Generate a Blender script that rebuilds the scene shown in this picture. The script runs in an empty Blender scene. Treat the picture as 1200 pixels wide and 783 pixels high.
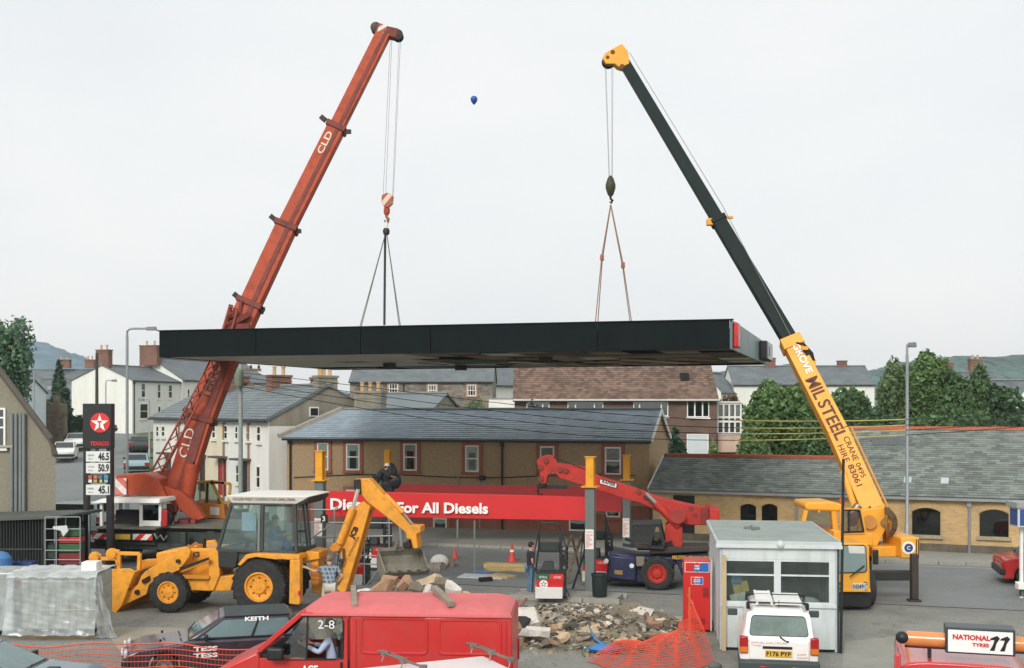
import bpy, bmesh, math, random
from mathutils import Vector as V, Matrix, Euler
random.seed(7)
R=math.radians
sc=bpy.context.scene; col=sc.collection
# ---------------------------------------------------------------- camera
F=1353.0; H=5.8                      # focal length in photo pixels, eye height
cam=bpy.data.cameras.new('camera'); co=bpy.data.objects.new('camera',cam); col.objects.link(co)
co.location=(0,0,H); co.rotation_euler=(R(90),0,0)
cam.sensor_width=36; cam.lens=F/1200*36; cam.shift_y=86.5/1200; cam.clip_start=.1; cam.clip_end=8000
sc.camera=co
# ---------------------------------------------------------------- overcast sky
w=bpy.data.worlds.new('World'); sc.world=w; w.use_nodes=True
nt=w.node_tree; nt.nodes.clear()
def N(t,ty,**k):
    n=t.nodes.new(ty)
    for a,b in k.items(): setattr(n,a,b)
    return n
SUN_EL,SUN_AZ=R(32),R(200)           # azimuth clockwise from +Y: behind and right of the camera
sky=N(nt,'ShaderNodeTexSky',sky_type='NISHITA',sun_disc=False,sun_elevation=SUN_EL,sun_rotation=SUN_AZ,dust_density=4)
tc=N(nt,'ShaderNodeTexCoord'); mp=N(nt,'ShaderNodeMapping'); mp.inputs['Scale'].default_value=(1,1,2.6)
nz=N(nt,'ShaderNodeTexNoise'); nz.inputs['Scale'].default_value=2.2; nz.inputs['Detail'].default_value=5; nz.inputs['Roughness'].default_value=.55
rp=N(nt,'ShaderNodeValToRGB')
rp.color_ramp.elements[0].position=.3; rp.color_ramp.elements[0].color=(6.2,6.45,6.6,1)
rp.color_ramp.elements[1].position=.72; rp.color_ramp.elements[1].color=(7.1,7.12,7.0,1)
mx=N(nt,'ShaderNodeMix',data_type='RGBA'); mx.inputs[0].default_value=.94
bg=N(nt,'ShaderNodeBackground'); bg.inputs[1].default_value=.1; wo=N(nt,'ShaderNodeOutputWorld')
L=nt.links.new
L(tc.outputs['Generated'],mp.inputs[0]); L(mp.outputs[0],nz.inputs[0]); L(nz.outputs[0],rp.inputs[0])
L(sky.outputs[0],mx.inputs[6]); L(rp.outputs[0],mx.inputs[7]); L(mx.outputs[2],bg.inputs[0]); L(bg.outputs[0],wo.inputs[0])
sl=bpy.data.lights.new('sun','SUN'); so=bpy.data.objects.new('sun',sl); col.objects.link(so)
sl.energy=1.5; sl.angle=R(20); sl.color=(1,.96,.9)
sd=V((math.sin(SUN_AZ)*math.cos(SUN_EL),math.cos(SUN_AZ)*math.cos(SUN_EL),math.sin(SUN_EL)))
so.rotation_euler=sd.to_track_quat('Z','Y').to_euler(); so.location=(20,-30,60)
sc.view_settings.view_transform='Standard'; sc.view_settings.look='None'; sc.view_settings.exposure=.5; sc.view_settings.gamma=1
# ---------------------------------------------------------------- projection helpers (a pixel of the photo -> a point of the place)
def P(px,py,Y): return V(((px-600)*Y/F,Y,H-(py-478)*Y/F))
def G(px,py,z=0.):
    Y=F*(H-z)/(py-478); return V(((px-600)*Y/F,Y,z))
def gx(px,Y): return (px-600)*Y/F
def hit(T,px,py,y=0.):               # where the sight line meets the plane y=const of frame T, in T's own coordinates
    I=T.inverted(); o=I@V((0,0,H)); d=I.to_3x3()@V(((px-600)/F,1,-(py-478)/F))
    t=(y-o.y)/d.y; return o+d*t
def ter(y): return .05*max(0.,min(y,150)-55)
# ---------------------------------------------------------------- materials
MC={}
def lin(c): return tuple((x/255/12.92 if x/255<=.04045 else ((x/255+.055)/1.055)**2.4) for x in c)
def newmat(name):
    m=bpy.data.materials.new(name); m.use_nodes=True; t=m.node_tree
    b=t.nodes['Principled BSDF']; return m,t,b
def mul(c,k): return tuple(max(0,min(1,x*k)) for x in c)
def M(name,rgb,rough=.55,metal=0.,var=.14,vs=1.6,bump=0.,bs=25.,dirt=0.,dc=(70,62,50),streak=False,isl=0.,spec=.5,coat=0.):
    if name in MC: return MC[name]
    m,t,b=newmat(name); c=lin(rgb); l=t.links.new
    b.inputs['Roughness'].default_value=rough; b.inputs['Metallic'].default_value=metal
    b.inputs['Specular IOR Level'].default_value=spec; b.inputs['Coat Weight'].default_value=coat; b.inputs['Coat Roughness'].default_value=.08
    tc=N(t,'ShaderNodeTexCoord'); mp=N(t,'ShaderNodeMapping'); l(tc.outputs['Object'],mp.inputs[0])
    if streak: mp.inputs['Scale'].default_value=(1.6,1.6,.25)
    n=N(t,'ShaderNodeTexNoise'); n.inputs['Scale'].default_value=vs; n.inputs['Detail'].default_value=7; n.inputs['Roughness'].default_value=.65
    l(mp.outputs[0],n.inputs[0])
    r=N(t,'ShaderNodeValToRGB'); r.color_ramp.elements[0].position=.3; r.color_ramp.elements[1].position=.7
    r.color_ramp.elements[0].color=(*mul(c,1-var),1); r.color_ramp.elements[1].color=(*mul(c,1+var),1)
    l(n.outputs[0],r.inputs[0]); out=r.outputs[0]
    if isl:
        g=N(t,'ShaderNodeNewGeometry'); hs=N(t,'ShaderNodeHueSaturation'); mr=N(t,'ShaderNodeMapRange')
        mr.inputs[3].default_value=1-isl; mr.inputs[4].default_value=1+isl
        l(g.outputs['Random Per Island'],mr.inputs[0]); l(mr.outputs[0],hs.inputs['Value']); l(out,hs.inputs['Color']); out=hs.outputs[0]
    if dirt:
        n2=N(t,'ShaderNodeTexNoise'); n2.inputs['Scale'].default_value=vs*2.7; n2.inputs['Detail'].default_value=9; n2.inputs['Roughness'].default_value=.7
        l(mp.outputs[0],n2.inputs[0]); r2=N(t,'ShaderNodeValToRGB'); r2.color_ramp.elements[0].position=.48; r2.color_ramp.elements[1].position=.75
        r2.color_ramp.elements[0].color=(0,0,0,1); r2.color_ramp.elements[1].color=(dirt,dirt,dirt,1); l(n2.outputs[0],r2.inputs[0])
        x=N(t,'ShaderNodeMix',data_type='RGBA'); l(r2.outputs[0],x.inputs[0]); l(out,x.inputs[6]); x.inputs[7].default_value=(*lin(dc),1); out=x.outputs[2]
        rr=N(t,'ShaderNodeMapRange'); rr.inputs[3].default_value=rough; rr.inputs[4].default_value=min(1,rough+.3); l(r2.outputs[0],rr.inputs[0]); l(rr.outputs[0],b.inputs['Roughness'])
    l(out,b.inputs['Base Color'])
    if bump:
        n3=N(t,'ShaderNodeTexNoise'); n3.inputs['Scale'].default_value=bs; n3.inputs['Detail'].default_value=5; l(tc.outputs['Object'],n3.inputs[0])
        bp=N(t,'ShaderNodeBump'); bp.inputs['Strength'].default_value=bump; bp.inputs['Distance'].default_value=.03; l(n3.outputs[0],bp.inputs['Height']); l(bp.outputs[0],b.inputs['Normal'])
    MC[name]=m; return m
def Mbrick(name,c1,c2,mortar,bw=.225,bh=.075,ms=.012,rough=.85,var=.25,offset=.5,bump=.4):
    if name in MC: return MC[name]
    m,t,b=newmat(name); l=t.links.new; b.inputs['Roughness'].default_value=rough
    tc=N(t,'ShaderNodeTexCoord'); br=N(t,'ShaderNodeTexBrick'); br.offset=offset
    br.inputs['Color1'].default_value=(*lin(c1),1); br.inputs['Color2'].default_value=(*lin(c2),1); br.inputs['Mortar'].default_value=(*lin(mortar),1)
    br.inputs['Scale'].default_value=1; br.inputs['Brick Width'].default_value=bw; br.inputs['Row Height'].default_value=bh; br.inputs['Mortar Size'].default_value=ms; br.inputs['Bias'].default_value=0
    l(tc.outputs['UV'],br.inputs[0])
    n=N(t,'ShaderNodeTexNoise'); n.inputs['Scale'].default_value=.9; n.inputs['Detail'].default_value=8; l(tc.outputs['Object'],n.inputs[0])
    mr=N(t,'ShaderNodeMapRange'); mr.inputs[1].default_value=.3; mr.inputs[2].default_value=.7; mr.inputs[3].default_value=1-var; mr.inputs[4].default_value=1+var; l(n.outputs[0],mr.inputs[0])
    hs=N(t,'ShaderNodeHueSaturation'); l(mr.outputs[0],hs.inputs['Value']); l(br.outputs[0],hs.inputs['Color']); l(hs.outputs[0],b.inputs['Base Color'])
    bp=N(t,'ShaderNodeBump'); bp.inputs['Strength'].default_value=bump; bp.inputs['Distance'].default_value=.02; bp.invert=True; l(br.outputs['Fac'],bp.inputs['Height']); l(bp.outputs[0],b.inputs['Normal'])
    MC[name]=m; return m
def Mglass(name,tint=(.8,.86,.84),gloss=.12,rough=.03,film=0.,filmc=(190,196,196)):
    if name in MC: return MC[name]
    m=bpy.data.materials.new(name); m.use_nodes=True; t=m.node_tree; t.nodes.clear(); l=t.links.new
    tr=N(t,'ShaderNodeBsdfTransparent'); tr.inputs[0].default_value=(*tint,1); gl=N(t,'ShaderNodeBsdfGlossy'); gl.inputs['Roughness'].default_value=rough
    fr=N(t,'ShaderNodeFresnel'); fr.inputs[0].default_value=1.5; ad=N(t,'ShaderNodeMath',operation='ADD'); ad.inputs[1].default_value=gloss; l(fr.outputs[0],ad.inputs[0])
    ms=N(t,'ShaderNodeMixShader'); l(ad.outputs[0],ms.inputs[0]); l(tr.outputs[0],ms.inputs[1]); l(gl.outputs[0],ms.inputs[2]); last=ms
    if film:                                            # milky film, for dust, cloudy plastic and painted pale reflections
        df=N(t,'ShaderNodeBsdfDiffuse'); df.inputs[0].default_value=(*lin(filmc),1); m2=N(t,'ShaderNodeMixShader')
        tc=N(t,'ShaderNodeTexCoord'); n=N(t,'ShaderNodeTexNoise'); n.inputs['Scale'].default_value=2.5; n.inputs['Detail'].default_value=6; l(tc.outputs['Object'],n.inputs[0])
        mu=N(t,'ShaderNodeMath',operation='MULTIPLY'); mu.inputs[1].default_value=film*2; l(n.outputs[0],mu.inputs[0]); l(mu.outputs[0],m2.inputs[0]); l(ms.outputs[0],m2.inputs[1]); l(df.outputs[0],m2.inputs[2]); last=m2
    o=N(t,'ShaderNodeOutputMaterial'); l(last.outputs[0],o.inputs[0]); MC[name]=m; return m
def Mstripe(name,c1,c2,period=.3,ang=45.,rough=.5):     # diagonal hazard stripes
    if name in MC: return MC[name]
    m,t,b=newmat(name); l=t.links.new; b.inputs['Roughness'].default_value=rough
    tc=N(t,'ShaderNodeTexCoord'); mp=N(t,'ShaderNodeMapping'); mp.inputs['Rotation'].default_value=(0,0,R(ang)); l(tc.outputs['UV'],mp.inputs[0])
    sp=N(t,'ShaderNodeSeparateXYZ'); l(mp.outputs[0],sp.inputs[0]); dv=N(t,'ShaderNodeMath',operation='DIVIDE'); dv.inputs[1].default_value=period; l(sp.outputs[0],dv.inputs[0])
    fr=N(t,'ShaderNodeMath',operation='FRACT'); l(dv.outputs[0],fr.inputs[0]); gt=N(t,'ShaderNodeMath',operation='GREATER_THAN'); gt.inputs[1].default_value=.5; l(fr.outputs[0],gt.inputs[0])
    x=N(t,'ShaderNodeMix',data_type='RGBA'); x.inputs[6].default_value=(*lin(c1),1); x.inputs[7].default_value=(*lin(c2),1); l(gt.outputs[0],x.inputs[0])
    n=N(t,'ShaderNodeTexNoise'); n.inputs['Scale'].default_value=5; l(tc.outputs['Object'],n.inputs[0]); hs=N(t,'ShaderNodeHueSaturation'); mr=N(t,'ShaderNodeMapRange'); mr.inputs[3].default_value=.7; mr.inputs[4].default_value=1.2
    l(n.outputs[0],mr.inputs[0]); l(mr.outputs[0],hs.inputs['Value']); l(x.outputs[2],hs.inputs['Color']); l(hs.outputs[0],b.inputs['Base Color']); MC[name]=m; return m
# ---------------------------------------------------------------- mesh builder
class MB:
    def __init__(s): s.v=[]; s.f=[]
    def add(s,vs,fs):
        o=len(s.v); s.v+= [V(p) for p in vs]; s.f+=[tuple(i+o for i in f) for f in fs]; return s
    def hexa(s,p): return s.add(p,[(3,2,1,0),(4,5,6,7),(0,1,5,4),(1,2,6,5),(2,3,7,6),(3,0,4,7)])   # 4 bottom (ccw), 4 top
    def b(s,x0,x1,y0,y1,z0,z1):
        return s.hexa([(x0,y0,z0),(x1,y0,z0),(x1,y1,z0),(x0,y1,z0),(x0,y0,z1),(x1,y0,z1),(x1,y1,z1),(x0,y1,z1)])
    def box(s,c,d,rot=None):
        c=V(c); m=rot if rot is not None else Matrix.Identity(3); x,y,z=d[0]/2,d[1]/2,d[2]/2
        return s.hexa([c+m@V(q) for q in ((-x,-y,-z),(x,-y,-z),(x,y,-z),(-x,y,-z),(-x,-y,z),(x,-y,z),(x,y,z),(-x,y,z))])
    def bar(s,p0,p1,w,h,w1=None,h1=None,up=(0,0,1)):
        p0=V(p0);p1=V(p1); d=(p1-p0).normalized(); u=V(up)
        if abs(d.dot(u))>.98: u=V((0,1,0))
        a=d.cross(u).normalized(); c=a.cross(d).normalized(); w1=w if w1 is None else w1; h1=h if h1 is None else h1
        q=lambda p,ww,hh:[p-a*ww/2-c*hh/2,p+a*ww/2-c*hh/2,p+a*ww/2+c*hh/2,p-a*ww/2+c*hh/2]
        return s.hexa(q(p0,w,h)[::-1]+q(p1,w1,h1)[::-1])
    def tube(s,p0,p1,r,r1=None,n=10,cap=True):
        p0=V(p0);p1=V(p1); r1=r if r1 is None else r1; d=(p1-p0).normalized(); u=V((0,0,1)) if abs(d.z)<.95 else V((0,1,0))
        a=d.cross(u).normalized(); c=d.cross(a)
        vs=[p+(a*math.cos(6.28318*i/n)+c*math.sin(6.28318*i/n))*q for p,q in ((p0,r),(p1,r1)) for i in range(n)]
        fs=[(i,(i+1)%n,n+(i+1)%n,n+i) for i in range(n)]
        if cap: fs+=[tuple(range(n))[::-1],tuple(range(n,2*n))]
        return s.add(vs,fs)
    def path(s,pts,r,n=6):
        pts=[V(p) for p in pts]; vs=[]; k=len(pts)
        for i,p in enumerate(pts):
            d=(pts[min(i+1,k-1)]-pts[max(i-1,0)]).normalized(); u=V((0,0,1)) if abs(d.z)<.9 else V((0,1,0))
            a=d.cross(u).normalized(); c=d.cross(a); rr=r[i] if isinstance(r,(list,tuple)) else r
            vs+=[p+(a*math.cos(6.28318*j/n)+c*math.sin(6.28318*j/n))*rr for j in range(n)]
        fs=[(i*n+j,i*n+(j+1)%n,(i+1)*n+(j+1)%n,(i+1)*n+j) for i in range(k-1) for j in range(n)]
        fs+=[tuple(range(n))[::-1],tuple(range((k-1)*n,k*n))]
        return s.add(vs,fs)
    def lathe(s,prof,c,axis,n=24,cap=True):                       # prof: (radius, along axis)
        c=V(c); d=V(axis).normalized(); u=V((0,0,1)) if abs(d.z)<.9 else V((1,0,0)); a=d.cross(u).normalized(); e=d.cross(a); k=len(prof)
        vs=[c+d*t+(a*math.cos(6.28318*j/n)+e*math.sin(6.28318*j/n))*r for r,t in prof for j in range(n)]
        fs=[(i*n+j,i*n+(j+1)%n,(i+1)*n+(j+1)%n,(i+1)*n+j) for i in range(k-1) for j in range(n)]
        if cap: fs+=[tuple(range(n))[::-1],tuple(range((k-1)*n,k*n))]
        return s.add(vs,fs)
    def ext(s,pts,d):                                     # extrude a planar polygon by vector d
        pts=[V(p) for p in pts]; n=len(pts); d=V(d)
        return s.add(pts+[p+d for p in pts],[tuple(range(n))[::-1],tuple(range(n,2*n))]+[(i,(i+1)%n,n+(i+1)%n,n+i) for i in range(n)])
    def xz(s,pts,y0,y1): return s.ext([(p[0],y0,p[1]) for p in pts],(0,y1-y0,0))
    def ball(s,c,r,n=12,m=8):
        c=V(c); r=(r,r,r) if not isinstance(r,(tuple,list)) else r
        vs=[c+V((0,0,r[2]))]+[c+V((r[0]*math.sin(math.pi*i/m)*math.cos(6.28318*j/n),r[1]*math.sin(math.pi*i/m)*math.sin(6.28318*j/n),r[2]*math.cos(math.pi*i/m))) for i in range(1,m) for j in range(n)]+[c-V((0,0,r[2]))]
        fs=[(0,1+j,1+(j+1)%n) for j in range(n)]+[(1+i*n+j,1+(i+1)*n+j,1+(i+1)*n+(j+1)%n,1+i*n+(j+1)%n) for i in range(m-2) for j in range(n)]
        l=len(vs)-1; fs+=[(l,1+(m-2)*n+(j+1)%n,1+(m-2)*n+j) for j in range(n)]
        return s.add(vs,fs)
    def quad(s,*p): return s.add(p,[tuple(range(len(p)))])
def mv(mb,T): mb.v=[T@p for p in mb.v]; return mb
def WM(o):
    m=o.matrix_basis.copy()
    while o.parent: o=o.parent; m=o.matrix_basis@m
    return m
def mesh(name,mb,mat,smooth=35,T=None,fix=True):
    me=bpy.data.meshes.new(name); vs=mb.v if T is None else [T@p for p in mb.v]
    me.from_pydata([tuple(p) for p in vs],[],mb.f)
    if fix and len(mb.f)<60000:
        bm=bmesh.new(); bm.from_mesh(me); bmesh.ops.recalc_face_normals(bm,faces=bm.faces); bm.to_mesh(me); bm.free()
    uv=me.uv_layers.new(name='UVMap')
    for p in me.polygons:
        n=p.normal; u=V((0,0,1)).cross(n)
        if u.length<.05: u=V((1,0,0))
        u.normalize(); vv=n.cross(u)
        for li in p.loop_indices:
            q=vs[me.loops[li].vertex_index]; uv.data[li].uv=(q.dot(u),q.dot(vv))
    if smooth:
        me.polygons.foreach_set('use_smooth',[True]*len(me.polygons)); me.set_sharp_from_angle(angle=R(smooth))
    for m in (mat if isinstance(mat,(list,tuple)) else [mat]): me.materials.append(m)
    return me
def tag(o,label=None,cat=None,group=None,kind=None):
    for k,x in (('label',label),('category',cat),('group',group),('kind',kind)):
        if x: o[k]=x
    return o
def bev(o,wd,seg=2):
    b=o.modifiers.new('bevel','BEVEL'); b.width=wd; b.segments=seg; b.limit_method='ANGLE'; b.angle_limit=R(40); b.harden_normals=False
def part(name,mb,mat,parent,w=False,bevel=0,seg=2,smooth=35,kind=None,label=None):
    T=WM(parent).inverted() if w else None
    o=bpy.data.objects.new(name,mesh(name,mb,mat,smooth,T)); col.objects.link(o); o.parent=parent
    if bevel: bev(o,bevel,seg)
    return tag(o,label,kind=kind)
def parts(name,mb,mat,parent,**k):                        # one part for every connected piece of the mesh
    up=list(range(len(mb.v)))
    def fd(i):
        while up[i]!=i: up[i]=up[up[i]]; i=up[i]
        return i
    for f in mb.f:
        for i in f[1:]: up[fd(i)]=fd(f[0])
    g={}
    for f in mb.f: g.setdefault(fd(f[0]),[]).append(f)
    for fs in g.values():
        ix=sorted({i for f in fs for i in f}); mp={a:b for b,a in enumerate(ix)}; m=MB(); m.add([mb.v[i] for i in ix],[tuple(mp[i] for i in f) for f in fs]); o=part(name,m,mat,parent,**k)
    return o
def solo(name,mb,mat,label,cat,group=None,kind=None,bevel=0,seg=2,smooth=35,base=None):   # a thing that is one mesh
    if base is None:
        n=len(mb.v); base=V((sum(p.x for p in mb.v)/n,sum(p.y for p in mb.v)/n,min(p.z for p in mb.v)))
    T=Matrix.Translation(-V(base))
    o=bpy.data.objects.new(name,mesh(name,mb,mat,smooth,T)); o.location=base; col.objects.link(o)
    if bevel: bev(o,bevel,seg)
    return tag(o,label,cat,group,kind)
def struct(name,mb,mat,smooth=35,kind='structure'):
    o=bpy.data.objects.new(name,mesh(name,mb,mat,smooth)); col.objects.link(o); return tag(o,kind=kind)
def thing(name,label,cat,loc=(0,0,0),rz=0.,group=None):
    o=bpy.data.objects.new(name,None); o.empty_display_size=.3; col.objects.link(o); o.location=loc; o.rotation_euler=(0,0,rz)
    return tag(o,label,cat,group)
def share(name,o,parent,loc,rot=(0,0,0)):                # another piece with the same mesh
    c=o.copy(); c.name=name; col.objects.link(c); c.parent=parent; c.location=loc; c.rotation_euler=rot; return c
def dup(root,loc,rz,label):
    r=root.copy(); col.objects.link(r); r.location=loc; r.rotation_euler=(0,0,rz); r['label']=label
    for ch in root.children:
        c=ch.copy(); col.objects.link(c); c.parent=r
        for g in ch.children:
            d=g.copy(); col.objects.link(d); d.parent=c
    return r
def text(s,mat,parent,o,u,vv,width=None,height=None,bold=0.,name='lettering',ext=.006,align='LEFT',w=False,space=1.,shear=0.,sx=1.):
    """letters as a mesh: origin o, reading along u, upright along vv (in the parent's or, with w, world coordinates)"""
    c=bpy.data.curves.new(name,'FONT'); c.body=s; c.size=1; c.offset=bold; c.space_character=space; c.extrude=0; c.resolution_u=3; c.shear=shear; c.space_line=.85
    to=bpy.data.objects.new(name,c); col.objects.link(to); dg=bpy.context.evaluated_depsgraph_get(); dg.update()
    me=bpy.data.meshes.new_from_object(to.evaluated_get(dg)); bpy.data.objects.remove(to); bpy.data.curves.remove(c)
    xs=[v.co.x for v in me.vertices]; ys=[v.co.y for v in me.vertices]; x0,x1,y0,y1=min(xs),max(xs),min(ys),max(ys)
    ky=(height/(y1-y0)) if height else width/(x1-x0); kx=(width/(x1-x0)) if width else ky*sx
    u=V(u).normalized(); vv=V(vv).normalized(); n=u.cross(vv); o=V(o); off=0 if align=='LEFT' else (x1-x0)/2
    mb=MB(); vs=[o+u*((v.co.x-x0-off)*kx)+vv*((v.co.y-y0)*ky)+n*ext for v in me.vertices]
    mb.add(vs,[tuple(p.vertices) for p in me.polygons]); bpy.data.meshes.remove(me)
    T=WM(parent).inverted() if w else None
    oo=bpy.data.objects.new(name,mesh(name,mb,mat,0,T,fix=False)); col.objects.link(oo); oo.parent=parent; return oo

def facetext(s,par,a,b,up,w_,f,off,hgt,wid,mat,bold=.02,rev=False):
    """letters on the camera side of a bar from a to b: f metres along, off above its centre line"""
    a=V(a);b=V(b); d=(b-a).normalized(); n=d.cross(V(up)).normalized(); n=n if n.y<0 else -n; vv=n.cross(d); u=d
    if rev: u,vv=-d,-vv
    o=a+d*f+n*(w_/2+.006)+vv*off
    return text(s,mat,par,o,u,n.cross(u),height=hgt,width=wid,bold=bold,w=True)
# ================================================================= palette
asph=M('asphalt',(134,135,128),.9,var=.2,vs=.35,bump=.5,bs=18,dirt=.55,dc=(100,99,92))
roadm=M('road_asphalt',(122,127,126),.85,var=.12,vs=.2,bump=.3,bs=22,dirt=.35,dc=(100,104,102))
pavem=M('pavement_tarmac',(150,150,142),.9,var=.12,vs=.6,bump=.3,bs=20,dirt=.3,dc=(110,108,100))
kerbm=M('kerb_concrete',(150,148,140),.9,var=.12,vs=3,bump=.2,dirt=.3,isl=.1)
earth=M('bare_ground',(120,112,92),.95,var=.25,vs=.5,bump=.6,bs=9)
grassm=M('rough_grass',(88,100,62),.95,var=.3,vs=.2,bump=.5,bs=6)
slate=M('slate_grey',(112,122,126),.62,var=.13,vs=.5,isl=.16,dirt=.3,dc=(128,132,124),bump=.15)
slateB=M('slate_blue',(150,164,174),.6,var=.12,vs=.4,isl=.12,dirt=.2,dc=(112,120,120),bump=.15)
slateR=M('slate_weathered',(120,128,122),.75,var=.16,vs=.45,isl=.32,dirt=.45,dc=(108,116,106),bump=.2)
tileB=M('brown_roof_tile',(112,90,78),.85,var=.25,vs=.5,isl=.4,dirt=.4,dc=(134,122,108),bump=.2)
ridgeR=M('red_ridge_tile',(172,88,62),.85,var=.2,vs=2,isl=.2,dirt=.4,dc=(110,80,64))
slateflat=Mbrick('slate_far',(112,120,122),(98,107,112),(78,84,88),.5,.22,.015,.6,.18)
brickY=Mbrick('yellow_brick',(206,174,120),(186,150,100),(186,170,138),.23,.078,.012,.88,.16)
brickR=Mbrick('brown_brick',(112,80,68),(96,68,60),(120,108,98),.23,.078,.012,.88,.18)
brickO=Mbrick('red_brick',(128,82,68),(112,70,58),(140,122,108),.23,.078,.012,.88,.2)
stoneW=Mbrick('rubble_stone',(150,140,128),(104,96,88),(132,126,116),.42,.26,.03,.9,.3,.43,.8)
stoneB=Mbrick('brown_rubble_stone',(118,104,86),(92,82,68),(96,90,78),.4,.24,.03,.9,.3,.4,.8)
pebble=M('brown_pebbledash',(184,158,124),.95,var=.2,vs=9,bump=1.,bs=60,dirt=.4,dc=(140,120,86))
pebbleG=M('grey_pebbledash',(150,144,128),.95,var=.18,vs=10,bump=1.,bs=60,dirt=.35,dc=(124,118,104))
rendW=M('white_render',(232,232,226),.8,var=.06,vs=.8,dirt=.25,dc=(180,180,170),streak=True)
rendC=M('cream_render',(224,214,188),.8,var=.08,vs=.7,dirt=.25,dc=(170,162,140),streak=True)
rendG=M('grey_cement_render',(146,142,128),.9,var=.2,vs=.9,bump=.3,dirt=.5,dc=(106,102,90),streak=True)
plinth=M('red_brown_paint',(150,98,80),.8,var=.15,vs=1,dirt=.4,dc=(96,66,54),streak=True)
surr=M('red_brown_surround',(158,96,78),.8,var=.12,vs=3)
whiteP=M('white_paint',(236,236,230),.45,var=.04,vs=3,dirt=.15,dc=(180,178,168))
blackP=M('black_paint',(26,28,30),.45,var=.2,vs=2,dirt=.15,dc=(70,70,66))
pane=Mglass('window_glass',(.8,.86,.85),.07)
darkin=M('dark_interior',(34,37,38),.9,var=.3,vs=2)
curtain=M('net_curtain',(236,240,242),.9,var=.08,vs=9)
steelG=M('galvanised_steel',(150,156,158),.5,.4,var=.1,vs=3)
greyP=M('grey_column_paint',(106,114,112),.55,var=.1,vs=2,dirt=.3,dc=(130,128,120),streak=True)
yelS=M('yellow_primer_steel',(226,160,34),.6,var=.1,vs=3,dirt=.3,dc=(150,104,40))
rubber=M('tyre_rubber',(40,41,42),.85,var=.25,vs=3,bump=.2,dirt=.4,dc=(96,90,80))
jy=M('digger_yellow',(234,158,42),.5,var=.12,vs=1.4,dirt=.75,dc=(140,102,56),coat=.2)
jdark=M('digger_cab_grey',(58,66,64),.5,var=.12,vs=2,dirt=.25,dc=(100,100,92))
cranO=M('orange_crane_paint',(178,74,42),.55,var=.16,vs=.9,dirt=.65,dc=(116,52,38),spec=.35)
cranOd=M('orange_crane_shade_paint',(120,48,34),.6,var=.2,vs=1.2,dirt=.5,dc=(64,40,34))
cranY=M('yellow_crane_paint',(240,170,50),.45,var=.07,vs=.9,dirt=.35,dc=(190,130,50),coat=.15)
boomB=M('dark_green_boom_paint',(24,36,33),.6,var=.25,vs=.7,dirt=.25,dc=(52,66,62),spec=.2)
rapR=M('red_crane_paint',(184,52,42),.55,var=.16,vs=1,dirt=.65,dc=(104,42,38),spec=.35)
navy=M('navy_crane_paint',(30,38,74),.45,var=.15,vs=1.2,dirt=.35,dc=(74,76,84),coat=.1)
greasy=M('greasy_metal',(52,46,42),.5,.5,var=.35,vs=4)
steel=M('bare_steel',(150,148,140),.45,.8,var=.2,vs=4)
cable=M('wire_rope',(120,122,122),.6,.3,var=.1)
redS=M('red_sign',(206,38,40),.45,var=.05,vs=1,dirt=.15,dc=(150,34,36))
redD=M('red_sign_back',(172,38,42),.55,var=.08,vs=1,dirt=.2,dc=(130,40,40))
whiteT=M('white_lettering',(240,240,238),.5,var=.02)
blackT=M('black_lettering',(18,18,20),.5,var=.05)
concr=M('concrete',(166,162,150),.92,var=.16,vs=1.6,bump=.5,bs=14,dirt=.4,dc=(120,116,104))
plank=M('pale_timber',(196,172,128),.8,var=.2,vs=2.5,dirt=.35,dc=(140,116,84),streak=True)
timber=M('weathered_timber',(128,112,92),.85,var=.25,vs=4,bump=.3)
skin=M('skin',(196,146,118),.6,var=.06,vs=8)
hair=M('dark_brown_hair',(44,34,28),.8,var=.3,vs=20)
chrome=M('chrome',(190,194,196),.2,.9,var=.05)
carglass=M('car_glass',(36,44,46),.06,var=.15,vs=.8,spec=.8)
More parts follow.
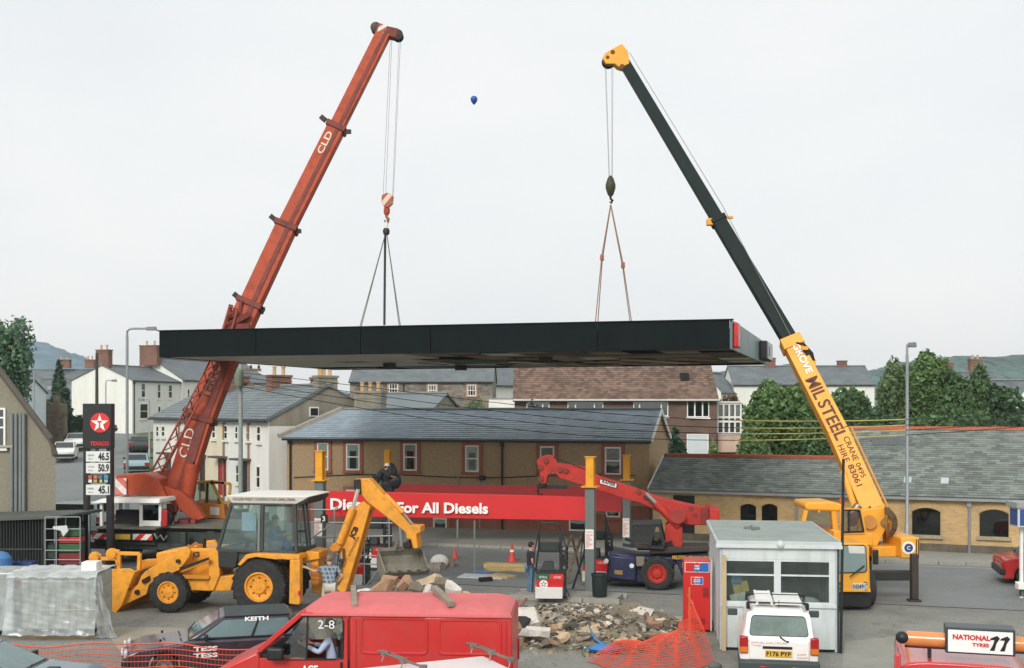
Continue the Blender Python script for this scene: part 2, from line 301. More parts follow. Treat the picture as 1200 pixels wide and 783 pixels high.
def cracks(m,sc,wd,dark):                               # sealed cracks and speckle in the surfacing
    t=m.node_tree; b=t.nodes['Principled BSDF']; src=b.inputs['Base Color'].links[0].from_socket; l=t.links.new
    tc=N(t,'ShaderNodeTexCoord'); nz=N(t,'ShaderNodeTexNoise'); nz.inputs['Scale'].default_value=sc*3; nz.inputs['Detail'].default_value=4; l(tc.outputs['Object'],nz.inputs[0])
    ad=N(t,'ShaderNodeMix',data_type='VECTOR'); ad.inputs[0].default_value=.12; l(tc.outputs['Object'],ad.inputs[4]); vm=N(t,'ShaderNodeVectorMath',operation='SCALE'); vm.inputs['Scale'].default_value=9; l(nz.outputs['Color'],vm.inputs[0]); va=N(t,'ShaderNodeVectorMath',operation='ADD'); l(tc.outputs['Object'],va.inputs[0]); l(vm.outputs[0],va.inputs[1])
    vo=N(t,'ShaderNodeTexVoronoi',feature='DISTANCE_TO_EDGE'); vo.inputs['Scale'].default_value=sc; l(va.outputs[0],vo.inputs['Vector'])
    mr=N(t,'ShaderNodeMapRange'); mr.inputs[1].default_value=0; mr.inputs[2].default_value=wd; mr.inputs[3].default_value=dark; mr.inputs[4].default_value=1; l(vo.outputs['Distance'],mr.inputs[0])
    sp=N(t,'ShaderNodeTexNoise'); sp.inputs['Scale'].default_value=26; sp.inputs['Detail'].default_value=3; l(tc.outputs['Object'],sp.inputs[0]); m2=N(t,'ShaderNodeMapRange'); m2.inputs[1].default_value=.35; m2.inputs[2].default_value=.65; m2.inputs[3].default_value=.82; m2.inputs[4].default_value=1.16; l(sp.outputs[0],m2.inputs[0])
    mu=N(t,'ShaderNodeMath',operation='MULTIPLY'); l(mr.outputs[0],mu.inputs[0]); l(m2.outputs[0],mu.inputs[1]); hs=N(t,'ShaderNodeHueSaturation'); l(mu.outputs[0],hs.inputs['Value']); l(src,hs.inputs['Color']); l(hs.outputs[0],b.inputs['Base Color'])
cracks(asph,.22,.012,.6); cracks(roadm,.16,.008,.7)
# ================================================================= the setting
def sheet(name,pts,z,mat,hfun=None,kind='structure'):
    mb=MB().quad(*[(p[0],p[1],z+(hfun(p[1]) if hfun else 0)) for p in pts]); return struct(name,mb,mat,0,kind)
# one ground sheet to the horizon, rising gently behind the road
mb=MB(); ys=[-60,0,20,40,55,60,70,80,90,100,115,130,150,200,400,900,1350]; xs=[-1150,-800,-200,-80,-40,-20,0,20,40,80,200,800,1150]
for y in ys:
    for x in xs: mb.v.append(V((x,y,ter(y)-.03)))
nx=len(xs)
for j in range(len(ys)-1):
    for i in range(nx-1): mb.f.append((j*nx+i,j*nx+i+1,(j+1)*nx+i+1,(j+1)*nx+i))
struct('ground',mb,grassm,0)
sheet('forecourt',[(-60,5),(45,5),(45,35.5),(-60,67)],-.012,asph)
E1=V((.958,-.287,0)); E2=V((.287,.958,0)); K0=V((-3.6,48.4,0))
def st(a,b,z=0.): return K0+E1*a+E2*b+V((0,0,z))       # street frame: a along the road, b away from it
struct('road',MB().quad(st(-40,-9.5,.004),st(50,-9.5,.004),st(50,0,.004),st(-40,0,.004)),roadm,0)
mb=MB(); hr=[((-25,56.5),(-14.2,56.5)),((-30,70.2),(-23.6,70.2)),((-35,85),(-27.3,85)),((-38.6,102),(-32.6,102)),((-42,115),(-37.2,115)),((-50,124),(-41,122))]
for a,b in hr: mb.v+=[V((*a,ter(a[1])+.01)),V((*b,ter(b[1])+.01))]
for i in range(len(hr)-1): mb.f.append((2*i,2*i+1,2*i+3,2*i+2))
struct('hill_road',mb,roadm,0)
# far pavement with its kerb stones, each a piece
pv=struct('pavement',MB().add([st(-16,.14,.12),st(48,.14,.12),st(48,12,.12),st(-10,12,.12)],[(0,1,2,3)]),pavem,0)
k0=None
for i in range(62):
    a=-16+i*.94
    if k0 is None:
        k0=part('kerb_stone',MB().box((0,0,.04),(.925,.14,.19)),kerbm,pv,bevel=.015); k0.location=st(a,.07); k0.rotation_euler=(0,0,math.atan2(-.287,.958))
    else: share('kerb_stone',k0,pv,st(a,.07)+V((0,0,random.uniform(-.008,.008))),(0,0,math.atan2(-.287,.958)))
# road lines
struct('road_marking',MB().quad(st(-14,-.55,.008),st(46,-.55,.008),st(46,-.45,.008),st(-14,-.45,.008)),M('worn_white_line',(170,172,168),.8,var=.15,vs=3,dirt=.8,dc=(126,130,128)),0)
mb=MB()
for a in range(-14,46,6): mb.quad(st(a,-4.3,.008),st(a+3,-4.3,.008),st(a+3,-4.2,.008),st(a,-4.2,.008))
struct('centre_line',mb,MC['worn_white_line'],0)
# patches of newer and older surfacing on the forecourt
pm=M('old_concrete_patch',(150,149,140),.92,var=.12,vs=.8,bump=.3,dirt=.4,dc=(118,116,108))
sheet('concrete_patch',[G(990,752)[:2],G(1050,745)[:2],G(1120,790)[:2],G(985,800)[:2]],-.006,pm)
sheet('asphalt_patch',[G(880,665)[:2],G(1010,660)[:2],G(1100,690)[:2],G(900,712)[:2]],-.006,M('dark_asphalt_patch',(112,114,110),.9,var=.15,vs=.5,bump=.4,dirt=.4,dc=(92,93,90)))
sheet('worn_patch',[G(120,735)[:2],G(420,735)[:2],G(600,765)[:2],G(160,790)[:2]],-.006,M('worn_asphalt',(160,153,136),.92,var=.2,vs=.4,bump=.4,dirt=.5,dc=(112,108,98)))
# far hills, blue distance haze mixed into their base colours
def hill(name,pts,Y,depth,rgb,tree=8,seed=1):
    random.seed(seed); mb=MB(); n=0; cols=[]
    for i in range(len(pts)-1):
        (x0,y0),(x1,y1)=pts[i],pts[i+1]; k=max(1,int(abs(x1-x0)/1.5))
        for j in range(k): t=j/k; cols.append((x0+(x1-x0)*t,y0+(y1-y0)*t))
    cols.append(pts[-1]); rows=10
    for c,(px,py) in enumerate(cols):
        zt=H-(py-478)*Y/F
        for r in range(rows+1):
            t=r/rows; z=ter(150)+(zt-ter(150))*math.sin(t*math.pi/2)+(random.uniform(-1,1)*tree if 0<r else 0)*.12*(.3+t); y=Y-depth*(1-t)
            mb.v.append(V((gx(px,Y)*(1-.12*(1-t)),y,z)))
        mb.v.append(V((gx(px,Y),Y+depth*.6,ter(150)))); 
    q=rows+2
    for c in range(len(cols)-1):
        for r in range(q-1): mb.f.append((c*q+r,(c+1)*q+r,(c+1)*q+r+1,c*q+r+1))
    return struct(name,mb,M(name+'_hazy_woodland',rgb,.95,var=.35,vs=.03,bump=1.,bs=.12),60)
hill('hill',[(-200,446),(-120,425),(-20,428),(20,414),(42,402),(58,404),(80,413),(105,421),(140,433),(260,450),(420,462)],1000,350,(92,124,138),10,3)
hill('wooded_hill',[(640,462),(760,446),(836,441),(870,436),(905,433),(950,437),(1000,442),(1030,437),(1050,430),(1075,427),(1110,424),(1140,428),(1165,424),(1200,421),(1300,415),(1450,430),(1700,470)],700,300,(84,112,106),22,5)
M('wheel_silver',(150,152,152),.35,.5,var=.1); M('tail_light_red',(170,30,34),.25); M('headlight_glass',(206,212,212),.12)
# ================================================================= buildings
def slates(A,B,C,D,row,wid,th=.012,lift=.012):
    """courses of overlapping slates over the roof plane A B (eaves) C D (ridge); each slate is its own island"""
    A,B,C,D=map(V,(A,B,C,D)); n=(B-A).cross(D-A).normalized(); mb=MB(); Ls=(D-A).length; k=max(2,int(Ls/row))
    for r in range(k):
        t0,t1=r/k,min(1,(r+1.04)/k); a0,b0,a1,b1=A.lerp(D,t0),B.lerp(C,t0),A.lerp(D,t1),B.lerp(C,t1); ln=(b0-a0).length; m=max(1,int(ln/wid)); off=.5 if r%2 else 0
        i=0
        while i<m+off:
            u0=max(0,(i-off)/m); u1=min(1,(i+1-off)/m); i+=1
            if u1-u0<.1/m: continue
            g=.004/ln; j=random.uniform(0,.006); sag=n*random.uniform(0,.006)
            p0,p1=a0.lerp(b0,u0+g),a0.lerp(b0,u1-g); p2,p3=a1.lerp(b1,u1-g),a1.lerp(b1,u0+g); q=n*(lift+th+j)+sag
            mb.add([p0+q,p1+q,p2+n*lift*.5,p3+n*lift*.5,p0+n*.001,p1+n*.001],[(0,1,2,3),(4,5,1,0)])
    return mb
def chimney(par,c,wx,wy,z0,z1,mat=None,pots=2,cap=True):
    x,y=c; mb=MB().b(x-wx/2,x+wx/2,y-wy/2,y+wy/2,z0,z1)
    if cap: mb.b(x-wx/2-.06,x+wx/2+.06,y-wy/2-.06,y+wy/2+.06,z1,z1+.12); mb.b(x-wx/2-.03,x+wx/2+.03,y-wy/2-.03,y+wy/2+.03,z1-.28,z1-.18)
    o=part('chimney',mb,mat or brickO,par)
    for i in range(pots):
        f=(i+.5)/pots-.5; px=x+f*wx*.9 if wx>=wy else x; py=y if wx>=wy else y+f*wy*.9
        part('chimney_pot',MB().lathe([(.13,0),(.1,.1),(.1,.42),(.13,.44),(.13,.5),(.09,.5),(.09,.3)],(px,py,z1+.1),(0,0,1),10),M('buff_clay_pot',(196,164,120),.85,var=.2,vs=3),o)
    return o
def window(par,T,x,z,wd,ht,sash=True,sur=None,y=0.,mullions=0,transom=None,frame=whiteP,cur=False,sill=True,name='window'):
    """x,z: lower left corner on the wall plane y (front looks towards -y)"""
    e=.07; mb=MB()
    for a in ((x,x+e,z,z+ht),(x+wd-e,x+wd,z,z+ht),(x+e,x+wd-e,z,z+e),(x+e,x+wd-e,z+ht-e,z+ht)): mb.b(a[0],a[1],y-.06,y-.001,a[2],a[3])
    if sash: mb.b(x+e,x+wd-e,y-.05,y-.003,z+ht*.5-.03,z+ht*.5+.03)
    if transom: mb.b(x+e,x+wd-e,y-.05,y-.003,z+ht*transom-.03,z+ht*transom+.03)
    for i in range(mullions):
        q=x+wd*(i+1)/(mullions+1); mb.b(q-.025,q+.025,y-.052,y-.002,z+e,z+ht-e)
    o=part(name,mb,frame,par)
    part('backing',MB().b(x+.02,x+wd-.02,y-.012,y-.004,z+.02,z+ht-.02),darkin,o)
    if cur:
        mb=MB(); n=10
        for sgn in (0,1):
            for i in range(n):
                f0,f1=i/n,(i+1)/n; 
                if cur=='drape' and .22<(f0+.05)<.78: hh=z+ht*.72
                else: hh=z+e
                if sgn==0: mb.b(x+e+(wd-2*e)*f0,x+e+(wd-2*e)*f1,y-.02-.006*(i%2),y-.014,hh if cur=='drape' else z+ht*.3+.06*abs(i-4.5)/4.5,z+ht-e)
        part('net_curtain',mb,curtain,o)
    part('pane',MB().b(x+e*.6,x+wd-e*.6,y-.036,y-.03,z+e*.6,z+ht-e*.6),pane,o)
    if sur:
        mb=MB(); s=.16
        mb.b(x-s,x-.002,y-.075,y-.001,z-.02,z+ht+s); mb.b(x+wd+.002,x+wd+s,y-.075,y-.001,z-.02,z+ht+s); mb.b(x-.002,x+wd+.002,y-.072,y-.001,z+ht+.002,z+ht+s-.003)
        part('surround',mb,sur,o)
    if sill: part('sill',MB().b(x-.18 if sur else x-.08,x+wd+(.18 if sur else .08),y-.13,y-.001,z-.13,z-.022),sur or frame,o)
    return o
def door(par,x,z,wd,ht,mat,y=0.,fr=whiteP):
    mb=MB().b(x-.08,x-.001,y-.06,y-.001,z,z+ht+.08).b(x+wd+.001,x+wd+.08,y-.06,y-.001,z,z+ht+.08).b(x-.001,x+wd+.001,y-.058,y-.001,z+ht,z+ht+.078)
    d=part('door',MB().b(x,x+wd,y-.03,y-.002,z,z+ht).b(x+.12,x+wd*.46,y-.042,y-.03,z+.2,z+ht*.45).b(x+wd*.54,x+wd-.12,y-.042,y-.03,z+.2,z+ht*.45).b(x+.12,x+wd-.12,y-.042,y-.03,z+ht*.53,z+ht-.15),mat,par)
    part('door_frame',mb,fr,d); return d
def frame2(p0,dirx,z0=0.):
    d=V((dirx[0],dirx[1],0)).normalized(); return Matrix.Translation(V((p0[0],p0[1],z0)))@Matrix.Rotation(math.atan2(d.y,d.x),4,'Z')
def house(name,label,p0,dirx,Ln,D,ez,rz,wall,roof,z0=0.,sl=None,over=.22,group=None,cat='house',sk=0.,gut=True,verge=.12,skL=0.):
    """p0 front-left corner on the ground, front along dirx, ez/rz eaves and ridge above z0; skL shifts the back of the left end"""
    T=frame2(p0,dirx,z0); t=thing(name,label,cat,T.translation,T.to_euler().z,group)
    pr=[(0,-.5),(D,-.5),(D,ez),(D/2,rz),(0,ez)]; mb=MB()
    l=[V((skL*p[0]/(D/2) if p[0] else 0,p[0],p[1])) for p in pr]; r=[V((Ln,p[0],p[1])) for p in pr]
    mb.add(l+r,[(0,1,2,3,4)[::-1],(5,6,7,8,9)]+[(i,(i+1)%5,5+(i+1)%5,5+i) for i in range(5)])
    part('wall',mb,wall,t)
    s=(rz-ez)/(D/2); th=.09; rf=MB()
    for a,b,za,zb in ((-over,D/2,ez-over*s,rz),(D+over,D/2,ez-over*s,rz)):
        xl=lambda y:(skL*y/(D/2) if y>0 else 0)-verge
        lo=[V((xl(min(a,D)) ,a,za+.012)),V((Ln+verge,a,za+.012)),V((Ln+verge,b,zb+.012)),V((xl(b),b,zb+.012))]
        up=[p+V((0,0,th)) for p in lo]; rf.hexa(lo+up) if a<b else rf.hexa(lo[::-1]+up[::-1])
    ro=part('roof',rf,roof,t)
    if sl:
        A=V((-verge,-over-.03,ez-over*s+.012+th-.03*s)); B=V((Ln+verge,A.y,A.z)); C=V((Ln+verge,D/2,rz+.012+th)); Dd=V((skL-verge,D/2,rz+.012+th))
        part('slate_courses',slates(A,B,C,Dd,*sl),roof,ro,smooth=0,kind='stuff')
    part('ridge',MB().bar((skL-verge,D/2,rz+.13),(Ln+verge,D/2,rz+.13),.26,.12),ridgeR if sk==1 else M('grey_ridge',(134,138,134),.8,var=.15,vs=2,dirt=.3),ro,bevel=.04)
    if gut:
        g=part('gutter',MB().bar((-verge,-over-.06,ez-over*s-.01),(Ln+verge,-over-.06,ez-over*s-.01),.11,.1),blackP if sk!=1 else steelG,t)
    return t,T
def pipe(par,x,z0,z1,y=-.08,r=.05,mat=blackP): return part('drainpipe',MB().tube((x,y,z0),(x,y,z1),r,n=8).b(x-.08,x+.08,y-.06,y+.06,z1-.22,z1),mat,par)
def row(t,T,rects,y=0.,**k):
    """windows given by their pixel rectangle on the wall"""
    for (x0,y0,x1,y1) in rects:
        a=hit(T,x0,y1,y); b=hit(T,x1,y0,y); window(t,T,a.x,a.z,b.x-a.x,b.z-a.z,y=y,**k)
# --- brown pebbledashed house across the road
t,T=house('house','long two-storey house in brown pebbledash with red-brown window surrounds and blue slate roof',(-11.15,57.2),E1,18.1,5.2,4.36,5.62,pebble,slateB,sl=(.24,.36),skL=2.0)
row(t,T,[(406,520,422,551),(473,520,489,551.5),(545.5,522,561.5,553)],sur=surr,cur='drape')
row(t,T,[(709,524,728,556)],sur=surr,cur='full'); row(t,T,[(633,523,650,555)],sur=surr)
row(t,T,[(372,519,385.5,551)],sur=surr,cur='drape')
row(t,T,[(508,592,524,624),(667,596,690,622),(710,592,727,606)],sur=surr,cur='full',y=-.052); row(t,T,[(406,574,420,604)],sur=surr,cur='full',y=-.052)
part('plinth',MB().b(.01,18.09,-.05,-.001,-.4,1.35),plinth,t)
pipe(t,hit(T,589,560).x,0,4.2); pipe(t,hit(T,341,560).x,0,4.2)
part('string_cable',MB().path([hit(T,px,558+2*math.sin(px/40))+V((0,-.04,0)) for px in range(345,760,20)],.022,5),blackP,t)
mb=MB()
for px in (566,452): 
    a=hit(T,px,560); mb.box((a.x,-.12,a.z),(.28,.2,.22))
part('floodlight',mb,blackP,t,bevel=.03)
for px0,px1 in ((537,545),(562,572)): 
    a=hit(T,px0,600); mb=MB().b(a.x,a.x+.06,-.09,-.052,0,2.6); part('conduit',mb,steelG,t)
# verge boards and end parapet strip
part('verge_board',MB().bar((18.24,-.2,4.3),(18.24,2.6,5.66),.05,.2).bar((18.24,2.6,5.66),(18.24,5.4,4.3),.05,.2),whiteP,t)
part('parapet',MB().bar((-.3,-.25,4.4),(1.75,2.55,5.74),.34,.22),concr,t)
chimney(t,(2.9,3.6),1.5,.7,4.9,6.55,rendG,3)
# --- yellow brick shed
sd_=V((.92,-.387,0)); t,T=house('brick_shed','low yellow brick stable range with a long weathered slate roof and arched dark windows',(6.12,50.2),sd_,7.7,4.8,2.3,3.54,brickY,slateR,sl=(.175,.33),sk=1,cat='shed',over=.18)
shedT,shed=T,t
Ln2=17.5; D2=9.6; e2,r2=2.3,4.78
mb=MB(); pr=[(.002,-.5),(D2,-.5),(D2,e2),(D2/2,r2),(.002,e2)]
l=[V((7.7,p[0],p[1])) for p in pr]; r=[V((7.7+Ln2,p[0],p[1])) for p in pr]; mb.add(l+r,[(0,1,2,3,4)[::-1],(5,6,7,8,9)]+[(i,(i+1)%5,5+(i+1)%5,5+i) for i in range(5)]); part('tall_range_wall',mb,brickY,t)
s=(r2-e2)/(D2/2); mb=MB(); lo=[V((7.62,-.18,e2-.18*s+.016)),V((7.7+Ln2,-.18,e2-.18*s+.016)),V((7.7+Ln2,D2/2,r2+.016)),V((7.62,D2/2,r2+.016))]
mb.hexa(lo+[p+V((0,0,.09)) for p in lo]); lo=[V((7.62,D2/2,r2+.016)),V((7.7+Ln2,D2/2,r2+.016)),V((7.7+Ln2,D2+.18,e2-.18*s)),V((7.62,D2+.18,e2-.18*s))]; mb.hexa(lo+[p+V((0,0,.09)) for p in lo])
rf=part('tall_range_roof',mb,slateR,t)
A=V((7.6,-.22,e2-.22*s+.106)); B=V((7.7+Ln2,A.y,A.z)); C=V((7.7+Ln2,D2/2,r2+.106)); Dd=V((7.6,D2/2,r2+.106))
part('slate_courses',slates(A,B,C,Dd,.175,.33),slateR,rf,smooth=0,kind='stuff')
rp_=None
for i in range(38):
    x=7.7+i*.46
    if rp_ is None: rp_=part('ridge_tile',MB().add([(0,-.16,-.08),(.45,-.16,-.08),(.45,0,.06),(0,0,.06),(.45,.16,-.08),(0,.16,-.08)],[(0,1,2,3),(3,2,4,5)]),ridgeR,rf); rp_.location=(x,D2/2,r2+.15)
    else: share('ridge_tile',rp_,rf,(x,D2/2,r2+.15+random.uniform(-.01,.01)))
for i in range(16): share('ridge_tile',rp_,rf,(i*.46,2.4,3.54+.15+random.uniform(-.01,.01)))
part('gutter',MB().bar((7.7,-.26,e2-.09),(7.7+Ln2,-.26,e2-.09),.11,.1),steelG,t)
for (px,py) in ((1059,563),(1103,560)):                                     # small roof lights
    a=hit(T,px,600); k=.78; z=e2+k*s+.14; mb=MB()
    c=V((a.x+.1,k,z)); up=V((0,math.cos(math.atan(s)),math.sin(math.atan(s)))); nn=V((0,-up.z,up.y))
    q=[c-V((.15,0,0))-up*.22,c+V((.15,0,0))-up*.22,c+V((.15,0,0))+up*.22,c-V((.15,0,0))+up*.22]; part('roof_light',MB().hexa([p-nn*.04 for p in q]+[p+nn*.05 for p in q]),M('dull_roof_glass',(176,190,190),.25,var=.1),rf)
def arch(px0,py0,px1,py1,rise,name='window',door_=False):
    a=hit(shedT,px0,py1); b=hit(shedT,px1,py0); x0,x1,z0,z1=a.x,b.x,a.z,b.z; n=8
    top=[(x1-(x1-x0)*i/n,z1-rise+rise*math.sin(math.pi*i/n)**.8) for i in range(n+1)]
    o=part(name,MB().xz([(x0,z0),(x1,z0)]+top,-.012,-.003),darkin,shed)
    ring=MB(); out=[(x1+.02-(x1-x0+.04)*i/n,z1-rise+.02+rise*math.sin(math.pi*i/n)**.8) for i in range(n+1)]
    for i in range(n):
        p,q=out[i],out[i+1]; ring.add([(p[0],-.05,p[1]),(q[0],-.05,q[1]),(q[0],-.05,q[1]+.26),(p[0],-.05,p[1]+.26),(p[0],0,p[1]),(q[0],0,q[1]),(q[0],0,q[1]+.26),(p[0],0,p[1]+.26)],[(0,1,2,3),(4,5,1,0),(2,3,7,6)])
    part('brick_arch',ring,M('arch_brick',(190,162,116),.9,var=.15,vs=12),o)
    mb=MB()
    for i in (1,2,3)[: (3 if x1-x0>.9 else 1)]:
        q=x0+(x1-x0)*i/((4 if x1-x0>.9 else 2)); mb.b(q-.02,q+.02,-.03,-.013,z0,z1-rise*.3)
    mb.b(x0,x1,-.028,-.013,(z0+z1)/2-.02,(z0+z1)/2+.02); part('glazing_bar',mb,M('dark_frame_paint',(48,52,52),.6),o)
    part('pane',MB().xz([(x0,z0),(x1,z0)]+top,-.05,-.045),Mglass('dusty_glass',(.6,.66,.64),.03,film=.04,filmc=(90,94,90)),o)
    part('sill',MB().b(x0-.1,x1+.1,-.14,-.001,z0-.14,z0-.003),M('stone_sill',(168,156,128),.9,var=.15,dirt=.3),o)
arch(868,591,886,612,.12); arch(893,591,911,612,.12); arch(1069,596,1102,626,.16); arch(1148,598,1182,628,.16); arch(1236,602,1272,632,.16)
a=hit(T,789,622); b=hit(T,814,581); part('doorway',MB().b(a.x,b.x,-.012,-.003,0,b.z),darkin,t)
for px in (934,1136): pipe(t,hit(T,px,600).x,0.1,2.15,mat=steelG)
part('plinth',MB().b(0.02,25.1,-.06,-.004,-.4,.42),M('damp_stone_plinth',(104,98,86),.95,var=.3,vs=2,bump=.5,dirt=.4),t)
part('verge_board',MB().bar((-.16,-.2,2.28),(-.16,2.4,3.6),.05,.14),whiteP,t)
mb=MB()                                                                     # newer darker slates let into the roof
def roofpt(x,k,off=.152): return V((x,k,e2+k*s+off))
for (px,py,nr,nc) in ((1024,516,4,5),(1018,546,1,3)):
    k=(3.4 if nr>1 else 2.35); x0=hit(T,px,560,k).x
    for r in range(nr):
        for c in range(nc-(r%2)):
            o_=roofpt(x0+c*.34-(.1*r),k+r*.16); mb.add([o_,o_+V((.31,0,0)),o_+V((.31,.16,.16*s)),o_+V((0,.16,.16*s))],[(0,1,2,3)])
parts('replaced_slate',mb,M('slate_dark',(88,94,96),.6,isl=.2),rf,smooth=0)
# --- white terrace running away up the hill
tp=V((-12.13,57.6,0)); td=V((-.6,.8,0)); far=tp+td*16.4
t,T=house('terraced_house','row of white rendered cottages running uphill, slate roof and red front door',(far.x,far.y),-td,16.4,6.6,5.24,6.9,rendW,slate,sl=(.3,.45),z0=0)
row(t,T,[(183.5,499,187,512),(190,499,194,512),(249,498,253.5,514),(263,498,267.5,515),(276,499,280,515),(289,498,294,516),(301.5,499,306.5,518),(240,498,243.5,513),(301,546,306,572),(277,545,281,566),(206,500,209,512)],sash=True,sill=True)
for (x0,y0,x1,y1,c) in ((234,538,240,575,(70,40,36)),(257.5,540,264.5,580,(170,30,36)),(283,543,292,590,(24,24,26)),(196,535,200,556,(60,60,70))):
    a=hit(T,x0,y1); b=hit(T,x1,y0); door(t,a.x,max(.2,a.z),b.x-a.x,b.z-max(.2,a.z),M('door_paint_%d_%d'%(c[0],c[1]),c,.5),fr=M('door_surround_%d'%c[0],(120,60,56) if c[0]>100 else (90,80,74),.7))
    part('door_canopy',MB().b(a.x-.25,b.x+.25,-.6,-.001,b.z+.14,b.z+.24),M('canopy_grey',(90,84,80),.8),t)
for x in (4.4,7.6,10.9,14.1): pipe(t,x,.3,5.0,mat=M('terracotta_pipe',(150,120,100),.7))
part('cream_front',MB().b(7.65,10.85,-.012,-.002,0,5.1),rendC,t)
part('gable_render',MB().ext([(16.402,0.02,4.9),(16.402,6.58,4.9),(16.402,6.58,5.2),(16.402,3.3,6.86),(16.402,.02,5.2)],(.012,0,0)),rendG,t)
g=hit(T,371,472); wn=part('window',MB().b(16.42,16.46,2.2,2.75,5.35,5.85),whiteP,t); part('pane',MB().b(16.47,16.48,2.27,2.68,5.42,5.78),darkin,wn)
chimney(t,(10.6,3.3),.7,1.2,6.3,7.5); chimney(t,(16.1,3.3),.6,1.1,6.5,7.35,rendG); chimney(t,(4.8,3.3),.75,1.4,6.3,7.6); chimney(t,(13.2,4.6),1.1,.8,6.0,7.35)
# lower wing behind the terrace
house('house','small grey rendered cottage with low slate roof wedged behind the terrace',(-9.9,66),(.95,-.3),5.4,6,5.0,6.15,rendG,slate,z0=.4,group=None)[0]
# --- white houses up the hill
gd=(.3,.95)
t,T=house('house','white gabled house at the top of the hill road, brick chimney on its near gable',(-38.8,118),gd,9.5,7.4,5.45,7.0,rendW,slateflat,z0=ter(118),over=.15)
row(t,T,[(165,449,170,466),(184,450,188,467),(197,451,201.5,467),(163.5,473,173,491)],sash=True)
row(t,T,[(184.5,476,188,492)]); pipe(t,.25,0,5.3)
chimney(t,(.4,3.7),.7,1.5,6.6,8.55)
t,T=house('house','white house with the higher slate roof beyond the gabled house, broad brick chimney',(gx(214,126),126),gd,20,8,5.3,7.7,rendW,slateflat,z0=ter(126),over=.15)
chimney(t,(-.2,3.9),1.0,2.2,6.9,9.0,brickO,2)
row(t,T,[(219,456,222,468),(228,456,231,468)])
t,T=house('house','slate-roofed terrace far left below the blue hill, brick chimneys on its ridge',(gx(14,150),150),(1,.05),10,11,3.0,6.6,rendG,slateflat,z0=ter(150)-.5)
chimney(t,(5.2,4.5),1.6,.8,6.9,7.9); chimney(t,(8.6,4.5),1.2,.8,6.9,7.9)

t,T=house('house','low white walled outbuilding with a slate roof below the far left terrace',(gx(40,135),135),(1,.1),5.6,6,3.3,5.6,rendW,slateflat,z0=ter(135)-.4)
part('roof_light',MB().b(1.2,2.3,1.0,1.5,4.3,4.75),steelG,t)
t,T=house('house','small white cottage tucked behind the grey gable at far left',(gx(-8,92),92),(1,0),2.2,5,4.6,5.6,M('pale_blue_render',(206,216,220),.8,var=.06),slateflat,z0=ter(92)+.6)
row(t,T,[(19,447,26,460)],sash=True); chimney(t,(.6,2.5),.7,.6,5.5,8.6)
# ruined stone wall with a stub of chimney
mb=MB(); a=gx(38,98); b=gx(76,98)
mb.xz([(a,1.8),(b,1.8),(b,6.1),(b-.5,6.2),(b-.6,6.9),(b-1.0,6.9),(b-1.0,6.1),(a+.8,6.5),(a,4.9)],98,98.6); solo('stone_wall',mb,stoneB,'ruined brown stone wall beside the conifer on the left','wall',base=(a,98,0))
# --- grey gable, far left
p=V((-16.6,42,0)); 
pts=[(-16.6,-.3),(-16.6,4.05),(-16.75,4.62),(-18.6,7.1),(-20.3,9.3),(-26,3.2),(-26,-.3)]
t=thing('house','grey pebbledashed gable end with sloping verge at the left edge','house',(-16.6,42,0))
part('wall',MB().ext([V((x,42,z)) for x,z in pts],V((-4.5,8,0))),pebbleG,t,w=True)
part('coping',MB().path([V((x,41.93,z+.05)) for x,z in pts[1:6]],.12,6),M('dark_verge',(96,92,84),.9,dirt=.3),t,w=True)
T2=Matrix.Translation((-16.6,42,0))
row(t,T2,[(-14,478,7,524)],sash=True,mullions=1,transom=.75)
for px in (14,19,24,28): part('drainpipe',MB().tube((gx(px,41.9),41.88,.2),(gx(px,41.9),41.88,5.6),.06,n=8),M('grey_pipe',(126,132,132),.7),t,w=True)
part('ledge',MB().b(-20,-18.1,41.82,41.99,4.36,4.44),concr,t,w=True)
# --- stone terrace behind
t,T=house('house','long rubble stone building with small white windows under a blue slate roof',(gx(410,110),110),(1,-.03),13.6,8,5.75,8.0,stoneW,slateflat,z0=ter(110)-.2,over=.15)
row(t,T,[(456,449.5,466,462),(502,451,511.5,464),(548,451,557.5,464)],sash=True,mullions=2,sur=M('pink_brick_surround',(184,150,130),.85))
row(t,T,[(457,473,465,478),(501,473,511,478)],sash=True,mullions=2); pipe(t,hit(T,473,460).x,0,5.6)
t,T=house('house','white rendered house end between the stone building and the brown tiled house',(gx(577,120),120),(.5,.85),9,6.5,5.0,7.4,rendW,slateflat,z0=ter(120))
t,T=house('house','pale lean-to outbuilding below the white house end, half hidden by the brown roof',(gx(574,96),96),(1,0),3.4,5,3.3,4.4,rendC,M('pale_felt_roof',(206,206,196),.8),z0=ter(96))
# --- brown tiled house
t,T=house('house','big house with a mottled brown tiled roof and wide white windows behind the slate roof',(gx(603,84.5),84.5),(.999,-.02),14.75,9,4.85,8.0,brickR,tileB,z0=ter(84)+.2,sl=(.28,.34),over=.3)
part('fascia_board',MB().b(-.1,14.9,-.34,-.3,4.6,4.78),whiteP,t)
def triple(px0,py0,px1,py1,f): 
    a=hit(T,px0,py1); b=hit(T,px1,py0); w_=window(t,T,a.x,a.z,b.x-a.x,b.z-a.z,sash=False,sill=True)
    mb=MB(); 
    for q in f: mb.b(a.x+(b.x-a.x)*q-.05,a.x+(b.x-a.x)*q+.05,-.065,-.002,a.z,b.z)
    part('mullion',mb,whiteP,w_)
triple(617,467,644,492,(.35,.7)); triple(665,468,707,482,(.22,.75)); triple(742,469,783,488,(.18,.8)); triple(805,470,831,489,(.35,.7))
a=hit(T,806,532); b=hit(T,829,510); door(t,a.x,a.z,b.x-a.x,b.z-a.z,M('pale_garage_door',(206,214,220),.5,var=.05))
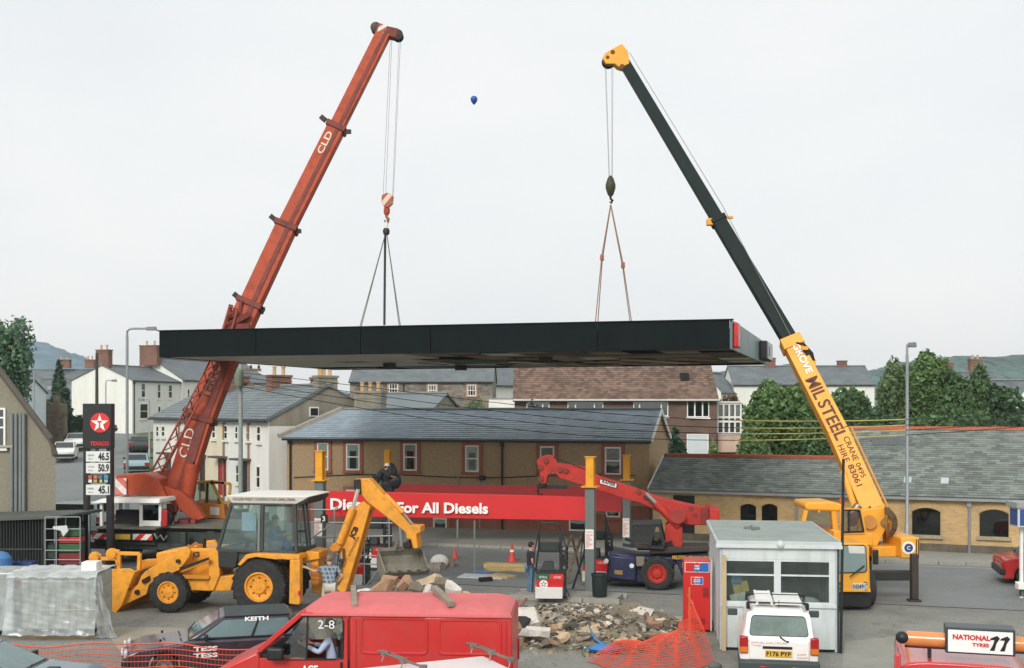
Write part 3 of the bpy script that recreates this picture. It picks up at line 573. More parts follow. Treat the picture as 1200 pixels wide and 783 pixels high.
part('roof_vent',MB().b(a.x-.3,a.x+.3,1.6,2.4,6.2,6.75),darkin,t)
# glazed porch
t=thing('porch','white framed two-storey glazed porch on the end of the brown tiled house','porch',(gx(841,85.5),85.5,ter(85)))
p0=gx(841,85.5); x1=gx(868,85.5); z=lambda py:H-(py-478)*85.5/F
part('base_wall',MB().b(p0,x1,85.5,88,z(530),z(509)),M('pink_panel',(206,178,160),.8),t,w=True)
mb=MB()
for i in range(5): q=p0+(x1-p0)*i/4; mb.b(q-.06,q+.06,85.44,85.56,z(509),z(472))
for yy in (473,489,494,508): mb.b(p0-.05,x1+.05,85.42,85.58,z(yy)-.08,z(yy)+.08)
part('frame',mb,whiteP,t,w=True); part('glazing',MB().b(p0,x1,85.62,85.66,z(509),z(472)),Mglass('porch_glass',(.55,.6,.58),.1,film=.08),t,w=True); part('porch_roof',MB().b(p0-.1,x1+.15,85.3,88,z(472),z(470.5)),whiteP,t,w=True); part('back_wall',MB().b(p0,x1,87.9,88.0,z(509),z(472)),darkin,t,w=True)
# --- white house behind the trees, and others
t,T=house('house','long white house with grey slate roof and brick chimneys behind the trees on the right',(gx(860,118),118),(.996,-.04),14.2,8,6.2,8.15,rendW,slateflat,z0=ter(118)-1.2,over=.12)
row(t,T,[(988,461,996,475)],sash=True,mullions=2); row(t,T,[(920,461,928,473),(955,461,963,473)],sash=True,mullions=1)
chimney(t,(4.4,4),1.0,.8,7.9,9.0,brickO,0); chimney(t,(8.0,4),1.0,.8,7.9,9.0,rendG,0); chimney(t,(11.9,4),.9,.7,7.9,8.7,brickO,0)
t,T=house('house','white gable end with a grey chimney rising beside the green bush',(gx(845,114),114),(.45,.9),6,3.6,5.4,7.2,rendW,slateflat,z0=ter(114)-.9)
chimney(t,(.4,1.8),.5,.7,7.0,8.4,rendG,0)
t,T=house('house','cream gabled house with white bargeboards at the right edge',(gx(1180,86),86),(.995,.1),7.5,8,4.1,6.5,rendC,slateflat,z0=ter(86)-.2,gut=False)
mb=MB(); part('gable',MB().ext([(-.02,-.5,4.1),(4.2,-.5,8.9),(8.4,-.5,4.1),(8.4,-.5,0),(-.02,-.5,0)],(0,.498,0)),rendC,t); part('bargeboard',MB().bar((-.5,-.6,3.55),(4.2,-.6,9.0),.12,.32).bar((8.8,-.6,3.7),(4.2,-.6,9.0),.12,.32),whiteP,t)
t,T=house('house','brick chimneyed roof just showing above the trees on the right',(gx(1108,125),125),(1,0),6.5,7,5.2,7.6,brickO,slateflat,z0=ter(125)-1.4)
chimney(t,(1.4,3.5),1.3,.8,7.4,8.6,brickO,2); chimney(t,(4.6,3.5),1.3,.8,7.4,9.0,brickO,2)
t,T=house('house','brown tiled roof and chimney far right behind the tall tree',(gx(870,190),190),(1,0),9,8,5,7.4,rendC,M('far_tile',(140,104,88),.85,var=.2),z0=ter(190)-1)
# ================================================================= trees and plants
leafM={}
def leafmat(n,rgb):
    if n in leafM: return leafM[n]
    m=M(n,rgb,.6,var=.35,vs=.6,isl=.55,spec=.3); t=m.node_tree; b=t.nodes['Principled BSDF']; b.inputs['Transmission Weight'].default_value=0
    tr=N(t,'ShaderNodeBsdfTranslucent'); tr.inputs[0].default_value=(*mul(lin(rgb),1.3),1); ms=N(t,'ShaderNodeMixShader'); ms.inputs[0].default_value=.25; o=t.nodes['Material Output']
    t.links.new(b.outputs[0],ms.inputs[1]); t.links.new(tr.outputs[0],ms.inputs[2]); t.links.new(ms.outputs[0],o.inputs[0]); leafM[n]=m; return m
bark=M('bark',(84,72,58),.9,var=.3,vs=4,bump=.6,bs=20)
def crown(lobes,n,s,rnd,el=1.):
    mb=MB(); tot=sum(r[0]*r[1]*r[2] for _,r in lobes)
    for c,r in lobes:
        k=int(2.1*n*(r[0]*r[1]*r[2])/tot)+20
        for _ in range(k):
            while 1:
                q=V((rnd.uniform(-1,1),rnd.uniform(-1,1),rnd.uniform(-1,1)))
                if .3<q.length<1: break
            q=q.normalized()*(q.length**.45)*(1+.18*math.sin(q.x*7+c[0])*math.sin(q.z*6+q.y*5))
            p=V(c)+V((q.x*r[0],q.y*r[1],q.z*r[2])); d=V((rnd.uniform(-1,1),rnd.uniform(-1,1),rnd.uniform(-.6,1)))+q*.6; d.normalize()
            a=d.orthogonal().normalized(); a=Matrix.Rotation(rnd.uniform(0,6.28),3,d)@a; b=d.cross(a); ss=s*rnd.uniform(.5,1.15)
            mb.v+=[p-a*ss*el,p-b*ss*.55,p+a*ss*el,p+b*ss*.55]; o=len(mb.v)-4; mb.f.append((o,o+1,o+2,o+3))
    return mb
def tree(name,label,x,y,z0,h,r,n,s,rgb,seed,group=None,trunk=.3,nl=9,shape='round',cat='tree',leafn='leaves',lo=.38):
    rnd=random.Random(seed); t=thing(name,label,cat,(x,y,z0),0,group); mb=MB(); lobes=[]
    if shape=='cone':
        for i in range(9):
            f=i/8; lobes.append(((rnd.uniform(-.1,.1),0,h*(.12+.84*f)),(r*(1.05-f)+.12,r*(1.05-f)+.12,h*.09)))
    else:
        lobes.append(((0,0,h*(.6 if lo<.5 else .74)),(r*.72,r*.72,h*(.32 if lo<.5 else .2))))
        for i in range(nl):
            a=6.28*i/nl+rnd.uniform(-.4,.4); k=rnd.uniform(.35,.8); lobes.append(((math.cos(a)*r*k,math.sin(a)*r*k,h*rnd.uniform(lo,.85)),(r*rnd.uniform(.3,.5),r*rnd.uniform(.3,.5),h*rnd.uniform(.13,.22))))
        if shape=='tall': lobes+= [((rnd.uniform(-.3,.3)*r,0,h*.9),(r*.35,r*.35,h*.14)),((rnd.uniform(-.2,.2)*r,0,h*.2),(r*.6,r*.6,h*.2))]
        if shape=='bush': lobes+= [((rnd.uniform(-.6,.6)*r,rnd.uniform(-.3,.3)*r,h*.22),(r*.55,r*.5,h*.24)) for _ in range(4)]
    mb.path([(0,0,-.3),(rnd.uniform(-.1,.1),0,h*.3),(rnd.uniform(-.2,.2),.1,h*.62),(0,0,h*.85)],[trunk*.5,trunk*.4,trunk*.24,trunk*.08],8)
    for c,_ in lobes[1:]: mb.path([(0,0,h*.25),(c[0]*.5,c[1]*.5,c[2]*.75),c],[trunk*.25,trunk*.15,trunk*.05],5)
    part('trunk',mb,bark,t); part('crown',crown(lobes,n,s,rnd,1.5 if leafn=='needles' else 1.),leafmat(leafn+'_%d_%d_%d'%rgb,rgb),t,smooth=0); return t
def tpx(name,label,px,Y,ytop,rpx,n,s,rgb,seed,ybase=None,**k):
    z0=ter(Y)-.1; h=H-(ytop-478)*Y/F-z0; return tree(name,label,gx(px,Y),Y,z0,h,rpx*Y/F,n,s,rgb,seed,**k)
gA=(100,130,76); gB=(84,114,70); gC=(72,102,68); gD=(120,146,88)
tpx('bush','large dense bright green bush between the brown tiled house and the yellow boom',906,66,436,44,6500,.2,gA,1,shape='bush',cat='bush')
tpx('bush','dark green bush filling the gap just left of the yellow boom base',938,68,462,30,4000,.2,gB,2,shape='bush',cat='bush')
tpx('bush','lower green bush against the red ridge tiles left of the boom',960,64,492,22,2500,.18,gB,3,shape='bush',cat='bush')
tpx('tree','broad green tree just right of the yellow boom lettering',1000,78,452,34,4500,.22,gB,4,shape='bush')
tpx('tree','slim pale birch-like tree behind the right lamp post',1050,80,424,26,4000,.2,(104,126,82),5,shape='tall')
tpx('tree','tallest round green tree right of the lamp post',1092,78,417,30,5500,.2,gA,6,shape='tall')
tpx('tree','spreading dark green tree right of the tallest tree',1130,76,432,34,5000,.21,gB,7,shape='bush')
tpx('tree','dark tree beside the cream gable at right',1166,76,440,30,4500,.21,gC,8,shape='bush')
tpx('bush','low hedge-like bush along the ridge right of the lamp post',1120,68,470,60,4500,.2,gB,9,shape='bush',cat='bush')
tpx('bush','low green bush behind the ridge between the boom and the lamp post',1030,68,474,40,3500,.2,gC,10,shape='bush',cat='bush')
tpx('bush','green bush below the cream gable at the right edge',1185,70,478,36,3000,.2,gC,11,shape='bush',cat='bush')
tpx('bush','rusty brown leaved bush behind the large bright green bush',853,97,455,14,1500,.18,(112,88,62),12,shape='bush',cat='bush')
tpx('bush','small dark shrub against the gable of the brown pebbledash house',792,62,503,11,1500,.14,(58,88,68),13,shape='bush',cat='bush')
tpx('bush','bright green shrub beside the pale garage door',835,62,516,9,900,.12,gD,14,shape='bush',cat='bush')
tpx('bush','pale green shrub above the red ridge tiles by the large bush',885,60,510,24,1800,.15,gA,15,shape='bush',cat='bush')
tpx('bush','small shrub growing in front of the first window of the tiled house',624,82,465,8,700,.14,(66,92,66),16,shape='bush',cat='bush')
tpx('bush','shrub by the rubble stone building door',553,104,470,14,900,.18,gB,17,shape='bush',cat='bush')
tpx('tree','feathery green tree leaning in at the left edge',2,60,362,36,4000,.15,(96,126,98),18,nl=13,leafn='fronds',lo=.62)
tpx('conifer','dark conifer beside the ruined stone wall',70,101,427,17,2500,.24,(58,84,66),19,shape='cone',leafn='needles')
tpx('bush','dark hedge below the conifer at the roadside',86,103,486,16,2200,.2,(60,84,60),20,shape='bush',cat='bush')
rd=random.Random(4)
mb=crown([((gx(px,95+rd.uniform(-8,12)),95+rd.uniform(-8,12),ter(95)+rd.uniform(.8,2.2)),(3.2,2.5,rd.uniform(1.2,2.4))) for px in list(range(860,1260,22))+list(range(455,620,30))],9000,.26,rd)
struct('distant_shrubbery',mb,leafmat('leaves_72_98_56',gB),0,kind='stuff')
# ================================================================= lamp posts, poles, wires
def lamppost(label,px,Y,ytop,z0,arm,r=.07,hd=.9,mat=steelG):
    x=gx(px,Y); zt=H-(ytop-478)*Y/F-z0; t=thing('street_lamp',label,'street lamp',(x,Y,z0))
    part('post',MB().path([(0,0,-.2),(0,0,1.2),(0,0,1.25),(0,0,zt-.4)],[r*1.7,r*1.7,r*1.1,r],10),mat,t)
    pts=[(0,0,zt-.45),(0,0,zt-.15),(arm*.12,0,zt-.03),(arm*.3,0,zt),(arm,0,zt)]; part('arm',MB().path(pts,r*.8,8),mat,t)
    s=1 if arm>0 else -1; part('lantern',MB().hexa([(arm,-.12,zt-.1),(arm+s*hd,-.12,zt-.1),(arm+s*hd,.12,zt-.1),(arm,.12,zt-.1),(arm,-.1,zt+.08),(arm+s*hd*.9,-.1,zt+.1),(arm+s*hd*.9,.1,zt+.1),(arm,.1,zt+.08)] if s>0 else [(arm+s*hd,-.12,zt-.1),(arm,-.12,zt-.1),(arm,.12,zt-.1),(arm+s*hd,.12,zt-.1),(arm+s*hd*.9,-.1,zt+.1),(arm,-.1,zt+.08),(arm,.1,zt+.08),(arm+s*hd*.9,.1,zt+.1)]),M('lantern_grey',(120,124,124),.5),t,bevel=.03)
    return t
lamppost('tall grey street lamp with a long arm at the foot of the hill road',149,60,385,ter(60),1.0,.075,.55)
lamppost('tall grey lamp column in front of the yellow brick shed',1063,44.2,404,.12,.05,.06,.3)
lamppost('thin short street lamp in front of the white gabled house',124,95,446,ter(95),.5,.05,.4)
lamppost('thin street lamp on the bend beside the climbing dark car',175,85,468,ter(85),-.4,.05,.4)
def pole(label,px,Y,ytop,z0,r=.13,top=True,mat=timber):
    x=gx(px,Y); zt=H-(ytop-478)*Y/F-z0; t=thing('telegraph_pole',label,'pole',(x,Y,z0)); part('pole',MB().path([(0,0,-.3),(0,0,zt*.5),(0,0,zt)],[r,r*.9,r*.75],10),mat,t)
    if top:
        tb=part('transformer',MB().lathe([(.02,0),(.18,.02),(.2,.1),(.2,.65),(.16,.75),(.06,.8)],(0,-.3,zt-1.0),(0,0,1),14),M('transformer_green',(116,128,112),.6,dirt=.3),t)
        part('cross_arm',MB().bar((-.9,0,zt-.25),(.9,0,zt-.25),.1,.12).bar((-.6,0,zt-.9),(.6,0,zt-.9),.1,.12),timber,t)
        mb=MB()
        for q in (-.8,-.45,.45,.8): mb.lathe([(.03,0),(.06,.03),(.06,.1),(.03,.16)],(q,0,zt-.19),(0,0,1),8)
        part('insulator',mb,M('brown_ceramic',(96,66,52),.3),t)
    return t,zt
pt,zt=pole('grey-green pole with transformer in front of the white cottages',282,51,427,0,.11,mat=M('pole_grey_green',(158,170,164),.7,var=.12,dirt=.3))
pole('dark wooden pole rising behind the fuel price sign',113.5,85,414,ter(85),.14,False,M('dark_pole',(66,62,56),.9))
pole('thin grey pole behind the ruined wall',40,80,434,ter(80),.06,False,steelG)
wires=[((283,437,51),(600,474,49),(842,492,44),(1230,481,38.5)),((283,442,51),(600,484,49),(842,501,44),(1230,486,38.5)),((283,448,51),(600,493,49),(842,508,44),(1230,492,38.5)),((283,453,51),(600,503,49),(842,516,44),(1230,497,38.5))]
for i,wr in enumerate(wires):
    p=[P(*q) for q in wr]; pts=[]
    for k in range(41):
        t=k/40; u=V((0,0,0))
        ks=[0,.4,.68,1.0]
        for a in range(4):
            l=1.
            for b in range(4):
                if a!=b: l*=(t-ks[b])/(ks[a]-ks[b])
            u+=p[a]*l
        pts.append(u)
    t_=solo('overhead_wire',MB().path(pts,.014,5),M('black_cable',(36,36,36),.6),['topmost','second','third','lowest'][i]+' of the four black overhead wires crossing in front of the roofs','wire',group='overhead wires',base=p[0])
    part('sleeve',MB().path(pts[28:36],.022,6),M('yellow_wire_sleeve',(190,176,104),.6),t_,w=True)
# ================================================================= the canopy hanging from the two cranes
Arf=V((7.05,37.4,0)); Blf=V((-12.6,41.4,0)); D_=V((4.2,13.9,0))
def cz(u): return 7.71-.1*u
def cp(u,v,z): return Arf+(Blf-Arf)*u+D_*v+V((0,0,cz(u)+z))        # u: 0 right..1 left, v: 0 front..1 back
can=thing('filling_station_canopy','huge flat canopy with dark fascia hanging in mid-air from two cranes','canopy',(-.7,46.3,7.6))
fasc=M('dark_green_fascia',(12,22,24),.65,var=.3,vs=.35,dirt=.25,dc=(30,42,44),streak=True,spec=.12)
fascR=M('teal_skylit_fascia',(92,118,120),.35,var=.1,vs=.6,dirt=.2,streak=True)  # right end fascia, sky light put into its paler colour
fh=.935
us=[0,.215,.5,.625,.818,1.]
for a,b in zip(us,us[1:]):
    for v0,v1 in ((0,.006),(.994,1.)):
        g=.0006; q=[cp(a+g,v0,0),cp(b-g,v0,0),cp(b-g,v1,0),cp(a+g,v1,0)]; part('fascia_panel',MB().hexa(q+[x+V((0,0,fh)) for x in q]),fasc,can,w=True)
for u0,u1,mt in ((-.004,.0,fascR),(1.,1.004,fasc)):
    vs_=[0,.2,.4,.6,.8,1.]
    for a,b in zip(vs_,vs_[1:]):
        g=.003; q=[cp(u0,a+g,0),cp(u1,a+g,0),cp(u1,b-g,0),cp(u0,b-g,0)]; part('fascia_panel',MB().hexa(q+[x+V((0,0,fh)) for x in q]),mt,can,w=True)
mb=MB()
for v0,v1 in ((-.003,.008),(.992,1.003)): q=[cp(-.006,v0,fh+.002),cp(1.006,v0,fh+.002),cp(1.006,v1,fh+.002),cp(-.006,v1,fh+.002)]; mb.hexa(q+[x+V((0,0,.035)) for x in q])
part('top_trim',mb,fasc,can,w=True)
mb=MB(); q=[cp(.004,.008,fh*.7),cp(.996,.008,fh*.7),cp(.996,.992,fh*.7),cp(.004,.992,fh*.7)]; mb.hexa(q+[x+V((0,0,.06)) for x in q]); part('roof_deck',mb,M('profiled_deck_underside',(74,78,76),.8,var=.2,dirt=.4,dc=(110,86,60)),can,w=True)
mb=MB()
for k in range(1,6): mb.bar(cp(k/6,.01,.36),cp(k/6,.99,.36),.2,.42)
for k in range(1,9): mb.bar(cp(.005,k/9,.2),cp(.995,k/9,.2),.1,.2)
part('roof_beam',mb,M('rusty_dark_steel',(70,66,58),.8,var=.3,dirt=.4,dc=(112,80,54)),can,w=True)
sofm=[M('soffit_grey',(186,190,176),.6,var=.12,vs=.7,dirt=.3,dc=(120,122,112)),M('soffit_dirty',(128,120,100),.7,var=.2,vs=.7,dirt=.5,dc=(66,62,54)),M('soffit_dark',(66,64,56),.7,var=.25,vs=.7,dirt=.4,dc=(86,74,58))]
rd=random.Random(11); nu,nv=16,10; s0={}
for i in range(nu):
    for j in range(nv):
        u=i/nu; v=j/nv; r=rd.random()
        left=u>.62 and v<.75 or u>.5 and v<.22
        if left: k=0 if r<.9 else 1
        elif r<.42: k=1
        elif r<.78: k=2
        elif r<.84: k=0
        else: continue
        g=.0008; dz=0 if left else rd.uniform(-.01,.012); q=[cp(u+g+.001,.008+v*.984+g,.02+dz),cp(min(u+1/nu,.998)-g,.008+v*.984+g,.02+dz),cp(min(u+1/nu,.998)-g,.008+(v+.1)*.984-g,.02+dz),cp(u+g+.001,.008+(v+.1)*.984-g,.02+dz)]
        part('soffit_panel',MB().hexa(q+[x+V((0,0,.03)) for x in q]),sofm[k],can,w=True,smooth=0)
for (u,v,l,c) in ((.57,.35,1.8,(30,128,86)),(.47,.5,1.4,(196,190,176)),(.33,.55,2.2,(150,120,84)),(.24,.45,1.6,(170,150,120)),(.2,.6,1.5,(176,170,160)),(.66,.5,1.2,(120,124,118)),(.42,.62,1.6,(150,112,80)),(.15,.42,1.9,(140,104,72)),(.28,.72,2.0,(120,96,74)),(.5,.68,1.7,(164,150,124))):
    a=cp(u,v,-.03); part('loose_panel',MB().bar(a,a+V((l,.3,-.06)),.55,.03),M('loose_panel_%d'%c[0],c,.6),can,w=True)
for (u,v) in ((.35,.25),(.62,.7),(.72,.5)):
    a=cp(u,v,0); part('bracket',MB().box(a-V((0,0,.12)),(.5,.5,.22)),greasy,can,w=True)
def sp(v,z,off=0): return cp(-.004,v,z)+E1*off                       # right end signs
q=[sp(.015,.06,.0),sp(.015,.06,.16),sp(.075,.06,.16),sp(.075,.06,.0)]
lb=part('light_box',MB().hexa(q+[x+V((0,0,.82)) for x in q]),M('red_light_box',(206,44,46),.3),can,w=True,bevel=.05)
text('*',whiteT,lb,sp(.03,.25,.163),D_,(0,0,1),height=.3,bold=.02,w=True,name='star')
q=[sp(.72,.1,.02),sp(.72,.1,.3),sp(.95,.1,.3),sp(.95,.1,.02)]
lb=part('light_box',MB().hexa(q+[x+V((0,0,.75)) for x in q]),M('sign_box_black',(26,28,28),.4),can,w=True,bevel=.03)
q=[sp(.75,.14,.305),sp(.93,.14,.305),sp(.93,.8,.305),sp(.75,.8,.305)]; part('sign_face',MB().ext(q,E1*.01),M('grey_sign_face',(190,194,190),.4),lb,w=True)
text('24',blackT,lb,sp(.78,.25,.317),D_,(0,0,1),height=.42,bold=.03,w=True)
# ================================================================= wheels
def wheel(par,c,ax,r,w,rim,rr=.58,lugs=0,n=28,hub=None):
    """tyre with its rim as a sub-part; c centre, ax axle pointing to the outer side (parent's coordinates)"""
    c=V(c); ax=V(ax).normalized()
    mb=MB().lathe([(r*rr*.97,-w*.42),(r*rr*1.05,-w*.46),(r*.86,-w*.5),(r*.97,-w*.42),(r,-w*.28),(r,w*.28),(r*.97,w*.42),(r*.86,w*.5),(r*rr*1.05,w*.46),(r*rr*.97,w*.3)],c,ax,n,False)
    if lugs:
        u=V((0,0,1)) if abs(ax.z)<.9 else V((1,0,0)); a=ax.cross(u).normalized(); e=ax.cross(a)
        for i in range(lugs):
            for sgn in (-1,1):
                t0=6.28318*(i+(.5 if sgn>0 else 0))/lugs; t1=t0+.26*sgn*sgn
                d0=a*math.cos(t0)+e*math.sin(t0); d1=a*math.cos(t1)+e*math.sin(t1)
                mb.bar(c+d0*r*1.0+ax*w*.02*sgn,c+d1*r*.985+ax*w*.47*sgn,r*.075,r*.075,up=d0)
    wh=part('wheel',mb,rubber,par)
    k=r*rr; o=w*.36
    part('rim',MB().lathe([(k*1.02,o*.9),(k*1.02,w*.44),(k*.92,w*.45),(k*.86,w*.3),(k*.56,w*.24),(k*.5,w*.32),(k*.44,w*.4),(k*.2,w*.42),(k*.16,w*.46),(0.001,w*.46)],c,ax,24,False),rim,wh)
    mb=MB(); u=V((0,0,1)); a=ax.cross(u).normalized(); e=ax.cross(a)
    for i in range(8): q=c+ax*w*.27+(a*math.cos(i*.785)+e*math.sin(i*.785))*k*.62; mb.tube(q-ax*.03,q+ax*.03,k*.05,n=6)
    part('wheel_nut',mb,greasy,wh); return wh
def boomsec(par,p0,p1,w0,h0,w1,h1,mat,name='boom_section',up=(0,0,1),chamfer=0): return part(name,MB().bar(p0,p1,w0,h0,w1,h1,up),mat,par,w=True,bevel=.025)
def ropes(pairs,r,label,base):
    mb=MB()
    for a,b in pairs: mb.tube(a,b,r,n=5,cap=False)
    return solo('hoist_rope',mb,cable,label,'rope',base=base)
# ================================================================= orange crane (left)
Yb=45.; ch=thing('mobile_crane','big orange telescopic crane on a dark carrier behind the digger, boom raised to the right','mobile crane',(gx(145,42.6),42.6,0),math.atan2(-.16,1))
TC=WM(ch)
# carrier: rear facing the camera, chassis running away
cdark=M('carrier_dark_green',(44,52,48),.6,var=.25,dirt=.4,dc=(84,80,68))
part('chassis',MB().b(-1.2,1.2,.05,9.2,.75,1.05).b(-1.2,1.2,.3,9.0,1.05,1.32).b(-1.25,4.5,.9,3.4,1.18,1.3),cdark,ch,bevel=.02)
part('deck',MB().b(-1.25,1.28,-.05,2.2,1.325,1.38).b(1.28,4.55,.6,3.6,1.325,1.39),M('deck_plate',(112,110,98),.7,.2,var=.25,dirt=.4),ch)
part('skirt',MB().b(1.3,4.4,.8,.9,.35,1.17),cdark,ch)
rb=part('bumper',MB().b(-1.2,1.2,-.1,.04,.92,1.2),blackP,ch)
hz=Mstripe('hazard_red_white',(202,40,42),(226,222,214),.34,45)
part('hazard_board',MB().b(-1.18,-.38,-.13,-.105,.95,1.17),hz,rb); part('hazard_board',MB().b(.42,1.18,-.13,-.105,.95,1.17),hz,rb)
part('number_plate',MB().b(-.27,.32,-.13,-.105,.96,1.15),M('rear_plate_yellow',(206,170,60),.5),rb)
part('towing_chain',MB().path([(1.25,-.1,1.2),(1.35,-.1,1.0),(1.5,-.1,1.14),(1.62,-.1,.95),(1.75,-.1,1.12)],.04,6),steel,ch)
for x in (-1.05,1.05):
    for y in (1.4,2.9,6.6,8.0): wheel(ch,(x,y,.55),(1 if x>0 else -1,0,0),.55,.4,blackP)
mb=MB()
for y in (.35,8.6):
    for x in (-2.2,2.2): mb.b(min(0,x),max(0,x),y-.14,y+.14,.55,.8).b(x-.1,x+.1,y-.1,y+.1,.05,1.2).b(x-.3,x+.3,y-.3,y+.3,0,.06)
parts('outrigger_arm',mb,cdark,ch,bevel=.02)
# low white driving cab on the end of the carrier
cb=part('driver_cab',MB().b(.72,1.2,.55,1.6,1.38,1.52).b(1.1,1.2,.55,.63,1.5,2.3).b(.36,.48,.5,.6,1.38,2.3).b(.48,1.2,.5,.56,1.4,1.6).b(.48,1.2,.5,.56,2.2,2.3).b(-1.22,-1.12,.5,.6,1.3,2.3).b(-1.2,1.2,1.9,2.0,1.38,1.7).b(-1.2,-1.1,1.9,2.0,1.38,2.3),whiteP,ch)
part('cab_roof',MB().hexa([(-1.5,.3,2.24),(1.25,.3,2.26),(1.25,2.1,2.26),(-2.1,2.1,2.24),(-1.1,.5,2.40),(1.2,.42,2.44),(1.2,2.0,2.44),(-1.1,2.0,2.40)]),whiteP,cb,bevel=.05,seg=3)
part('cab_window',MB().b(.5,1.1,.52,.54,1.62,2.2),Mglass('crane_glass',(.3,.36,.36),.08),cb)
part('cab_interior',MB().b(-1.0,.3,1.3,1.7,1.38,1.9).b(-1.0,.3,1.2,1.9,1.38,1.45),darkin,cb)
part('tail_lamp',MB().b(1.28,1.5,.4,.5,1.4,2.02),M('red_lamp_post',(176,40,44),.4),ch,bevel=.03)
# superstructure, turned side on
def op(px,py,dy=0.,Y=Yb): return P(px,py,Y+dy)
def poly(px,Y0,Y1,mat,name,par,bevel=.02): return part(name,MB().ext([P(x,y,Y0) for x,y in px],(0,Y1-Y0,0)),mat,par,w=True,bevel=bevel)
poly([(136,557),(170,555),(178,559),(186,562),(198,586),(190,584),(178,580),(136,580)],43.95,45.3,cranO,'counterweight',ch,.05)
hz2=poly([(135,560.5),(148,560.5),(148,579.5),(135,579.5)],43.86,43.885,Mstripe('hazard_white_red',(222,120,110),(236,230,224),.42,-45),'hazard_board',ch,0)
poly([(176,566),(196,571),(212,576),(228,590),(240,607),(228,611),(214,600),(202,590),(186,583)],44.1,44.5,cranO,'slew_frame',ch); poly([(176,566),(196,571),(212,576),(228,590),(240,607),(228,611),(214,600),(202,590),(186,583)],45.5,45.9,cranO,'slew_frame',ch)
poly([(180,553),(202,549),(228,552),(232,562),(222,580),(204,575),(186,566)],45.42,45.5,cranOd,'boom_foot_shade',ch,.02); part('turntable',MB().lathe([(1.2,0),(1.25,.1),(1.25,.3),(1.0,.34),(1.0,.55)],P(205,625,45.2),(0,0,1),24),cranOd,ch,w=True)  # dark plate stands for the shade around the boom foot
mb=MB(); rd=random.Random(3)
for i in range(18): mb.box(P(rd.uniform(183,230),rd.uniform(592,614),rd.uniform(43.9,44.6)),(rd.uniform(.15,.45),.3,rd.uniform(.12,.35)))
part('machinery',mb,M('red_oxide_machinery',(132,50,44),.6,var=.4,vs=3,dirt=.5,dc=(50,40,36)),ch,w=True,bevel=.02)
part('hose_reel',MB().lathe([(.3,-.12),(.34,-.1),(.34,-.06),(.2,-.05),(.2,.05),(.34,.06),(.34,.1),(.3,.12)],P(193,607,43.6),(0,1,0),18),greasy,ch,w=True)
axis=[P(206,588,45.),P(222,541,45.2),P(236,491,45.4),P(262,425,45.8),P(293.5,357,46.2),P(336,266,46.8),P(394.5,150,47.4),P(451,37,48.)]
def bseg(a,b,w0,h0,mat=cranO,w1=None,h1=None,name='boom_section'): return boomsec(ch,a,b,w0,h0,w1 or w0,h1 or h0,mat,name,up=(-1,0,.5))
s1=bseg(axis[0],axis[2],.8,.92); s2=bseg(axis[2],axis[3],.84,.98); s2b=bseg(axis[3],axis[4]+(axis[4]-axis[3])*.04,.84,.98,w1=.8,h1=.92); s3=bseg(axis[4],axis[5],.68,.8); s4=bseg(axis[5],axis[6],.58,.7); s5=bseg(axis[6],axis[7],.48,.58)
for k,(hh,ww) in ((2,(1.14,.98)),(4,(1.05,.95)),(5,(.95,.84)),(6,(.84,.72))):
    d=(axis[k]-axis[k-1]).normalized(); bseg(axis[k]-d*.12,axis[k]+d*.12,ww,hh,cranOd,name='boom_collar')
    parts('roller_bracket',MB().bar(axis[k]+V((-.42,-.2,.25)),axis[k]+V((-.62,-.2,.42)),.16,.2).bar(axis[k]+V((.4,-.2,-.2)),axis[k]+V((.62,-.2,-.2)),.16,.16),greasy,ch,w=True)
# dark strips on the near side, painted for the boom's shaded underside
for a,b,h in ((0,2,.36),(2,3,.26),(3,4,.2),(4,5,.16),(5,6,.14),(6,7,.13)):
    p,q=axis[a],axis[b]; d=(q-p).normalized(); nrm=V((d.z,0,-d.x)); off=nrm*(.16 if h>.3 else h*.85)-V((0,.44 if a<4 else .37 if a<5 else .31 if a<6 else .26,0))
    part('boom_shade_strip',MB().bar(p+off,q+off,.02,h,up=(-1,0,.5)),cranOd,ch,w=True)
# lattice fly jib stowed along the boom
mb=MB(); a0,a1=P(181,551,44.6),P(275,372,45.6); nrm=V((-.3,0,.16))
jj=[a0,P(200,517,44.7),P(226,468,45.),P(250,420,45.3),P(262,393,45.5),P(271,360,45.6)]
for off in (V((0,-.3,0)),V((.25,.2,-.1)),V((.3,-.3,-.14))): mb.path([q+off for q in jj],.045,6)
for i in range(16):
    t=i/15; f=t*(len(jj)-1); k=min(int(f),len(jj)-2); q=jj[k].lerp(jj[k+1],f-k); f2=min(t+1/15,1)*(len(jj)-1); k2=min(int(f2),len(jj)-2); q2=jj[k2].lerp(jj[k2+1],f2-k2)
    mb.tube(q+V((0,-.3,0)),q2+V((.3,-.3,-.14)),.025,n=5).tube(q+V((.25,.2,-.1)),q2+V((0,-.3,0)),.025,n=5)
part('fly_jib',mb,M('jib_red_brown',(150,66,46),.6,var=.2,dirt=.3),ch,w=True)
mb=MB().bar(P(262,388,45.6),P(271,357,45.6),.1,.16).bar(P(266,372,45.5),P(283,368,45.5),.12,.14).bar(P(280,372,45.7),P(283,352,45.7),.1,.12).bar(P(266,384,45.5),P(292,383,45.5),.3,.25).bar(P(270,380,45.4),P(292,368,45.6),.3,.2)
part('jib_bracket',mb,cranOd,ch,w=True)
part('lift_ram',MB().tube(P(219,585,44.7),P(226,544,44.8),.28,n=14).tube(P(216,590,44.7),P(219,585,44.7),.2,n=12),cranO,ch,w=True)
part('ram_rod',MB().tube(P(226,544,44.8),P(239,498,45.3),.075,n=12),greasy,ch,w=True)
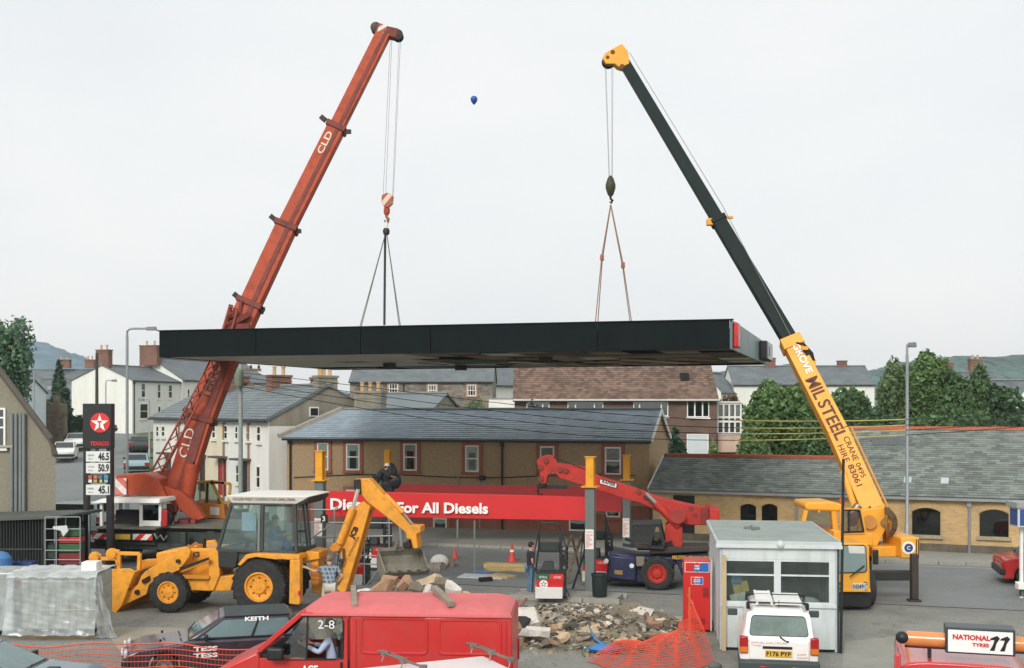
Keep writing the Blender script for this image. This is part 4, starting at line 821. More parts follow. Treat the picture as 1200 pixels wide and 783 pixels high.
# operator's cab beyond the boom foot
yo=M('cab_ochre',(206,158,52),.5,var=.1,dirt=.4,dc=(130,96,50)); cbx=MB()
for a,b in (((226,566),(248,564)),((248,564),(262,593)),((224,566),(224,590)),((243,566),(241,640)),((248,564),(270,567)),((270,567),(268,594)),((246,566),(263,566))):
    cbx.bar(P(*a,46.5),P(*b,46.5),.1,.1).bar(P(*a,48),P(*b,48),.08,.08)
for a in ((226,566),(248,564),(262,593)): cbx.bar(P(*a,46.5),P(*a,48),.09,.09)
oc=part('operator_cab',cbx,yo,ch,w=True); part('cab_lower_panel',MB().ext([P(226,588,46.4),P(262,592,46.4),P(264,608,46.4),P(232,606,46.4)],(0,1.6,0)),M('cab_orange_panel',(222,136,44),.5,dirt=.3),oc,w=True)
part('cab_window',MB().ext([P(226,567,46.45),P(247,565,46.45),P(260,591,46.45),P(226,588,46.45)],(0,.02,0)),Mglass('crane_cab_glass',(.62,.7,.68),.1),oc,w=True)
part('maker_panel',MB().ext([P(246,594,46.36),P(257,595,46.36),P(257,604,46.36),P(246,603,46.36)],(0,.03,0)),whiteP,oc,w=True)
# lettering
def along(s,a,b,px,py,hgt,mat,Y,up=1,bold=.02,width=None):
    u=(P(*b,Y)-P(*a,Y)).normalized(); vv=V((-u.z,0,u.x)) if up>0 else V((u.z,0,-u.x)); return text(s,mat,ch,P(px,py,Y),u,vv,height=hgt,width=width,bold=bold,w=True)
UPO=(-1,0,.5)
facetext('TERRANOVA',ch,axis[2],axis[3],UPO,.86,.75,-.07,.36,2.9,blackT,.02)
facetext('CLD',ch,axis[1],axis[2],UPO,.84,.1,.02,.36,1.15,whiteT,.0)
facetext('CLD',ch,axis[5],axis[6],UPO,.58,(axis[6]-axis[5]).length-1.35,-.04,.27,1.0,M('cream_lettering',(226,206,180),.6),.02)
# boom head with sheaves
tp=axis[7]; mb=MB().bar(tp+V((-.35,0,.05)),tp+V((.55,0,-.15)),.5,.42); part('boom_head',mb,cranOd,ch,w=True,bevel=.04)
part('hazard_board',MB().ext([tp+V((-.28,-.27,-.12)),tp+V((.1,-.27,-.18)),tp+V((.12,-.27,.18)),tp+V((-.2,-.27,.26))],(0,.015,0)),Mstripe('head_stripe',(160,70,50),(230,220,205),.3,60),ch,w=True)
for q in (V((.55,0,-.18)),V((-.36,0,.12))): part('sheave',MB().lathe([(.05,-.22),(.22,-.2),(.16,-.14),(.22,-.08),(.16,0),(.22,.08),(.16,.14),(.22,.2),(.05,.22)],tp+q,(0,1,0),18),greasy,ch,w=True)
# hook block hanging from it
hx,hy=451.,48.
hb=thing('hook_block','red and white striped hook block hanging below the orange boom','hook block',P(453,270,hy))
part('block_body',MB().ext([P(447,229,hy-.15),P(452,226,hy-.15),P(458,226,hy-.15),P(461,230,hy-.15),P(460,238,hy-.15),P(455,243,hy-.15),P(450,243,hy-.15),P(447,237,hy-.15)],(0,.3,0)),Mstripe('block_stripe',(176,84,58),(226,208,188),.36,40),hb,w=True,bevel=.03)
part('shank',MB().tube(P(453.5,243,hy),P(453,252,hy),.1,n=10).tube(P(453.4,244.5,hy),P(453.2,250,hy),.13,n=10),cranO,hb,w=True)
part('hook',MB().path([P(453,251,hy),P(453,254,hy),P(455,257,hy),P(454.5,260,hy),P(452,260.5,hy),P(450.5,258,hy)],[.06,.06,.07,.07,.06,.03],8),M('hook_brown',(150,110,84),.5),hb,w=True)
part('shackle',MB().path([P(453,260,hy),P(452.6,266,hy)],.07,8).box(P(452.7,268,hy),(.12,.12,.12)),whiteP,hb,w=True)
part('swivel',MB().lathe([(.06,0),(.13,.06),(.15,.2),(.1,.3)],P(452.7,276,hy),(0,0,1),10),greasy,hb,w=True)
ropes([(tp+V((.6,-.1,-.35)),P(460,229,hy-.05)),(tp+V((.28,.1,-.3)),P(452,228,hy+.05)),(tp+V((.64,.1,-.35)),P(461,229,hy+.05)),(tp+V((.24,-.1,-.3)),P(449,229,hy-.05))],.008,'thin hoist ropes from the orange boom head to its striped hook block',tp)
mb=MB()
for q in ((415,382,46),(473,380,46),(416.5,382,47),(471.5,380,47)): mb.tube(P(452.7,270,hy),V((*P(q[0],q[1],q[2]).xy,8.2)),.018,n=6)
solo('lifting_sling',mb,M('sling_grey',(104,108,106),.7),'thin wire sling legs spreading from the striped hook block down to the canopy','sling',base=P(452.7,270,hy))
solo('sling_bundle',MB().tube(P(451,272,hy),P(450,381,hy),.035,n=8).tube(P(452,272,hy),P(451,381,hy),.03,n=8),M('sling_dark',(60,64,62),.7),'dark vertical sling hanging straight down from the striped hook block','sling',base=P(451,272,hy))
# ================================================================= yellow crane (right)
yc=thing('mobile_crane','yellow telescopic crane with dark boom beside the white kiosk, cab facing the camera','mobile crane',(gx(988,33),33,0))
def yp(px,Y0,Y1,mat,name,par=None,bevel=.03,label=None): return part(name,MB().ext([P(x,y,Y0) for x,y in px],(0,Y1-Y0,0)),mat,par or yc,w=True,bevel=bevel,label=label)
yp([(936,637),(1016,637),(1019,642),(1021,694),(936,694)],32.9,34.6,cranY,'carrier_cab',bevel=.08)
ws=yp([(978,638.5),(1013,638.5),(1015.5,641),(1016.5,668),(1014,671),(978,672)],32.84,32.89,blackP,'windscreen_seal',bevel=.02)
part('windscreen',MB().ext([P(x,y,32.82) for x,y in ((979,640),(1012,640),(1014.5,642),(1015.3,667),(1013,670),(979,671))],(0,.02,0)),M('crane_windscreen',(128,146,146),.08,var=.12,vs=.8),ws,w=True)
part('windscreen_patch',MB().ext([P(x,y,32.81) for x,y in ((994,639.5),(1013,640),(1013.5,649),(995,648.5))],(0,.006,0)),M('windscreen_pale',(206,206,200),.3),ws,w=True)  # flat pale patch on the windscreen
part('wiper',MB().bar(P(996,676,32.78),P(1013,663,32.78),.03,.03),blackP,yc,w=True)
yp([(979,690),(1020,690),(1021,694),(979,694)],32.86,32.9,cranY,'bumper_lip')
for px in (985,1012): 
    for py in (684,690): part('headlamp',MB().tube(P(px+ (2 if px>1000 else -2),py,32.95),P(px+(2 if px>1000 else -2),py,32.86),.06,n=12),M('lamp_glass_amber',(120,96,60),.2),yc,w=True)
pl=yp([(999,683.5),(1016,683.5),(1016,691.5),(999,691.5)],32.85,32.88,M('plate_grey_white',(196,202,200),.4),'number_plate',bevel=.01)
text('N0491',M('plate_blue_black',(40,52,64),.5),pl,P(1000,690.3,32.845),(1,0,0),(0,0,1),height=.13,width=.34,bold=.02,w=True)
yp([(936,694),(1022,694),(1021,712),(936,712)],33.05,36.,blackP,'chassis'); 
T_=WM(yc)
for x in (gx(962,33.6),gx(1014.5,33.6)):
    for Y in (33.7,38.2): wheel(yc,V((x,Y,.55))-V(yc.location),(1 if x>9.2 else -1,0,0),.55,.42,cranY)
yp([(945,690),(1019,690),(1019,640),(945,640)],34.7,40.5,cranY,'carrier_body')
mb=MB().b(gx(935,36.),gx(1074,36.)-.1,35.3,35.6,.55,.9) if 0 else MB()
for Y0 in (34.6,39.):
    mb.b(gx(1018,34.8),gx(1073,34.8),Y0,Y0+.28,.62,.9)
parts('outrigger_beam',mb,M('outrigger_black',(36,38,38),.6,dirt=.3),yc,w=True,bevel=.02)
mb=MB()
for Y0 in (34.5,39.): x=gx(1071.5,34.6); mb.b(x-.1,x+.1,Y0,Y0+.24,.06,1.42).b(x-.18,x+.18,Y0-.06,Y0+.3,0,.06)
parts('outrigger_jack',mb,M('jack_rusty',(60,52,46),.7,var=.3,dirt=.4,dc=(40,38,36)),yc,w=True,bevel=.02)
# superstructure: operator cab left, boom foot, counterweight arm to the right
yp([(943,592),(946,589),(975,588),(990,592),(991,600),(945,598)],35.2,36.7,cranY,'cab_roof',bevel=.08)
mb=MB()
for a,b in (((944,598),(941,612)),((976,594),(979,624)),((960,598),(958,598))): mb.bar(P(*a,35.3),P(*b,35.3),.14,.12).bar(P(*a,36.6),P(*b,36.6),.14,.12)
for a,b in (((986,596),(987,626)),((987,597),(1008,597)),((1008,597),(1013,624)),((987,625),(1013,624))): mb.bar(P(*a,34.9),P(*b,34.9),.09,.07)
oc=part('operator_cab',mb,cranY,yc,w=True)
mb=MB()
for a,b in (((988,598),(1007,598)),((1007,598),(1012,623)),((988,598),(988,624)),((988,624),(1012,623)),((995,598),(995,624))): mb.bar(P(*a,34.86),P(*b,34.86),.05,.05)
part('window_rubber',mb,blackP,oc,w=True)
part('cab_glass',MB().ext([P(988,598,34.92),P(1007,598,34.92),P(1012,624,34.92),P(988,624,34.92)],(0,.02,0)),Mglass('ycab_glass',(.7,.74,.72),.08),oc,w=True)
part('seat',MB().ext([P(1000,604,35.5),P(1005,600,35.5),P(1008,604,35.5),P(1004,616,35.5),P(999,618,35.5),P(997,612,35.5)],(0,.4,0)),M('maroon_seat',(128,76,64),.8),oc,w=True,bevel=.04)
part('side_screen',MB().ext([P(946,599,35.4),P(976,596,35.4),P(978,622,35.4),P(943,612,35.4)],(0,.02,0)),Mglass('ycab_glass',(.7,.74,.72),.08),oc,w=True)
yp([(978,622),(1022,625),(1024,640),(976,637)],34.9,37.6,cranY,'turret_deck')
mb=MB(); 
part('beacon',MB().lathe([(.09,0),(.1,.05),(.08,.2),(.03,.24)],P(986.5,593,35.8),(0,0,1),12),M('amber_beacon',(206,84,40),.3),yc,w=True)
part('winch',MB().lathe([(.5,-.3),(.5,-.26),(.3,-.25),(.3,.25),(.5,.26),(.5,.3)],P(1030,612,36.2),(.9,-.4,0),20),M('winch_ochre',(150,110,56),.7,var=.4,dirt=.5,dc=(50,44,40)),yc,w=True)
mb=MB(); rd=random.Random(5)
for i in range(7): a=i*.9; c=P(1030,614,35.75); mb.path([c+V((.1+math.cos(-.9+j*.28)*(.3+.035*i),-.05+.03*i,math.sin(-.9+j*.28)*(.34+.03*i))) for j in range(9)],.02,5)
part('rope_coil',mb,M('coil_brown',(96,76,50),.7),yc,w=True)
yp([(1010,598),(1038,594),(1045,608),(1028,640),(1006,640),(1006,612)],35.9,36.15,cranY,'boom_cheek'); yp([(1010,600),(1034,598),(1040,608),(1024,640),(1006,640)],37.1,37.35,cranY,'boom_cheek')
part('pivot_pin',MB().tube(P(1019,612,35.8),P(1019,612,36.),.22,n=16),M('pin_ochre',(190,130,50),.6),yc,w=True)
yp([(1022,641),(1062,640),(1062,653),(1022,653)],35.6,36.6,cranY,'counterweight_arm')
cwt=yp([(1056,630),(1078,630),(1078,655),(1056,655)],35.1,36.9,cranY,'counterweight',bevel=.05)
part('emblem',MB().lathe([(.2,0),(.2,.02),(.0,.02)],P(1064.5,642,35.1),(0,-1,0),20),whiteP,cwt,w=True); part('emblem_ring',MB().lathe([(.13,.02),(.13,.03),(.0,.03)],P(1064.5,642,35.1),(0,-1,0),20),M('emblem_blue',(44,62,110),.5),cwt,w=True); text('C',whiteT,cwt,P(1062.8,644.3,35.065),(1,0,0),(0,0,1),height=.11,bold=.02,w=True)
for px in (1073.5,1076): part('stripe',MB().ext([P(px,632,35.09),P(px+1,632,35.09),P(px+1,654,35.09),P(px,654,35.09)],(0,.008,0)),blackP,cwt,w=True)
part('mirror',MB().box(P(1026,653,33.),(.16,.1,.42)),blackP,yc,w=True,bevel=.03)
ax=[P(1036,622,36.6),P(1022,599,36.8),P(981,507,37.8),P(925.5,399,39.2),P(842,259,41.5),P(733,76,46.)]
def ys(a,b,w0,h0,w1,h1,mat,name='boom_section'): return part(name,MB().bar(a,b,w0,h0,w1,h1,up=(1,0,.5)),mat,yc,w=True,bevel=.02)
b1=ys(ax[0],ax[1],.62,.74,.62,.72,cranY); b2=ys(ax[1],ax[2],.62,.72,.6,.66,cranY); b3=ys(ax[2],ax[3],.6,.66,.56,.6,cranY)
b4=ys(ax[3],ax[4],.46,.5,.44,.48,boomB); b5=ys(ax[4],ax[5],.38,.42,.36,.4,boomB)
d=(ax[3]-ax[2]).normalized(); ys(ax[3]-d*.35,ax[3]+d*.05,.66,.74,.66,.7,cranY,'boom_collar'); d=(ax[4]-ax[3]).normalized(); ys(ax[4]-d*.1,ax[4]+d*.1,.5,.56,.5,.56,boomB,'boom_collar')
part('rope_guide',MB().box(ax[4]+V((-.32,-.05,-.05)),(.22,.3,.24)).box(ax[4]+V((.36,-.05,.12)),(.3,.12,.1)),cranY,yc,w=True,bevel=.02)
part('boom_rail',MB().path([ax[2]+V((.36,-.31,.2)),ax[1]+V((.38,-.31,.2)),ax[0]+V((.3,-.3,.3))],.04,6),M('rail_ochre',(196,136,44),.5),yc,w=True)
part('lift_ram',MB().tube(P(996,606,36.4),P(1006,592,36.4),.13,n=12),steel,yc,w=True); part('ram_barrel',MB().tube(P(988,552,37.),P(1004,604,36.5),.1,n=10),cranY,yc,w=True)
mb=MB(); c=P(939,411,38.8); 
jr=[P(933,402,38.8),P(942,403,38.7),P(952,414,38.6),P(955,424,38.6),P(951,430,38.7)]; mb.path(jr,.04,6); mb.bar(P(943,408,38.7),P(952,425,38.7),.2,.2)
part('hose_reel',mb,greasy,yc,w=True); mb=MB()
for q in (P(943,408,38.56),P(952,425,38.56)): mb.box(q,(.22,.1,.12))
part('reel_frame',mb,cranY,yc,w=True)
brn=M('brown_lettering',(96,44,26),.6); UPY=(1,0,.5)
def ytext(s,k,f,off,hgt,wid,mat,bold=.02): facetext(s,yc,ax[k+1],ax[k],UPY,.6,f,off,hgt,wid,mat,bold)
ytext('GROVE',2,.3,-.08,.24,1.15,whiteT,.03); ytext('MIL',2,1.62,-.22,.42,.78,brn,.02); ytext('STEEL',2,2.5,-.22,.42,1.45,brn,.02)
ytext('CRANE',1,.3,.04,.19,.85,brn,.01); ytext('HIRE',1,.5,-.24,.19,.6,brn,.01); ytext('0495',1,1.25,.05,.17,.5,brn,.01); ytext('83061',1,1.22,-.2,.2,.75,brn,.02)
hp=ax[5]; Yh=46.
yh=part('boom_head',MB().ext([P(x,y,Yh-.25) for x,y in ((706,68),(709,62),(725,53),(729,51),(736,60),(738,75),(730,80),(724,78),(721,75),(710,75))],(0,.5,0)),cranY,yc,w=True,bevel=.03)
part('sheave',MB().lathe([(.05,-.2),(.26,-.18),(.2,-.1),(.26,0),(.2,.1),(.26,.18),(.05,.2)],P(713,72,Yh),(0,1,0),18),greasy,yc,w=True)
part('pin',MB().tube(P(729,78,Yh-.3),P(729,78,Yh+.3),.1,n=10).tube(P(712,67,Yh-.28),P(712,67,Yh+.28),.07,n=10).tube(P(718,61,Yh-.28),P(718,61,Yh+.28),.09,n=8),M('pin_brown',(120,80,40),.6),yc,w=True)
part('boom_rope',MB().path([P(738,62,Yh),P(846,240,41.4),P(931,402,38.8)],.012,5),cable,yc,w=True)
hk=thing('hook_block','dark hook block hanging from the yellow boom head','hook block',P(715.5,236,Yh))
part('block_body',MB().lathe([(.04,0),(.12,.1),(.2,.35),(.2,.5),(.12,.75),(.05,.85)],P(715.5,231,Yh),(0,0,1),12),M('block_olive',(62,62,46),.6,var=.3,dirt=.3,dc=(110,96,50)),hk,w=True)
part('hook',MB().path([P(715.5,231,Yh),P(715.5,233,Yh),P(717.5,235,Yh),P(716.5,238,Yh),P(714,236.5,Yh)],[.05,.05,.06,.05,.02],8),greasy,hk,w=True)
ropes([(P(710,74,Yh),P(714.3,208,Yh)),(P(717,76,Yh),P(717,208,Yh)),(P(709,74,Yh+.1),P(713.6,208,Yh+.1)),(P(718.3,76,Yh-.1),P(717.6,208,Yh-.1))],.008,'thin hoist ropes from the yellow boom head to its dark hook block',P(713,72,Yh))
slm=M('sling_tan',(140,112,90),.8); mb=MB()
for (x,y,Y,xm,ym) in ((695.5,377,44,705,302),(698.5,377,48,706,302),(741.5,376,44,729.5,312),(744.5,376,48,730.5,312)):
    e=V((*P(x,y,Y).xy,8.3)); m_=P(xm,ym,Y*.5+Yh*.5); mb.tube(P(715.7,240,Yh),m_,.03,n=6).tube(m_,e,.02,n=6)
sl_=solo('lifting_sling',mb,slm,'tan rope sling in an upturned V between the dark hook block and the canopy','sling',base=P(715.7,240,Yh))
mb=MB()
for (x,y) in ((705.5,302),(730,311)): mb.lathe([(.03,-.14),(.08,-.1),(.08,.1),(.03,.14)],P(x,y,Yh),(0,0,1),8)
part('shackle',mb,M('shackle_red',(190,96,80),.5),sl_,w=True)
# ================================================================= backhoe digger
TJp=V((gx(302,32.2),32.2,0)); dg=thing('backhoe_digger','yellow wheeled backhoe digger with white cab roof, rear arm reaching over the rubble','digger',TJp,R(-9)); TJ=WM(dg)
def J(px,py,y=0.): return hit(TJ,px,py,y)
def jp(px,y0,y1,mat,name,bevel=.02,par=None,yref=None): 
    return part(name,MB().ext([V((q.x,y0,q.z)) for q in (J(a,b,y0 if yref is None else yref) for a,b in px)],(0,y1-y0,0)),mat,par or dg,bevel=bevel)
def z4(l): return [(x/4+100,y/4+560) for x,y in l]          # helper for traced outlines
c=J(302,692,.2); wheel(dg,(0,.25,.79),(0,-1,0),.79,.44,jy,.52,18,32); wheel(dg,(.0,1.95,.79),(0,1,0),.79,.44,jy,.52,18,32)
fw=J(197,694,.1).x; wheel(dg,(fw,.22,.57),(0,-1,0),.57,.34,jy,.55,16,28); wheel(dg,(fw,1.9,.55),(0,1,0),.55,.34,jy,.55,16,28)
jp(z4([(440,470),(590,465),(700,455),(700,505),(680,532),(600,532),(470,528),(440,500)]),.35,1.85,jy,'chassis',.03)
jp(z4([(330,352),(440,334),(600,330),(625,345),(625,460),(440,470),(330,420)]),.55,1.65,jy,'bonnet',.05)
jp(z4([(575,335),(605,330),(625,345),(630,455),(600,530),(580,528)]),.28,.5,jy,'loader_tower',.02); jp(z4([(575,335),(605,330),(625,345),(630,455),(600,530),(580,528)]),1.7,1.92,jy,'loader_tower',.02)
armL=[(440,330),(478,326),(492,345),(486,372),(440,432),(404,448),(300,500),(286,546),(150,612),(138,640),(124,622),(130,600),(245,500),(262,458),(300,425),(420,362)]
jp(z4(armL),.12,.26,jy,'loader_arm',.015); jp(z4(armL),1.94,2.08,jy,'loader_arm',.015,yref=.12)
for yy in (.3,1.8):
    a,b=J(*z4([(475,340)])[0],yy),J(*z4([(280,445)])[0],yy); part('loader_ram',MB().tube(a,a.lerp(b,.55),.055,n=10),jy,dg); part('ram_rod',MB().tube(a.lerp(b,.55),b,.03,n=8),chrome,dg)
jp(z4([(445,432),(580,378),(582,392),(450,445)]),.1,.2,jy,'lift_ram',.02); jp(z4([(455,455),(580,460),(580,476),(470,474)]),.2,.34,M('digger_rail',(206,136,34),.5,dirt=.4),'side_rail',.01)
jp(z4([(440,420),(578,372),(578,382),(444,436)]),.06,.09,blackP,'ram_slot',.004)
bk=[(72,440),(120,428),(205,425),(235,440),(215,480),(170,600),(140,636),(122,625),(112,560),(90,500)]
jp(z4(bk),-.06,.0,jy,'bucket_side',.01); jp(z4(bk),2.2,2.26,jy,'bucket_side',.01,yref=0)
mb=MB(); prof=[J(*q,0) for q in z4([(235,440),(215,480),(180,580),(140,636),(120,615)])]
for i in range(len(prof)-1):
    a,b=prof[i],prof[i+1]; mb.ext([V((a.x,0,a.z)),V((b.x,0,b.z)),V((b.x-.03,0,b.z+.03)),V((a.x-.03,0,a.z+.03))],(0,2.2,0))
part('bucket',mb,jy,dg)
for y0 in (.35,1.5):                                           # pallet forks folded back over the bucket
    mb=MB()
    for a,b in (((5,370),(50,372)),((50,385),(130,385)),((90,348),(135,352)),((135,360),(232,362)),((232,362),(228,440)),((135,360),(132,545)),((112,352),(135,420)),((20,395),(80,440))):
        p,q=J(*z4([a])[0],y0-.3),J(*z4([b])[0],y0-.3); mb.bar(V((p.x,y0,p.z)),V((q.x,y0,q.z)),.1,.1,up=(0,1,0))
    for q in ((100,362),(20,378)): p=J(*z4([q])[0],y0-.3); mb.tube((p.x,y0-.08,p.z),(p.x,y0+.08,p.z),.16,n=10)
    part('fork_frame',mb,jy,dg,bevel=.01)
mb=MB()
for q,r in (((245,535),.07),((437,390),.06),((165,545),.05),((205,520),.04),((135,612),.05),((128,600),.04)): p=J(*z4([q])[0],.1); mb.tube((p.x,.1,p.z),(p.x,.03,p.z),r,n=12)
parts('pivot_pin',mb,greasy,dg)
jp(z4([(262,480),(296,460),(300,478),(268,498)]),.03,.13,greasy,'linkage',.01)
# cab
cab=[(682,122),(618,330)]
mbf=MB()
def jb(mb,a,b,y,w_=.09,h=.1): 
    p,q=J(*z4([a])[0],y),J(*z4([b])[0],y); return mb.bar(p,q,w_,h,up=(0,1,0))
for yy in (.3,1.9):
    for a,b in (((684,122),(622,338)),((818,122),(812,345)),((832,122),(828,350)),((982,118),(990,350)),((680,122),(985,118)),((622,338),(990,350))): jb(mbf,a,b,yy)
for a in ((684,122),(622,338),(985,118),(988,350)): p=J(*z4([a])[0],.3); mbf.bar(V((p.x,.3,p.z)),V((p.x,1.9,p.z)),.09,.09)
cf=part('cab_frame',mbf,jdark,dg,bevel=.01)
mbr=MB()
for a,b in (((1020,118),(1042,335)),((1036,112),(1055,330)),((1000,250),(1036,250))): jb(mbr,a,b,.5,.05,.05); jb(mbr,a,b,1.7,.05,.05)
part('rear_window_frame',mbr,blackP,cf)
gl=Mglass('digger_glass',(.8,.88,.87),.05,film=.13,filmc=(160,182,182))  # pale film imitates reflections on the cab glass
def jq(px,y,mat,name,par): ps=[J(*z4([q])[0],.3) for q in px]; return part(name,MB().ext([V((p.x,y,p.z)) for p in ps],(0,.012,0)),mat,par,smooth=0)
jq([(690,130),(805,130),(800,336),(632,332)],.29,gl,'side_glass',cf); jq([(842,132),(968,132),(970,340),(834,338)],.29,gl,'door_glass',cf)
jq([(690,130),(805,130),(800,336),(632,332)],1.9,gl,'side_glass',cf); jq([(842,132),(968,132),(970,340),(834,338)],1.9,gl,'door_glass',cf)
jp(z4([(842,128),(968,128),(968,134),(842,134)]),.26,.29,blackP,'door_seal',.003,cf); jp(z4([(836,340),(972,342),(972,348),(836,346)]),.26,.29,blackP,'door_seal',.003,cf)
jp(z4([(808,128),(820,128),(816,345),(806,345)]),.24,.3,M('door_post_grey',(120,128,122),.5),'door_post',.004,cf)
jp(z4([(618,338),(716,348),(708,420),(690,428),(622,422)]),.27,1.93,M('cab_lower_black',(40,46,46),.5,dirt=.2),'cab_lower_panel',.04)
jp(z4([(716,348),(990,350),(990,385),(716,400)]),.34,1.87,jdark,'cab_base',.02)
rfw=M('cab_roof_white',(238,236,228),.4,var=.03,dirt=.2,dc=(190,186,170))
a0,a1=J(*z4([(668,112)])[0],.18).x,J(*z4([(992,112)])[0],.18).x; zt=J(*z4([(800,84)])[0],.18).z; zb=J(*z4([(800,122)])[0],.18).z
rf_=part('cab_roof',MB().hexa([(a0+.08,.24,zb),(a1,.24,zb),(a1,1.96,zb),(a0+.08,1.96,zb),(a0-.02,.12,zt),(a1+.38,.12,zt),(a1+.38,2.08,zt),(a0-.02,2.08,zt)]).hexa([(a0,.12,zt),(a1+.36,.12,zt),(a1+.36,2.08,zt),(a0,2.08,zt),(a0+.4,.5,zt+.05),(a1+.1,.5,zt+.05),(a1+.1,1.7,zt+.05),(a0+.4,1.7,zt+.05)]),rfw,dg,bevel=.03,seg=3)
n0=V((0,-(zt-zb),-.12)).normalized(); text('HOLDER PRIEST CONSTRUCTION (0495) 290696',M('roof_lettering',(112,92,92),.6),rf_,(a0+.16,.207-.02,zb+.07),(1,0,0),(0,-.12,zt-zb),width=a1-a0-.2,height=.12,bold=0.01)
jp(z4([(988,122),(1036,96),(1052,100),(1034,118),(1002,134)]),.2,2.,blackP,'roof_rear_lip',.01,rf_)
# rear mudguard, stabiliser and lettering
jp(z4([(712,408),(752,360),(800,355),(1004,362),(1004,385),(905,385),(800,372),(762,380),(726,414)]),-.02,.6,jy,'mudguard',.02)
jp(z4([(958,386),(1005,384),(1006,590),(996,596),(954,590)]),-.04,.22,jy,'stabiliser_leg',.02); jp(z4([(958,386),(1005,384),(1006,590),(996,596),(954,590)]),1.95,2.2,jy,'stabiliser_leg',.02,yref=0)
q=J(*z4([(902,394)])[0],-.03); text('3CX',blackT,dg,(q.x,-.045,q.z-.01),(1,0,0),(0,0,1),height=.1,width=.27,bold=.04)
q=J(*z4([(502,384)])[0],.1); u=V((1,0,.12)); text('JCB',blackT,dg,(q.x,.1,q.z+.01),u,V((-.12,0,1)),height=.2,width=.24,bold=.05,shear=.2)
q=z4([(985,540)])[0]
part('tail_lamp',MB().box(J(*z4([(1003,540)])[0],-.05),(.06,.06,.12)),redS,dg)
# interior
dsl=M('seat_black',(40,42,44),.8)
sx=J(*z4([(880,320)])[0],1.0).x
part('seat',MB().b(sx-.25,sx+.22,.85,1.35,1.5,1.66).b(sx+.16,sx+.3,.85,1.35,1.6,2.25),dsl,dg,bevel=.05); 
p=J(*z4([(740,330)])[0],1.1); part('steering_column',MB().tube((p.x,1.1,1.3),(p.x+.15,1.1,1.95),.05,n=8).lathe([(.2,-.02),(.22,0),(.2,.02),(.18,0)],(p.x+.16,1.1,1.97),(.3,0,1),16),dsl,dg)
part('dashboard',MB().b(p.x-.25,p.x+.05,.6,1.6,1.3,1.75),dsl,dg,bevel=.03)
p=J(*z4([(690,200)])[0],1.88); part('sun_blind',MB().b(p.x+.3,p.x+.75,1.86,1.88,p.z-.3,p.z+.25),M('pale_blue_sheet',(150,186,206),.6),dg)
# exhaust
p=J(238,636,.6); part('exhaust',MB().tube((p.x,.7,1.6),(p.x,.7,2.05),.05,n=10),greasy,dg)
mb=MB()
for q in ((222,641),(230,638),(236,640)): p=J(*q,.8); mb.path([(p.x-.2,.8,p.z-.1),(p.x,.75,p.z+.05),(p.x+.2,.8,p.z-.08)],.035,6)
part('hydraulic_hose',mb,M('hose_ochre',(170,110,40),.6),dg)
# backhoe: kingpost, boom, dipper, bucket
def z5(l): return [(330+x*.2043,540+y*.2043) for x,y in l]
YB=.8
def bp(l,y0,y1,mat,name,bevel=.015,par=None): return jp(z5(l),y0,y1,mat,name,bevel,par,yref=YB)
bp([(110,540),(165,510),(225,520),(230,560),(170,570),(112,600)],.6,1.5,jy,'rear_frame',.03)
bp([(170,575),(215,560),(222,690),(200,720),(172,700)],.7,1.3,jy,'kingpost',.03)
bp([(322,735),(335,640),(345,560),(330,470),(430,260),(470,232),(512,262),(440,520),(372,748),(345,755)],.72,.86,jy,'boom',.015); bm2=bp([(322,735),(335,640),(345,560),(330,470),(430,260),(470,232),(512,262),(440,520),(372,748),(345,755)],1.14,1.28,jy,'boom',.015)
bp([(360,480),(430,300),(480,262),(440,440),(380,640),(350,640)],.86,1.14,jy,'boom_web',.01)
bp([(282,500),(300,470),(340,465),(356,490),(340,520),(300,525)],.6,1.4,M('digger_knuckle',(206,130,36),.5,dirt=.5,dc=(120,80,40)),'boom_knuckle',.05)
a,b,c2=[J(*q,.6) for q in z5([(330,475),(405,275),(436,165)])]
part('boom_ram',MB().tube((a.x,.66,a.z),(b.x,.66,b.z),.11,n=12),jy,dg); part('ram_rod',MB().tube((b.x,.66,b.z),(c2.x,.66,c2.z),.055,n=10),M('bright_ram',(226,224,220),.15,.6,var=.02),dg)
dip=[(420,105),(500,103),(528,132),(640,260),(735,368),(792,378),(796,402),(770,430),(788,500),(752,500),(738,440),(690,392),(600,320),(492,236),(456,190),(452,120)]
bp(dip,.78,1.22,jy,'dipper',.02); bp([(418,108),(455,104),(458,180),(440,200),(418,150)],.7,1.3,greasy,'dipper_knuckle',.02)
a,b,c2=[J(*q,.8) for q in z5([(590,210),(690,312),(745,372)])]; part('bucket_ram',MB().tube((a.x,.9,a.z+.06),(b.x,.9,b.z+.06),.07,n=10),jy,dg); part('ram_rod',MB().tube((b.x,.9,b.z+.06),(c2.x,.9,c2.z+.04),.035,n=8),steel,dg)
bp([(716,400),(740,372),(800,372),(800,410),(775,420),(786,500),(762,505),(745,450),(718,445)],.74,1.26,jy,'bucket_link',.02); bp([(700,470),(730,455),(748,480),(735,505),(705,500)],.7,1.3,greasy,'bucket_linkage',.02)
bstl=M('worn_bucket_steel',(140,136,122),.6,.3,var=.25,vs=2,dirt=.5,dc=(86,78,66)); bstl=M('worn_bucket_steel',(146,142,126),.6,.3,var=.25,vs=2,dirt=.5,dc=(86,78,66))
